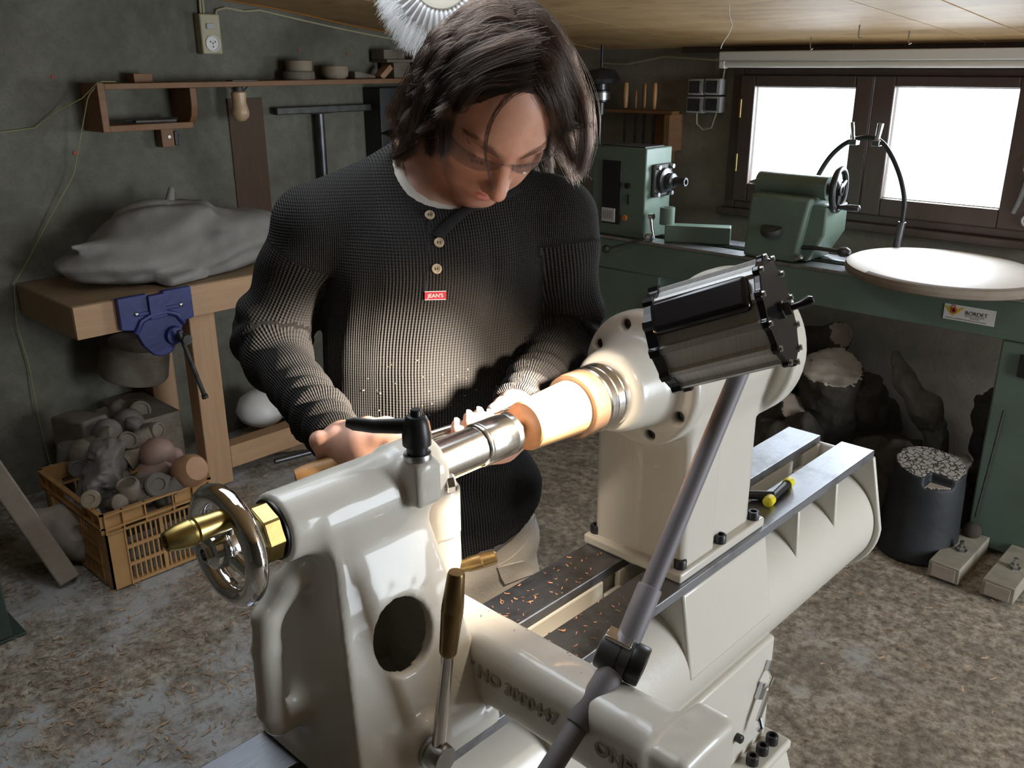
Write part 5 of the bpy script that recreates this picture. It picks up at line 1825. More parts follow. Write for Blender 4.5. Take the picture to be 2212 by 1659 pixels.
st_ = solid("stump", f_stump, (-1.02, 2.68, -.01), (-.70, 3.02, .35), .006, [M['bluewax']])
tag(st_, "short black-waxed stump with crazed pale top beside the pedestal", "stump")
t = NT("crazed_end_grain")
co = t.coord()
vo = t.n('ShaderNodeTexVoronoi', feature='DISTANCE_TO_EDGE')
vo.inputs['Scale'].default_value = 46
vo.inputs['Randomness'].default_value = 1.0
t.l(t.mix(.035, co, t.n('ShaderNodeTexNoise', Scale=9.0).outputs[1]), vo.inputs['Vector'])
t.set(Base_Color=t.ramp(vo.outputs[0], [(0.03, (0.05, 0.045, 0.04)), (0.10, (0.42, 0.38, 0.34))]), Roughness=.9)
t.bump(t.ramp(vo.outputs[0], [(0.03, 0.0), (0.10, 1.0)]), .8, .006)
M['crazed'] = t.m
st_.data.materials.append(M['crazed'])
st_.data.materials.append(M['cut'])
for p in st_.data.polygons:
    z = p.center.z + LOC[st_.name][2]
    if p.normal.z > .9 and z > .27:
        p.material_index = 1
    elif p.normal.z > .9 and z > .2:
        p.material_index = 2
# ------------------------------------------------------------------ the man at the lathe
NV, SV, ZV = unit(V3(.87, -.49, 0)), unit(V3(.49, .87, 0)), V3(0, 0, 1)      # torso: forward, his left, up
HR = np.array([[-0.4202, -0.9007, 0.1107], [0.5236, -0.3403, -0.7811], [0.7412, -0.2702, 0.6145]])   # head axes: his right, face, crown
HC = V3(*[-0.8962, 0.9136, 1.4799])
H2W = lambda l: HC + np.asarray(l, float) @ HR
W2H = lambda p: (p - HC) @ HR.T

pn = thing("person", (-1.0, .87, 0), "man with chin-length brown hair in dark ribbed henley bent over the turning", "person")

# gouge: tip on the work, handle in his right hand
T1 = V3(-.7525, .806, 1.1055)
T0 = at(852, 966, d=1.142)
TD = unit(T1 - T0)
tu = unit(np.cross(TD, V3(0, 0, 1)))            # sideways, towards the camera
if tu[0] < 0:
    tu = -tu
tv = np.cross(tu, TD)
if tv[2] < 0:
    tv = -tv
tpt = lambda a, th, r: T1 - TD * a + (tu * math.cos(th) + tv * math.sin(th)) * r   # a back from the tip, angle th: 0 = camera side, 90 = up

# arms
TS = 1.045                                          # the trunk stands this much further from the lens than the first guess
back = lambda q: (q - V3(0, 0, CAMZ)) * TS + V3(0, 0, CAMZ)
RS, RE, RW = back(V3(-1.065, .725, 1.312)), at(574, 742, d=1.39), at(738, 962, d=1.155)
LS, LE, LW = at(1200, 478, d=1.42), at(1225, 738, d=1.45), at(1116, 884, d=1.228)
NB = back(V3(-1.000, .888, 1.395))

# hands ------------------------------------------------------------
LH = math.pi / 180
r_palm = [RW, RW + (at(775, 980, d=1.142) - RW) * .55, at(782, 975, d=1.135), T0 - TD * .005 + tv * .012 - tu * .018]
R_FING = []
for k, a in enumerate((.195, .216, .237, .256)):
    rr = .0235
    th = [118, 165, 215, 265, 315]
    R_FING.append(([tpt(a, t * LH, rr + (.012 if i == 0 else 0)) for i, t in enumerate(th)], [.0115, .0100, .0092, .0088, .0078]))
R_THUMB = ([at(772, 968, d=1.130), at(812, 955, d=1.118), at(840, 957, d=1.116), at(862, 951, d=1.118)], [.0175, .0140, .0112, .0092])
L_FING = []
for ta, (tx, ty) in ((.122, (986, 918)), (.108, (1012, 901)), (.094, (1034, 894)), (.078, (1056, 899))):
    dz = float((tpt(ta, 0, 0) - V3(0, 0, CAMZ)) @ CAM_F)
    L_FING.append(([at(tx + 30, ty + 78, d=dz + .030), at(tx + 17, ty + 58, d=dz - .006), at(tx + 8, ty + 38, d=dz - .019), at(tx + 2, ty + 16, d=dz - .019), at(tx, ty, d=dz - .011)], [.0105, .0092, .0088, .0082, .0070]))
L_THUMB = ([at(1122, 882, d=1.216), at(1103, 876, d=1.198), at(1085, 876, d=1.184), at(1070, 886, d=1.176)], [.0125, .0128, .0120, .0098])
l_palm = [LW, at(1118, 925, d=1.228), at(1085, 962, d=1.205), at(1048, 978, d=1.195)]


def f_hand_r(p):
    d = s_chain(p, [RW - unit(RW - RE) * -.0, *r_palm[1:]], [.0285, .031, .0305, .024], .02)
    d = smin(d, s_chain(p, [RE + (RW - RE) * .45, RW], [.028, .0245], 0), .015)
    d = smin(d, s_cap(p, R_THUMB[0][0], r_palm[1], .019, .022), .015)
    for pts, rs in R_FING:
        d = smin(d, s_chain(p, pts, rs, .002), .004)
        d = smin(d, s_cap(p, pts[0], r_palm[2], rs[0], .020), .008)
    th = s_chain(p, *R_THUMB, .003)
    d = smin(d, th, .007)
    return d


def f_hand_l(p):
    d = s_chain(p, l_palm, [.027, .024, .019, .017], .02)
    d = smin(d, s_chain(p, [LE + (LW - LE) * .5, LW], [.028, .025], 0), .015)
    for pts, rs in L_FING:
        d = smin(d, s_chain(p, pts, rs, .002), .004)
        d = smin(d, s_cap(p, pts[0], l_palm[2], rs[0], .014), .006)
    d = smin(d, s_cap(p, L_THUMB[0][0], l_palm[1], .0125, .018), .012)
    d = smin(d, s_chain(p, *L_THUMB, .003), .005)
    return d


# head ---------------------------------------------------------------
def f_head_l(q):
    """head in its own axes: x his right, y face, z crown (symmetric)"""
    p = q.copy()
    p[:, 0] = np.abs(p[:, 0])
    d = s_ell(p, (0, -.012, .022), (.0765, .098, .092))
    d = smin(d, s_ell(p, (0, .030, -.030), (.0655, .066, .085)), .030)
    d = smin(d, s_cap(p, (.050, .005, -.070), (.014, .072, -.108), .020, .017), .026)
    d = smin(d, s_ell(p, (0, .078, -.108), (.022, .017, .017)), .016)
    d = smin(d, s_ell(p, (.050, .052, -.032), (.019, .020, .016)), .020)          # cheekbone
    d = smin(d, s_ell(p, (.030, .066, -.062), (.022, .020, .026)), .020)          # cheek
    d = smin(d, s_cap(p, (.0, .0845, .018), (.042, .072, .016), .011, .010), .014)   # brow
    d = smax(d, -s_ell(p, (.033, .100, -.007), (.019, .020, .012)), .016)         # eye socket
    d = smin(d, s_ell(p, (.0325, .0735, -.008), (.0145, .0135, .0125)), .004)     # closed-down lids
    d = smax(d, -s_cap(p, (.0215, .0872, -.0128), (.0435, .0838, -.0128), .0011), .002)
    nose = s_cap(p, (0, .0885, .004), (0, .1130, -.040), .0075, .0105)
    nose = smin(nose, s_ell(p, (0, .1135, -.044), (.0125, .0130, .0110)), .006)
    nose = smin(nose, s_ell(p, (.0125, .1000, -.049), (.0085, .0110, .0080)), .006)
    nose = smax(nose, -s_ell(p, (.0075, .1040, -.0575), (.0042, .0060, .0040)), .003)
    d = smin(d, nose, .010)
    # mouth: muzzle, lips and the line between them
    d = smin(d, s_ell(p, (0, .072, -.078), (.030, .024, .022)), .014)
    up = s_chain(p, [V3(0, .0945, -.0735), V3(.008, .0945, -.0725), V3(.0235, .0835, -.0785)], [.0050, .0052, .0022])
    dn = s_chain(p, [V3(0, .0930, -.0855), V3(.010, .0915, -.0850), V3(.0225, .0835, -.0798)], [.0066, .0060, .0022])
    d = smin(d, np.minimum(up, dn), .0045)
    d = smax(d, -s_chain(p, [V3(0, .0985, -.0787), V3(.010, .0970, -.0783), V3(.024, .0860, -.0795)], [.0012, .0012, .0010]), .003)
    ear = s_ell(p, (.0785, -.008, -.018), (.010, .020, .031))
    ear = smax(ear, -s_ell(p, (.089, -.004, -.014), (.006, .012, .020)), .004)
    return smin(d, ear, .006)


def f_headw(p):
    d = f_head_l(W2H(p))
    neck = s_chain(p, [H2W((0, -.030, -.045)), H2W((0, -.040, -.095)), NB], [.058, .057, .064], .02)
    chest = s_ell(p, NB - ZV * .14 + NV * .010, (.118, .15, .12))
    clav = s_cap(p, NB + NV * .055 - ZV * .038 - SV * .02, NB - SV * .12 + NV * .03 - ZV * .03, .020, .02)
    n = smin(neck, chest, .06)
    n = smin(n, clav, .02)
    # sterno-mastoid cords
    n = smin(n, s_cap(p, H2W((.055, -.035, -.065)), NB + NV * .062 - ZV * .03 - SV * .012, .014, .010), .015)
    return smin(d, n, .018)


def f_trunk(p):
    d = s_chain(p, [NB - ZV * .10, V3(-1.045, .91, 1.10), V3(-1.05, .91, .95)], [.10, .10, .11], .05)
    d = smin(d, s_chain(p, [NB - ZV * .06, RS, RE, RE + (RW - RE) * .5], [.06, .042, .032, .027], .03), .04)
    d = smin(d, s_chain(p, [NB - ZV * .08, LS, LE, LE + (LW - LE) * .55], [.06, .042, .032, .027], .03), .04)
    return d


GROUPS = [(f_headw, H2W((0, 0, 0)) - .235, H2W((0, 0, 0)) + .18),
          (f_hand_r, np.minimum(RE, r_palm[3]) - .09, np.maximum(RE, r_palm[3]) + .11),
          (f_hand_l, np.minimum(LE, l_palm[3]) - .09, np.maximum(LE, l_palm[3]) + .11),
          (f_trunk, V3(-1.35, .45, .80), V3(-.70, 1.36, 1.42))]


def f_body(p):
    d = np.full(len(p), .12)
    for fn, lo, hi in GROUPS:
        m = ((p > lo) & (p < hi)).all(1)
        if m.any():
            e = fn(p[m])
            d[m] = smin(d[m], e, .008)
    return d


# fine for head and hands, coarser inside the clothes, welded into one skin by one field
bv, bf = nets(f_body, (-1.30, .46, .80), (-.68, 1.30, 1.65), .0032)
body = link_mesh("body", bv, bf, None, pn, angle=180)
hl = W2H(bv)
ax = np.abs(hl[:, 0])
lipd = np.minimum(s_chain(np.stack([ax, hl[:, 1], hl[:, 2]], -1), [V3(0, .0965, -.0745), V3(.010, .0955, -.0745), V3(.022, .086, -.0790)], [.0045, .0045, .002]),
                  s_chain(np.stack([ax, hl[:, 1], hl[:, 2]], -1), [V3(0, .0960, -.0850), V3(.010, .0940, -.0845), V3(.021, .086, -.0800)], [.0058, .0052, .002]))
lip = np.clip(1 - lipd / .0022, 0, 1)
stub = np.clip(1 - np.hypot((hl[:, 0]) / .055, (hl[:, 2] + .098) / .038), 0, 1) * (hl[:, 1] > .02) + .5 * np.clip(1 - np.hypot(hl[:, 0] / .022, (hl[:, 2] + .066) / .008), 0, 1) * (hl[:, 1] > .07)
red = np.exp(-((hl[:, 0]) ** 2 + (hl[:, 1] - .115) ** 2 + (hl[:, 2] + .045) ** 2) / .018 ** 2)
brow = np.clip(1 - s_chain(np.stack([ax, hl[:, 1], hl[:, 2]], -1), [V3(.014, .093, .014), V3(.030, .088, .020), V3(.050, .066, .014)], [.004, .0045, .002]) / .004, 0, 1)
attr(body, "lip", lip)
attr(body, "stubble", stub)
attr(body, "brow", brow)
attr(body, "red", red)
t = NT("skin")
co = t.coord()
nz = t.noise(co, 45, 5, .6)
base = t.ramp(nz, [(0.3, (0.50, 0.265, 0.185)), (0.7, (0.58, 0.325, 0.235))])
ga = lambda n: t.n('ShaderNodeAttribute', attribute_name=n).outputs['Fac']
base = t.mix(t.math('MULTIPLY', ga('red'), .45), base, (.56, .21, .15))
base = t.mix(t.math('MULTIPLY', ga('stubble'), .38), base, (.24, .15, .11))
base = t.mix(t.math('MULTIPLY', ga('brow'), .45), base, (.07, .04, .025))
base = t.mix(t.math('MULTIPLY', ga('lip'), .80), base, (.50, .17, .15))
t.set(Base_Color=base, Roughness=.48)
t.b.inputs['Subsurface Weight'].default_value = .12
t.b.inputs['Subsurface Radius'].default_value = (.012, .004, .002)
t.bump(t.noise(co, 420, 3), .10, .0008)
M['skin'] = t.m
body.data.materials.append(M['skin'])

# fingernails
mb = MB()
for (pts, rs), nd in [(L_FING[i], tu) for i in range(4)] + [(R_THUMB, tv * .8 + tu * .3), (L_THUMB, tv)]:
    a = pts[-1]
    dr = unit(pts[-1] - pts[-2])
    nn = unit(nd - dr * np.dot(nd, dr))
    sd = np.cross(dr, nn)
    r = rs[-1]
    P = []
    for u_ in np.linspace(-.004, .008, 6):
        for a_ in np.linspace(-.75, .75, 7):
            P.append(a + dr * u_ + (nn * math.cos(a_) + sd * math.sin(a_)) * (r * 1.04 - max(0, u_ - .004) * .5))
    mb.add(P, [(i * 7 + j, i * 7 + j + 1, i * 7 + 8 + j, i * 7 + 7 + j) for i in range(5) for j in range(6)])
nl = mb.obj("fingernail", plain("nail", (.62, .40, .33), .3), body)
tag(nl, kind='stuff')

# ------------------------------------------------------------------ clothes
TZ = np.array([.80, .86, .95, 1.05, 1.12, 1.20, 1.26, 1.31])
TCX = np.array([-1.005, -1.005, -1.00, -.998, -.998, -1.0, -1.0, -1.0])
TCY = np.array([.885, .880, .872, .868, .870, .878, .885, .888])
_q = [back(V3(a_, b_, c_)) for a_, b_, c_ in zip(TCX, TCY, TZ)]
TCX, TCY, TZ = (np.array([q[i] for q in _q]) for i in range(3))
TA = 1.005 * np.array([.180, .174, .160, .158, .164, .172, .165, .130])
TB = np.array([.134, .130, .118, .116, .118, .120, .112, .09])


def torso(p, gr=0.0):
    z = p[:, 2]
    cx, cy = np.interp(z, TZ, TCX), np.interp(z, TZ, TCY)
    a, b = np.interp(z, TZ, TA) + gr, np.interp(z, TZ, TB) + gr
    rx, ry = p[:, 0] - cx, p[:, 1] - cy
    u = rx * SV[0] + ry * SV[1]
    v = rx * NV[0] + ry * NV[1]
    e = 2.4
    r = (np.abs(u / a) ** e + np.abs(v / b) ** e + 1e-12) ** (1 / e)
    d = (r - 1) * np.minimum(a, b) * .92
    return d, u, v


def arm_par(p, pts):
    """closest segment of a limb: distance along it and the angle around"""
    best, S, A = np.full(len(p), 9.), np.zeros(len(p)), np.zeros(len(p))
    acc = 0
    for a, b in zip(pts[:-1], pts[1:]):
        L = np.linalg.norm(b - a)
        w = (b - a) / L
        t_ = np.clip((p - a) @ w, 0, L)
        q = p - a - t_[:, None] * w
        dd = np.linalg.norm(q, axis=1)
        u_, v_, _ = frame_of(w, NV)
        m = dd < best
        best[m] = dd[m]
        S[m] = (acc + t_)[m]
        A[m] = np.arctan2(q @ v_, q @ u_)[m]
        acc += L
    return best, S, A


R_ARM, R_RAD = [RS, RE + (RS - RE) * .12, RE + (RW - RE) * .12, RW + (RE - RW) * .03], [.063, .0530, .0455, .0335]
L_ARM, L_RAD = [LS, LE + (LS - LE) * .12, LE + (LW - LE) * .12, LW + (LE - LW) * .0], [.068, .0560, .0480, .0345]
RLEN = sum(np.linalg.norm(b - a) for a, b in zip(R_ARM[:-1], R_ARM[1:]))
LLEN = sum(np.linalg.norm(b - a) for a, b in zip(L_ARM[:-1], L_ARM[1:]))


def folds(S, A, L, el, seed):
    """sleeve folds: rings bunched at the elbow and towards the cuff"""
    w1 = np.exp(-((S - el) / .055) ** 2)
    w2 = np.exp(-((S - L + .06) / .07) ** 2)
    ph = S * 190 + 1.7 * np.sin(A + seed) + .8 * np.sin(2 * A + 2 * seed)
    f1 = w1 * .0055 * np.sin(ph * .62)
    f2 = w2 * .0058 * np.sin(ph)
    return f1 + f2 + .0022 * np.sin(S * 70 + 2.2 * np.sin(A * 1 + seed))


def f_core(p):
    d, u, v = torso(p)
    top = p[:, 2]
    d = smax(d, top - 1.27, .06)
    sh1 = s_cap(p, NB - ZV * .035 - NV * .008, RS + ZV * .006, .076, .060)
    sh2 = s_cap(p, NB - ZV * .045 - NV * .004, LS + ZV * .006, .076, .060)
    chest = s_ell(p, NB - ZV * .15 + NV * .012, (.137, .168, .125))
    d = smin(d, smin(sh1, sh2, .05), .06)
    d = smin(d, chest, .04)
    # soft drag folds over chest and belly
    dg = .0040 * np.sin(u * 46 + v * 0 + 2.2 * np.sin(top * 9)) * np.clip((1.30 - top) / .15, 0, 1) * np.clip((np.abs(u) - .02) / .08, 0, 1)
    dg2 = .006 * np.sin((top + u * .55) * 58 + 3 * noise3(p, 6)) * np.exp(-((top - .93) / .09) ** 2)
    vert = -.007 * np.exp(-((u - .055 - (1.25 - top) * .12) / .014) ** 2) * np.clip((1.33 - top) / .1, 0, 1) * np.clip((top - 1.10) / .1, 0, 1)
    vert2 = -.003 * np.exp(-((u + .115 + (1.25 - top) * .10) / .016) ** 2) * np.clip((1.32 - top) / .08, 0, 1) * np.clip((top - 1.05) / .1, 0, 1)
    d = d + (dg + dg2 - vert - vert2) * (v > -.02)
    return d, u


def f_shirt(p):
    d, u = f_core(p)
    r1 = s_chain(p, R_ARM, R_RAD, .03)
    _, S, A = arm_par(p, R_ARM)
    r1 = r1 + folds(S, A, RLEN, np.linalg.norm(R_ARM[1] - R_ARM[0]) + .02, .3)
    r1 = np.maximum(r1, s_plane(p, R_ARM[-1], R_ARM[-1] - R_ARM[-2]))
    l1 = s_chain(p, L_ARM, L_RAD, .03)
    _, S, A = arm_par(p, L_ARM)
    l1 = l1 + folds(S, A, LLEN, np.linalg.norm(L_ARM[1] - L_ARM[0]) + .02, 1.9)
    l1 = np.maximum(l1, s_plane(p, L_ARM[-1], L_ARM[-1] - L_ARM[-2]))
    d = smin(smin(d, r1, .012), l1, .016)
    _, _u, _v = torso(p)
    d = np.maximum(d, .840 + .22 * (_u - .16) - .25 * _v + .006 * np.sin(_u * 30) - p[:, 2])
    d = smax(d, -neckhole(p), .004)
    return d


NAX = unit(H2W((0, -.04, -.09)) - NB + NV * .02)
NC = NB + NV * .050 + ZV * .000 + SV * .002


def neckhole(p, gr=0.0):
    """the opening of the collar: a ring round the neck running down into the undone placket"""
    q = p - NC
    up = unit(ZV * .80 + NV * .60)
    h = q @ up
    s_ = q @ SV
    f_ = q @ unit(np.cross(SV, up))
    f_ = -f_ if np.dot(np.cross(SV, up), NV) < 0 else f_
    r = np.hypot(s_ / (.070 - gr), f_ / (.074 - gr))
    d = (r - 1) * .07
    d = np.maximum(d, -h - .045)
    vee = s_cap(p, NC + NV * .070 - ZV * .02 - SV * .02, NC + NV * .11 - ZV * .075 - SV * .035, .022, .006)
    return smin(d, vee, .02)


sv, sf = nets(f_shirt, (-1.34, .52, .74), (-.76, 1.34, 1.47), .0052)
shirt = link_mesh("shirt", sv, sf, None, pn, angle=180)
_, u_, v_ = torso(sv)
dt = torso(sv)[0]
bR, SR, AR = arm_par(sv, R_ARM)
bL, SL, AL = arm_par(sv, L_ARM)
isR = (bR < .082) & (s_chain(sv, R_ARM, R_RAD) < dt - .004) & (SR > .035)
isL = (bL < .084) & (s_chain(sv, L_ARM, L_RAD) < dt - .004) & (SL > .035)
# rib coordinate: across the body on the torso, round the arm on the sleeves
rib = u_ * 1.0 + .25 * np.sign(u_) * np.maximum(np.abs(u_) - .10, 0) * 2
ribS = sv[:, 2].copy()
rib = np.where(isR, AR * .050, np.where(isL, AL * .050, rib))
ribS = np.where(isR, SR, np.where(isL, SL, ribS))
attr(shirt, "rib", rib)
attr(shirt, "course", ribS)
t = NT("ribbed_dark_knit")
ra = t.n('ShaderNodeAttribute', attribute_name='rib').outputs['Fac']
ca = t.n('ShaderNodeAttribute', attribute_name='course').outputs['Fac']
w1 = t.math('SINE', t.math('MULTIPLY', ra, 2 * PI / .0045))
w2 = t.math('SINE', t.math('MULTIPLY', ca, 2 * PI / .0042))
hgt = t.math('ADD', w1, t.math('MULTIPLY', w2, .45))
fz = t.noise(t.coord(), 300, 3)
fac = t.math('ADD', t.math('MULTIPLY', hgt, .22), .5)
t.set(Base_Color=t.mix(fac, (.0100, .0093, .0090), (.0410, .0375, .0350)), Roughness=.92)
t.b.inputs['Specular IOR Level'].default_value = .12
t.bump(t.math('ADD', hgt, t.math('MULTIPLY', fz, .5)), .8, .0011)
M['shirt'] = t.m
shirt.data.materials.append(M['shirt'])


def f_tee(p):
    d = f_core(p)[0] + .0045
    d = smax(d, -s_cap(p, NB - ZV * .03 + NV * .022, H2W((0, -.03, -.05)) + NV * .045, .062, .085), .003)
    q = (p - NB) @ SV
    return smax(smax(d, 1.14 - p[:, 2], .01), np.abs(q + .01) - .15, .01)


tee = solid("t_shirt", f_tee, NB - .26, NB + .20, .004, plain("white_cotton", (.62, .56, .49), .9, 0, .06, 30, .2, 300), pn)

# collar band, placket edge, buttons, sewn label: all laid on the shirt's surface


def onto(px, py, fn=None, d0=.85, d1=1.7):
    """first point of the shirt along the sight line of a pixel"""
    fn = fn or f_shirt
    ts = np.linspace(d0, d1, 700)
    P = np.array([at(px, py, d=tt_) for tt_ in ts])
    v = fn(P)
    i = int(np.argmax(v < 0)) if (v < 0).any() else len(ts) // 2
    return P[i]


def nrm(p, fn=None):
    fn = fn or f_shirt
    e = .006
    P = np.array([p + e * V3(*k) for k in ((1, 0, 0), (-1, 0, 0), (0, 1, 0), (0, -1, 0), (0, 0, 1), (0, 0, -1))])
    v = fn(P)
    return unit(V3(v[0] - v[1], v[2] - v[3], v[4] - v[5]))


M['knitband'] = plain("knit_band", (.020, .019, .020), .95, 0, .2, 200, .5, 700, spec=.2)


def strip_on(name, pxs, width, mat, lift=.002, flat=.16):
    P = np.array([onto(*q) for q in pxs])
    N_ = np.array([nrm(q) for q in P])
    tt_ = np.linspace(0, len(P) - 1, len(P) * 5)
    P = np.stack([np.interp(tt_, np.arange(len(P)), (P + N_ * lift)[:, k]) for k in range(3)], -1)
    N2 = np.stack([np.interp(tt_, np.arange(len(N_)), N_[:, k]) for k in range(3)], -1)
    for _ in range(3):
        P[1:-1] = .25 * P[:-2] + .5 * P[1:-1] + .25 * P[2:]
    T_ = unit_rows(np.gradient(P, axis=0))
    B_ = unit_rows(np.cross(N2, T_))
    verts, faces = [], []
    prof = [(-.5, 0), (-.42, .5), (0, .62), (.42, .5), (.5, 0), (0, -.4)]
    for i in range(len(P)):
        for a, b in prof:
            verts.append(P[i] + B_[i] * a * width + unit(N2[i]) * b * width * flat)
    m = len(prof)
    for i in range(len(P) - 1):
        for k in range(m):
            j = (k + 1) % m
            faces.append((i * m + k, i * m + j, (i + 1) * m + j, (i + 1) * m + k))
    faces += [list(range(m))[::-1], list(range((len(P) - 1) * m, len(P) * m))]
    return MB().add(verts, faces).obj(name, mat, shirt, angle=60)


def unit_rows(a):
    return a / (np.linalg.norm(a, axis=1, keepdims=True) + 1e-12)


strip_on("collar_band", [(838, 285), (852, 325), (872, 362), (895, 395), (918, 422), (935, 443)], .024, M['knitband'], .001, .14)
strip_on("collar_band", [(1120, 405), (1090, 420), (1050, 437), (1010, 452), (985, 470), (962, 492), (945, 515)], .016, M['knitband'], .001, .18)
strip_on("placket_edge", [(930, 455), (925, 490), (921, 540), (918, 590), (917, 632)], .007, M['knitband'], .000, .35)
strip_on("placket_edge", [(990, 470), (965, 505), (958, 560), (962, 622)], .004, M['knitband'], .000, .25)
M['button'] = plain("horn_button", (.50, .40, .27), .35, 0, .2, 60)
for (px, py) in ((928, 466), (948, 525), (943, 581)):
    p = onto(px, py)
    n = unit(nrm(p) + -CAM_F * .5)
    b = MB().lathe([(0, .0), (.0068, .0), (.0072, .0015), (.0066, .003), (.0050, .0032), (.0044, .0024), (0, .0024)], p + n * .001, n, 24).obj("button", M['button'], shirt, angle=40)
    mb = MB()
    u2, v2, _ = frame_of(n)
    for s_ in (-.0017, .0017):
        mb.box(p + n * .0036 + u2 * s_, (.0012, .0036, .0006), (u2, v2, n))
    tag(mb.obj("thread", M['ink'], b, smooth=False), kind='stuff')
p = onto(940, 637)
n = nrm(p)
ru = unit(CAM_R + CAM_D * .05 - n * np.dot(CAM_R, n))
rv = np.cross(n, ru)
lb = MB().box(p + n * .0022, (.0305, .0125, .0012), (ru, rv, n)).obj("sewn_label", plain("red_woven_label", (.34, .012, .028), .8), shirt, smooth=False, bevel=.0004)
MB().box(p + n * .0022 + rv * .0060, (.0300, .0007, .0016), (ru, rv, n)).obj("piping", M['white'], lb, smooth=False)
MB().box(p + n * .0022 - rv * .0060, (.0300, .0007, .0016), (ru, rv, n)).obj("piping", M['white'], lb, smooth=False)
text_obj("print", "JEAN'S", p + n * .0029 - rv * .0026 , ru, rv, .0078, M['white'], lb, .0002, align='CENTER')

# trousers
TRX = V3(-1.01, .905, 0)


def f_trouser(p):
    p = p + V3(.045, -.030, 0)
    q_ = (p - V3(-1.005, .888, .78)) @ np.array([SV, NV, ZV]).T
    hip = s_ell(q_, (0, 0, 0), (.160, .116, .20))
    sd = SV
    r = s_chain(p, [V3(-1.0, .81, .72), V3(-.985, .80, .45), V3(-1.02, .79, .10)], [.100, .075, .062], .03)
    l = s_chain(p, [V3(-1.0, .985, .72), V3(-.985, 1.01, .45), V3(-1.02, 1.02, .10)], [.105, .078, .064], .03)
    d = smin(smin(hip, r, .04), l, .04)
    d = d + .004 * np.sin(p[:, 2] * 55 + 4 * noise3(p, 5)) * np.clip((.80 - p[:, 2]) / .2, 0, 1) + .002 * noise3(p, 25)
    d = np.maximum(d, p[:, 2] - .90)
    return smax(d, .06 - p[:, 2], .01)


M['cotton'] = plain("beige_cotton", (.50, .455, .40), .92, 0, .08, 12, .25, 300)
tr = solid("trousers", f_trouser, (-1.28, .69, .05), (-.85, 1.22, .96), .009, M['cotton'], pn)


def patch(name, pxs, mat, lift, parent, fn, th=.003):
    P = [onto(*q, fn=fn, d0=1.0, d1=1.9) for q in pxs]
    N_ = [nrm(q, fn) for q in P]
    n = len(P)
    nav = unit(np.mean(N_, 0))
    V_ = [q + m * lift for q, m in zip(P, N_)] + [q + m * (lift + th) for q, m in zip(P, N_)]
    c0, c1 = np.mean(V_[:n], 0), np.mean(V_[n:], 0)
    f = [(i, (i + 1) % n, n + (i + 1) % n, n + i) for i in range(n)] + [(n + i, n + (i + 1) % n, 2 * n + 1) for i in range(n)] + [((i + 1) % n, i, 2 * n) for i in range(n)]
    return MB().add(V_ + [c0, c1], f).obj(name, mat, parent, angle=60)


def seam(name, pxs, r, mat, parent, fn):
    P = np.array([onto(*q, fn=fn, d0=1.0, d1=1.9) for q in pxs])
    tt_ = np.linspace(0, len(P) - 1, len(P) * 6)
    P = np.stack([np.interp(tt_, np.arange(len(P)), P[:, k]) for k in range(3)], -1)
    for _ in range(3):
        P[1:-1] = .25 * P[:-2] + .5 * P[1:-1] + .25 * P[2:]
    return MB().tube(P, r, 6).obj(name, mat, parent)


patch("pocket_flap", [(1072, 1224), (1100, 1217), (1128, 1210), (1152, 1226), (1146, 1240), (1116, 1250), (1088, 1260), (1080, 1245)], M['cotton'], .001, tr, f_trouser)
seam("pocket_seam", [(1154, 1118), (1148, 1150), (1132, 1178), (1105, 1204), (1075, 1222)], .0022, M['cotton'], tr, f_trouser)

# shoes
for y in (.79, 1.02):
    sh_ = MB()
    o = solid("shoe", lambda p, y=y: smax(smin(s_ell(p, (-.99, y, .05), (.075, .052, .065)), s_ell(p, (-.88, y - .01, .035), (.10, .048, .045)), .03), .002 - p[:, 2], .004), (-1.10, y - .08, -.01), (-.75, y + .08, .14), .008, plain("dark_shoe", (.03, .025, .02), .6), pn)

# ------------------------------------------------------------------ hair
scalp_n = 640


def head_d(P):
    return f_head_l(W2H(P))


def head_n(P):
    e = .004
    o = np.zeros_like(P)
    for k in range(3):
        dv = np.zeros(3)
        dv[k] = e
        o[:, k] = head_d(P + dv) - head_d(P - dv)
    return unit_rows(o)


hrng = np.random.default_rng(21)
roots, tries = [], 0
while len(roots) < scalp_n:
    th = hrng.uniform(0, 2 * PI)
    z = hrng.uniform(-.75, 1)
    s_ = math.sqrt(1 - z * z)
    if len(roots) > 400:
        th = math.copysign(PI / 2, hrng.normal()) + hrng.normal(0, .12)
        z = hrng.uniform(.3, 1)
        s_ = math.sqrt(1 - z * z)
    l = V3(s_ * math.cos(th) * .0765, s_ * math.sin(th) * .098 - .012, z * .092 + .022)
    x, y, zz = l
    # hairline: forehead clear, temples, nape
    if y > .030 and zz < .058 + (.02 if abs(x) < .03 else 0.0) + (y - .03) * .25:
        continue
    if y > -.02 and zz < .012:
        continue
    if zz < -.055:
        continue
    roots.append(l)
roots = np.array(roots)
PART = .004                                             # the parting runs front to back a little to his right
side = np.where(roots[:, 0] > PART, 1.0, -1.0)
Pw = HC + roots @ HR
K = 26
STEP = .0063
lay = hrng.uniform(.0045, .0095, len(Pw))
flow = np.stack([side * 1.0, -.30 + .12 * (roots[:, 1] > .03), .0 * side], -1) @ HR + head_n(Pw) * .12
gr = V3(0, 0, -1)
gr = unit(gr - .50 * np.dot(gr, HR[1]) * HR[1])        # the hair is stiff enough not to fall over his face
cur = Pw + head_n(Pw) * .002
dirs = unit_rows(flow)
path = [cur.copy()]
length = hrng.uniform(.75, 1.0, len(Pw))
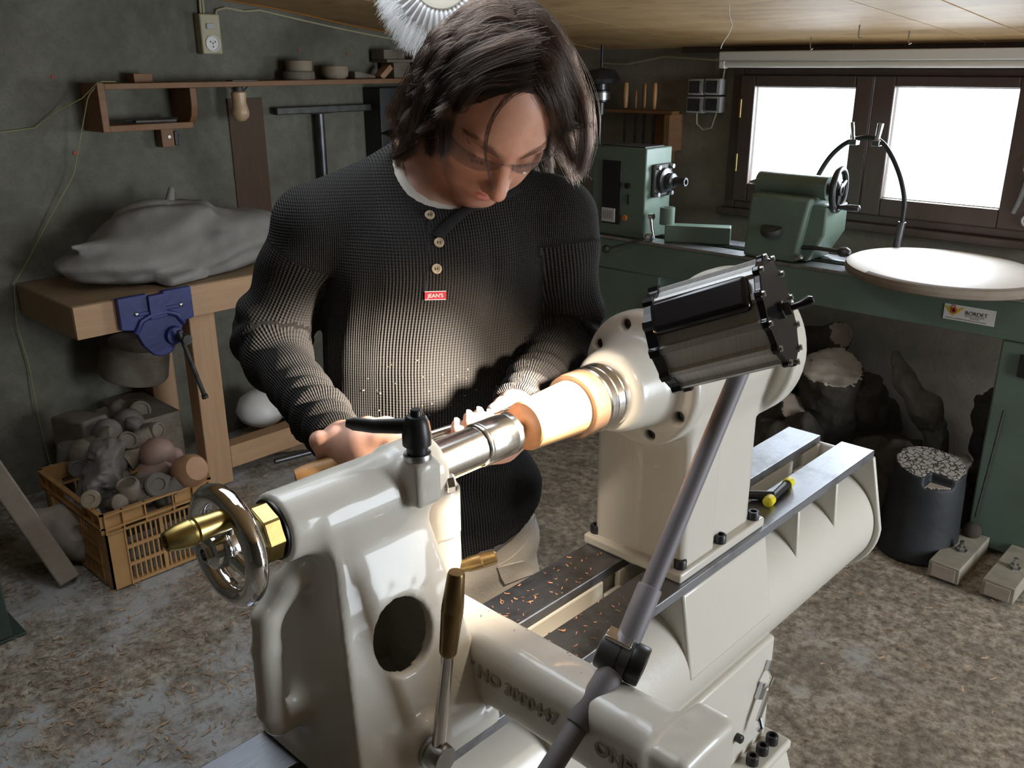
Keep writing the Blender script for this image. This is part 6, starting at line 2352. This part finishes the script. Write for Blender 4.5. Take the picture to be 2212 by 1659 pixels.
for k in range(1, K):
    tk = k / K
    wv = .12 + .34 * tk
    dirs = unit_rows(dirs * (1 - wv) + gr * wv)
    step = STEP * length
    nxt = cur + dirs * step[:, None]
    dd = head_d(nxt)
    nn = head_n(nxt)
    off = lay * min(1, k / 4) + .002
    pen = np.maximum(off - dd, 0)
    nxt = nxt + nn * pen[:, None]
    # keep the face clear: strands near the front are pushed sideways out of the eyes
    q = W2H(nxt)
    lim = .072 + .012 * np.clip((-.02 - q[:, 2]) / .06, 0, 1)
    front = (q[:, 1] > .035) & (q[:, 2] < .062) & (np.abs(q[:, 0]) < lim)
    q2 = q.copy()
    q2[front, 0] += side[front] * np.minimum(lim[front] - np.abs(q[front, 0]), .012)
    low = (q[:, 2] < .050) & (q[:, 1] > .038)
    q2[low, 1] -= np.minimum(q[low, 1] - .038, .010)
    nxt = HC + q2 @ HR
    dirs = unit_rows(.6 * dirs + .4 * unit_rows(nxt - cur))
    cur = nxt
    path.append(cur.copy())
G = np.stack(path, 1)
for _ in range(6):
    G[:, 1:-1] = .25 * G[:, :-2] + .5 * G[:, 1:-1] + .25 * G[:, 2:]
#                                    # guides: (n, K, 3)
# tips flick outwards
tipw = np.clip((np.arange(K) / (K - 1) - .70) / .3, 0, 1)[None, :, None] ** 1.5
outd = unit_rows((G[:, -1] - HC) * V3(1, 1, .25))[:, None, :]
G = G + tipw * outd * (.030 * hrng.uniform(.1, 1.1, (len(G), 1, 1)))
_h = W2H(G.reshape(-1, 3)).reshape(G.shape)
_bad = ((_h[..., 1] > .040) & (np.abs(_h[..., 0]) < .066) & (_h[..., 2] < .064)).any(1)      # nothing hangs over the face but the loose locks
G, roots, side = G[~_bad], roots[~_bad], side[~_bad]
NCH = 58
base_i = np.repeat(np.arange(len(G)), NCH)
nb = np.argsort(((roots[:, None] - roots[None]) ** 2).sum(-1) + 9 * (side[:, None] != side[None]), 1)[:, 1:4]
wts = hrng.dirichlet((3.0, 1.2, .8, .5), len(base_i))
Gc = wts[:, 0, None, None] * G[base_i]
for j in range(3):
    Gc = Gc + wts[:, j + 1, None, None] * G[nb[base_i, j]]
tpar = np.linspace(0, 1, K)
clump = (.0056 * (1 - .60 * tpar))[None, :, None]
Gc = Gc + clump * hrng.normal(0, 1, (len(Gc), 1, 3)) * .75
fr = hrng.normal(0, 1, (len(Gc), 3, 3))
wav = sum(fr[:, k, None, :] * np.sin(tpar * PI * (k + 1) * 1.4 + k)[None, :, None] for k in range(3))
Gc = Gc + wav * (.0007 + .0050 * (hrng.random((len(Gc), 1, 1)) > .965)) * tpar[None, :, None]
d_ = head_d(Gc.reshape(-1, 3)).reshape(len(Gc), K)
nn = head_n(Gc.reshape(-1, 3)).reshape(len(Gc), K, 3)
Gc = Gc + nn * np.maximum(.0022 - d_, 0)[..., None]
HRAD = np.broadcast_to((.00026 * (1 - .6 * tpar))[None], Gc.shape[:2])
hair = strands("hair", Gc, HRAD, M['hair'], pn)

# a few loose locks across the forehead, and the under-cap the strands grow from


def on_head(px, py, off):
    ts_ = np.linspace(1.0, 1.36, 361)
    P_ = np.array([at(px, py, d=t_) for t_ in ts_])
    v_ = head_d(P_) - off
    return P_[int(np.argmax(v_ < 0))] if (v_ < 0).any() else P_[int(np.argmin(v_))]


def lock(pxs, off, n, spread, rad=.00024):
    off = np.broadcast_to(np.asarray(off, float), (len(pxs),))
    C_ = np.array([on_head(x, y, o) for (x, y), o in zip(pxs, off)])
    tt_ = np.linspace(0, len(C_) - 1, K)
    C_ = np.stack([np.interp(tt_, np.arange(len(C_)), C_[:, k]) for k in range(3)], -1)
    for _ in range(4):
        C_[1:-1] = .25 * C_[:-2] + .5 * C_[1:-1] + .25 * C_[2:]
    o_ = hrng.normal(0, 1, (n, 1, 3)) * spread * (1 - .45 * tpar)[None, :, None]
    w_ = hrng.normal(0, 1, (n, 1, 3)) * spread * .5 * np.sin(tpar * 3)[None, :, None]
    out = C_[None] + o_ + w_
    d_ = head_d(out.reshape(-1, 3)).reshape(out.shape[:2])
    n_ = head_n(out.reshape(-1, 3)).reshape(out.shape)
    return out + n_ * np.maximum(.0025 - d_, 0)[..., None]


locks = [lock([(1150, 190), (1110, 200), (1072, 238), (1052, 285), (1048, 330), (1055, 375), (1068, 412)], [.004, .006, .007, .008, .010, .014, .016], 22, .0018),
         lock([(1155, 185), (1120, 192), (1088, 212), (1066, 248), (1054, 290)], .005, 14, .0016),
         # swept from the parting along the hairline to his right
         lock([(1152, 120), (1100, 132), (1045, 152), (1000, 182), (972, 225), (958, 280), (958, 335)], [.004, .006, .008, .010, .012, .014, .018], 420, .0062),
         lock([(1150, 150), (1105, 160), (1055, 168), (1010, 186), (980, 222), (966, 270)], [.004, .005, .006, .008, .010, .012], 320, .0042),
         lock([(1148, 172), (1110, 178), (1065, 178), (1020, 192), (990, 220)], [.003, .004, .005, .006, .008], 160, .0030),
         lock([(1155, 90), (1095, 100), (1030, 125), (975, 165), (940, 215), (925, 270), (930, 330)], [.005, .008, .010, .012, .014, .018, .022], 420, .0075),
         # and to his left
         lock([(1155, 120), (1175, 160), (1195, 210), (1208, 255), (1222, 300), (1236, 350)], [.004, .006, .009, .012, .014, .016], 380, .0062),
         lock([(1150, 160), (1165, 185), (1185, 222), (1200, 262), (1210, 300)], [.003, .004, .006, .009, .012], 200, .0036),
         lock([(1165, 195), (1185, 225), (1215, 262), (1250, 275), (1280, 270)], [.004, .006, .010, .014, .02], 40, .004),
         lock([(1160, 60), (1200, 110), (1235, 175), (1258, 235), (1266, 300), (1252, 372)], [.006, .010, .014, .018, .022, .025], 420, .0085),
         lock([(1130, 165), (1060, 160), (1000, 168), (950, 165), (925, 150)], [.006, .008, .010, .014, .02], 22, .002),
         lock([(1205, 290), (1225, 330), (1238, 365), (1245, 392)], .012, 90, .007),
         lock([(900, 150), (868, 200), (850, 240), (838, 262), (842, 225)], .012, 60, .006),
         lock([(905, 200), (878, 250), (862, 285), (880, 300), (900, 298)], .012, 160, .009)]
LK = np.concatenate(locks)
strands("loose_hair", LK, np.broadcast_to((.00026 * (1 - .6 * tpar))[None], LK.shape[:2]), M['hair'], pn)


def f_cap(q):
    d = s_ell(q, (0, -.012, .022), (.0772, .0988, .0928))
    ax_ = np.abs(q[:, 0])
    d = smin(d, s_ell(np.stack([ax_, q[:, 1], q[:, 2]], -1), (.068, -.020, -.020), (.016, .040, .050)), .02)
    face = s_ell(q, (0, .090, -.004), (.073, .074, .100))
    return smax(d, -face, .010)


cv, cf = nets(f_cap, (-.12, -.14, -.11), (.12, .12, .15), .005)
t = NT("hair_mass")
t.set(Base_Color=(.009, .0055, .0035), Roughness=.75)
M['hairmass'] = t.m
link_mesh("hair_underlayer", HC + cv @ HR, cf, M['hairmass'], pn, angle=180)
# eyebrows and lashes
EB = []
for sgn in (1, -1):
    for _ in range(170):
        s_ = hrng.random()
        c = V3(sgn * (.012 + .042 * s_), .090 - .030 * s_ ** 2.2, .0125 + .011 * math.sin(s_ * 2.4) - .004 * s_)
        c = c + V3(0, 0, hrng.normal(0, .0022))
        dr = unit(V3(sgn * 1.0, -.25 - .6 * s_, .55 - .8 * s_))
        pts = [c + dr * a for a in np.linspace(0, .010, 5)]
        EB.append(H2W(pts))
    for _ in range(34):
        s_ = hrng.random()
        c = V3(sgn * (.0215 + .022 * s_), .0872 - .004 * s_, -.0135)
        pts = [c + V3(sgn * .002 * s_, .9, -.45) * a for a in np.linspace(0, .0050, 5)]
        EB.append(H2W(pts))
EB = np.array(EB)
d_ = head_d(EB.reshape(-1, 3)).reshape(EB.shape[:2])
nn = head_n(EB.reshape(-1, 3)).reshape(EB.shape)
EB = EB + nn * np.maximum(.0012 - d_, 0)[..., None] - nn * np.maximum(d_ - .003, 0)[..., None] * (np.arange(5) < 2)[None, :, None]
strands("eyebrow", EB, np.broadcast_to(np.array([.00022, .00022, .0002, .00015, .00006])[None], EB.shape[:2]), M['brow'], pn)

# ------------------------------------------------------------------ safety glasses he wears
sg = thing("safety_glasses", H2W((0, .09, -.01)), "clear wraparound safety glasses with dark temples worn by the man", "glasses")


def lens_pt(a, h):
    """wrap lens: angle a from the face axis, height h"""
    rx, ry = .079, .0475
    return V3(rx * math.sin(a), .050 + ry * math.cos(a) - .012 * abs(h) * 0, h)


for sgn, nm in ((1, "lens"), (-1, "lens")):
    na, nh = 20, 9
    V_ = []
    for lay_ in (0, .0022):
        for i in range(na):
            a = sgn * (.09 + 1.42 * i / (na - 1))
            top = .006 + .007 * (i / (na - 1)) ** .7
            bot = -.025 + .024 * max(0, (.25 - i / (na - 1)) / .25) ** 1.5 * .9 + .012 * (i / (na - 1)) ** 2
            for j in range(nh):
                h = bot + (top - bot) * j / (nh - 1)
                l = lens_pt(a, h)
                l[1] += .002 + .18 * (h + .005)
                n_ = V3(math.sin(a), math.cos(a), 0)
                V_.append(H2W(l + n_ * lay_))
    m = na * nh
    F_ = []
    for i in range(na - 1):
        for j in range(nh - 1):
            q = (i * nh + j, i * nh + j + 1, (i + 1) * nh + j + 1, (i + 1) * nh + j)
            F_ += [q, tuple(x + m for x in q[::-1])]
    bd = [(i * nh, (i + 1) * nh) for i in range(na - 1)] + [((i + 1) * nh + nh - 1, i * nh + nh - 1) for i in range(na - 1)] + [(j + 1, j) for j in range(nh - 1)] + [((na - 1) * nh + j, (na - 1) * nh + j + 1) for j in range(nh - 1)]
    F_ += [(a_, b_, b_ + m, a_ + m) for a_, b_ in bd]
    lo_ = MB().add(V_, F_).obj(nm, M['lens'], sg, angle=50)
    mb = MB()
    P = []
    for i in range(na):
        a = sgn * (.09 + 1.42 * i / (na - 1))
        h = .006 + .007 * (i / (na - 1)) ** .7
        l = lens_pt(a, h)
        l[1] += .002 + .18 * (h + .005)
        P.append(H2W(l + V3(math.sin(a), math.cos(a), 0) * .001))
    mb.tube(P, .0013, 8)
    mb.obj("brow_bar", M['lens'], sg)
    hg = H2W(V3(sgn * .0805, .050, .008))
    mb = MB()
    mb.tube([hg, H2W((sgn * .0835, .025, .006)), H2W((sgn * .0840, -.01, .003)), H2W((sgn * .082, -.045, -.008))], [.0042, .0036, .0030, .0026], 10, flat=(.55, 1.2), hint=HR[2])
    mb.obj("temple", M['blackgloss'], sg)
    MB().tube([H2W((sgn * .0795, .062, .008)), hg], .0028, 8).obj("hinge", M['lens'], sg)
mb = MB()
mb.tube([H2W((.0075, .1010, .005)), H2W((0, .1025, .005)), H2W((-.0075, .1010, .005))], .0016, 8)
for sgn in (1, -1):
    mb.tube([H2W((sgn * .0085, .100, .002)), H2W((sgn * .0120, .098, -.010)), H2W((sgn * .0150, .094, -.020))], .0016, 8)
mb.obj("nose_bridge", M['lens'], sg)

# ------------------------------------------------------------------ the gouge he holds
gg = thing("turning_gouge", T0, "steel turning gouge with wooden handle held by the man against the work", "chisel")
L = np.linalg.norm(T1 - T0)
MB().tube([T1, T1 - TD * .012, T1 - TD * .135], [.0025, .0062, .0062], 16).obj("blade", M['steel'], gg)
MB().lathe([(.0085, 0), (.0110, .002), (.0112, .020), (.0102, .022), (0, .022)], T1 - TD * .128, -TD, 24).obj("ferrule", M['dull_steel'], gg)
MB().lathe([(.0102, 0), (.0125, .015), (.0118, .04), (.0135, .07), (.0138, .10), (.0125, .135), (.0105, .146), (0, .148)], T1 - TD * .150, -TD, 24).obj("handle", M['handle'], gg)

# ------------------------------------------------------------------ wool polishing bonnet hanging behind him
bn = thing("wool_bonnet", (-1.2, 1.06, 1.68), "white lambswool polishing bonnet hanging from the ceiling behind the man's head", "bonnet")
BCn = at(955, -45, d=1.52)
bd = unit(-CAM_F * .93 + CAM_D * .30 - CAM_R * .12)
bu, bv_, bw = frame_of(bd)
NPL = 44
prof = [(.047, .010), (.055, .012), (.068, .006), (.082, .0), (.094, -.012), (.098, -.028), (.088, -.045), (.0, -.050)]
V_, F_ = [], []
na = NPL * 4
for r, h in prof:
    for i in range(na):
        a = 2 * PI * i / na
        pl_ = .0032 * (1 if r < .084 and r > .05 else .2) * math.cos(a * NPL)
        V_.append(BCn + (bu * math.cos(a) + bv_ * math.sin(a)) * r + bw * (h + pl_))
for k in range(len(prof) - 1):
    for i in range(na):
        j = (i + 1) % na
        F_.append((k * na + i, k * na + j, (k + 1) * na + j, (k + 1) * na + i))
M['fabric'] = plain("white_pleated_cloth", (.78, .78, .77), .9)
MB().add(V_, F_).obj("pleated_cover", M['fabric'], bn, angle=180)
MB().lathe([(0, 0), (.046, 0), (.049, .003), (.047, .007), (.040, .008), (0, .0078)], BCn + bw * .008, bw, 48).obj("backing_disc", plain("cream_plastic_disc", (.62, .56, .47), .4), bn, angle=30)
wn_ = 7000
ws = hrng.random(wn_)
wa = hrng.uniform(0, 2 * PI, wn_)
wr = .080 + .020 * np.minimum(ws * 2, 1)
wh_ = np.where(ws < .5, .0 - .03 * ws * 2, -.03 - .02 * (ws - .5) * 2)
rad = np.stack([np.cos(wa), np.sin(wa)], -1)
rd = rad[:, :1] * bu + rad[:, 1:] * bv_
P0_ = BCn + rd * wr[:, None] + bw * wh_[:, None]
wd = unit_rows(rd * 1.0 + bw * (.25 - ws * .9)[:, None] + hrng.normal(0, .16, (wn_, 3)))
wl = hrng.uniform(.016, .034, wn_)
ks = np.linspace(0, 1, 6)
WP = P0_[:, None] + wd[:, None] * (wl[:, None] * ks)[..., None] + V3(0, 0, -1) * (.010 * ks ** 2)[None, :, None] + np.repeat(hrng.normal(0, .0025, (wn_, 1, 3)), 6, 1) * (ks ** 1.5)[None, :, None]
strands("wool_pile", WP, np.broadcast_to((.00042 * (1 - .75 * ks))[None], WP.shape[:2]), M['wool'], bn)
MB().tube([BCn + bw * -.048, BCn - bw * .07 + V3(0, 0, .06), V3(*(BCn[:2] - bw[:2] * .07), ceil_z(BCn[1]) - .001)], .004, 8).obj("hanging_cord", M['black'], bn)
# ------------------------------------------------------------------ shavings
srng = np.random.default_rng(5)


def curls(name, n, pos, mat, smin_, smax_, label, cat, curl=1.0):
    V_, F_ = [], []
    k = 0
    for i in range(n):
        c = pos[i]
        a = srng.uniform(0, 2 * PI)
        L_ = srng.uniform(smin_, smax_)
        w = L_ * srng.uniform(.10, .22)
        bend = srng.uniform(.5, 2.6) * curl
        e = V3(math.cos(a), math.sin(a), 0)
        f = V3(-math.sin(a), math.cos(a), 0)
        m = 5
        R_ = L_ / bend
        tw = srng.uniform(-.5, .5)
        for j in range(m):
            t_ = (j / (m - 1) - .5) * bend
            x, h = R_ * math.sin(t_), R_ * (1 - math.cos(t_))
            wv = f * (w / 2) * math.cos(tw) + V3(0, 0, w / 2 * math.sin(tw))
            b_ = c + e * x
            lat = f * h * .8
            V_ += [b_ + lat - wv + V3(0, 0, .001 + w * .25 * abs(math.sin(tw)) + h * .2), b_ + lat + wv + V3(0, 0, .001 + w * .25 + h * .2)]
        for j in range(m - 1):
            F_.append((k + 2 * j, k + 2 * j + 1, k + 2 * j + 3, k + 2 * j + 2))
        k += 2 * m
    o = link_mesh(name, V_, F_, mat, None, angle=180)
    return tag(o, label, cat, kind='stuff')


P = []
while len(P) < 4200:
    c = V3(srng.uniform(-3.0, .2), srng.uniform(.2, 3.0), .0)
    dl_ = math.exp(-((c[0] + 2.0) / .8) ** 2 - ((c[1] - .95) / .75) ** 2) + .5 * math.exp(-((c[0] + .85) / .5) ** 2 - ((c[1] - 2.55) / .35) ** 2)
    cl_ = .5 + .5 * float(noise3(c[None], 3.2)[0])
    if srng.random() < dl_ * (cl_ ** 1.3) + .02:
        P.append(c)
curls("floor_shavings", len(P), P, M['shaving'], .007, .026, "thin scatter of brown wood shavings over the concrete floor", "shavings")
# red chips on the lathe bed, banjo and rest, a few on the shirt
P = []
for _ in range(150):
    y = srng.uniform(.70, 1.02)
    x = srng.choice([srng.uniform(BL + .004, -.742), srng.uniform(-.690, BR - .004)])
    P.append(V3(x, y, BZ + .0005))
for _ in range(60):
    P.append(V3(srng.uniform(-.65, BR - .002), srng.uniform(.60, .70), BZ + .0005))
curls("bed_chips", len(P), P, M['shaving2'], .003, .009, "small red wood chips strewn on the steel lathe bed", "wood chips")
P = []
for _ in range(26):
    x, y = srng.uniform(-.72, -.46), srng.uniform(.615, .655)
    P.append(V3(x, y, .93))
curls("arm_chips", len(P), [p + (0, 0, -.001) for p in P], M['bark'], .002, .005, "few dark chips on top of the cream tool-rest arm", "wood chips")
V_, F_ = [], []
k = 0
for _ in range(46):
    px, py = srng.normal(900, 95), srng.normal(850, 55)
    if not (700 < px < 1100 and 700 < py < 930):
        continue
    p = onto(px, py)
    n = nrm(p)
    u_, v_, _ = frame_of(n)
    a = srng.uniform(0, PI)
    e = u_ * math.cos(a) + v_ * math.sin(a)
    f = np.cross(n, e)
    s = srng.uniform(.0006, .0016)
    V_ += [p + n * .002 + e * s + f * s * .4, p + n * .002 - e * s + f * s * .4, p + n * .0028 - e * s - f * s * .4, p + n * .0028 + e * s - f * s * .4]
    F_.append((k, k + 1, k + 2, k + 3))
    k += 4
o = link_mesh("shirt_chips", V_, F_, M['shaving'], None, smooth=False)
tag(o, "tiny wood chips caught on the front of the man's dark shirt", "wood chips", kind='stuff')
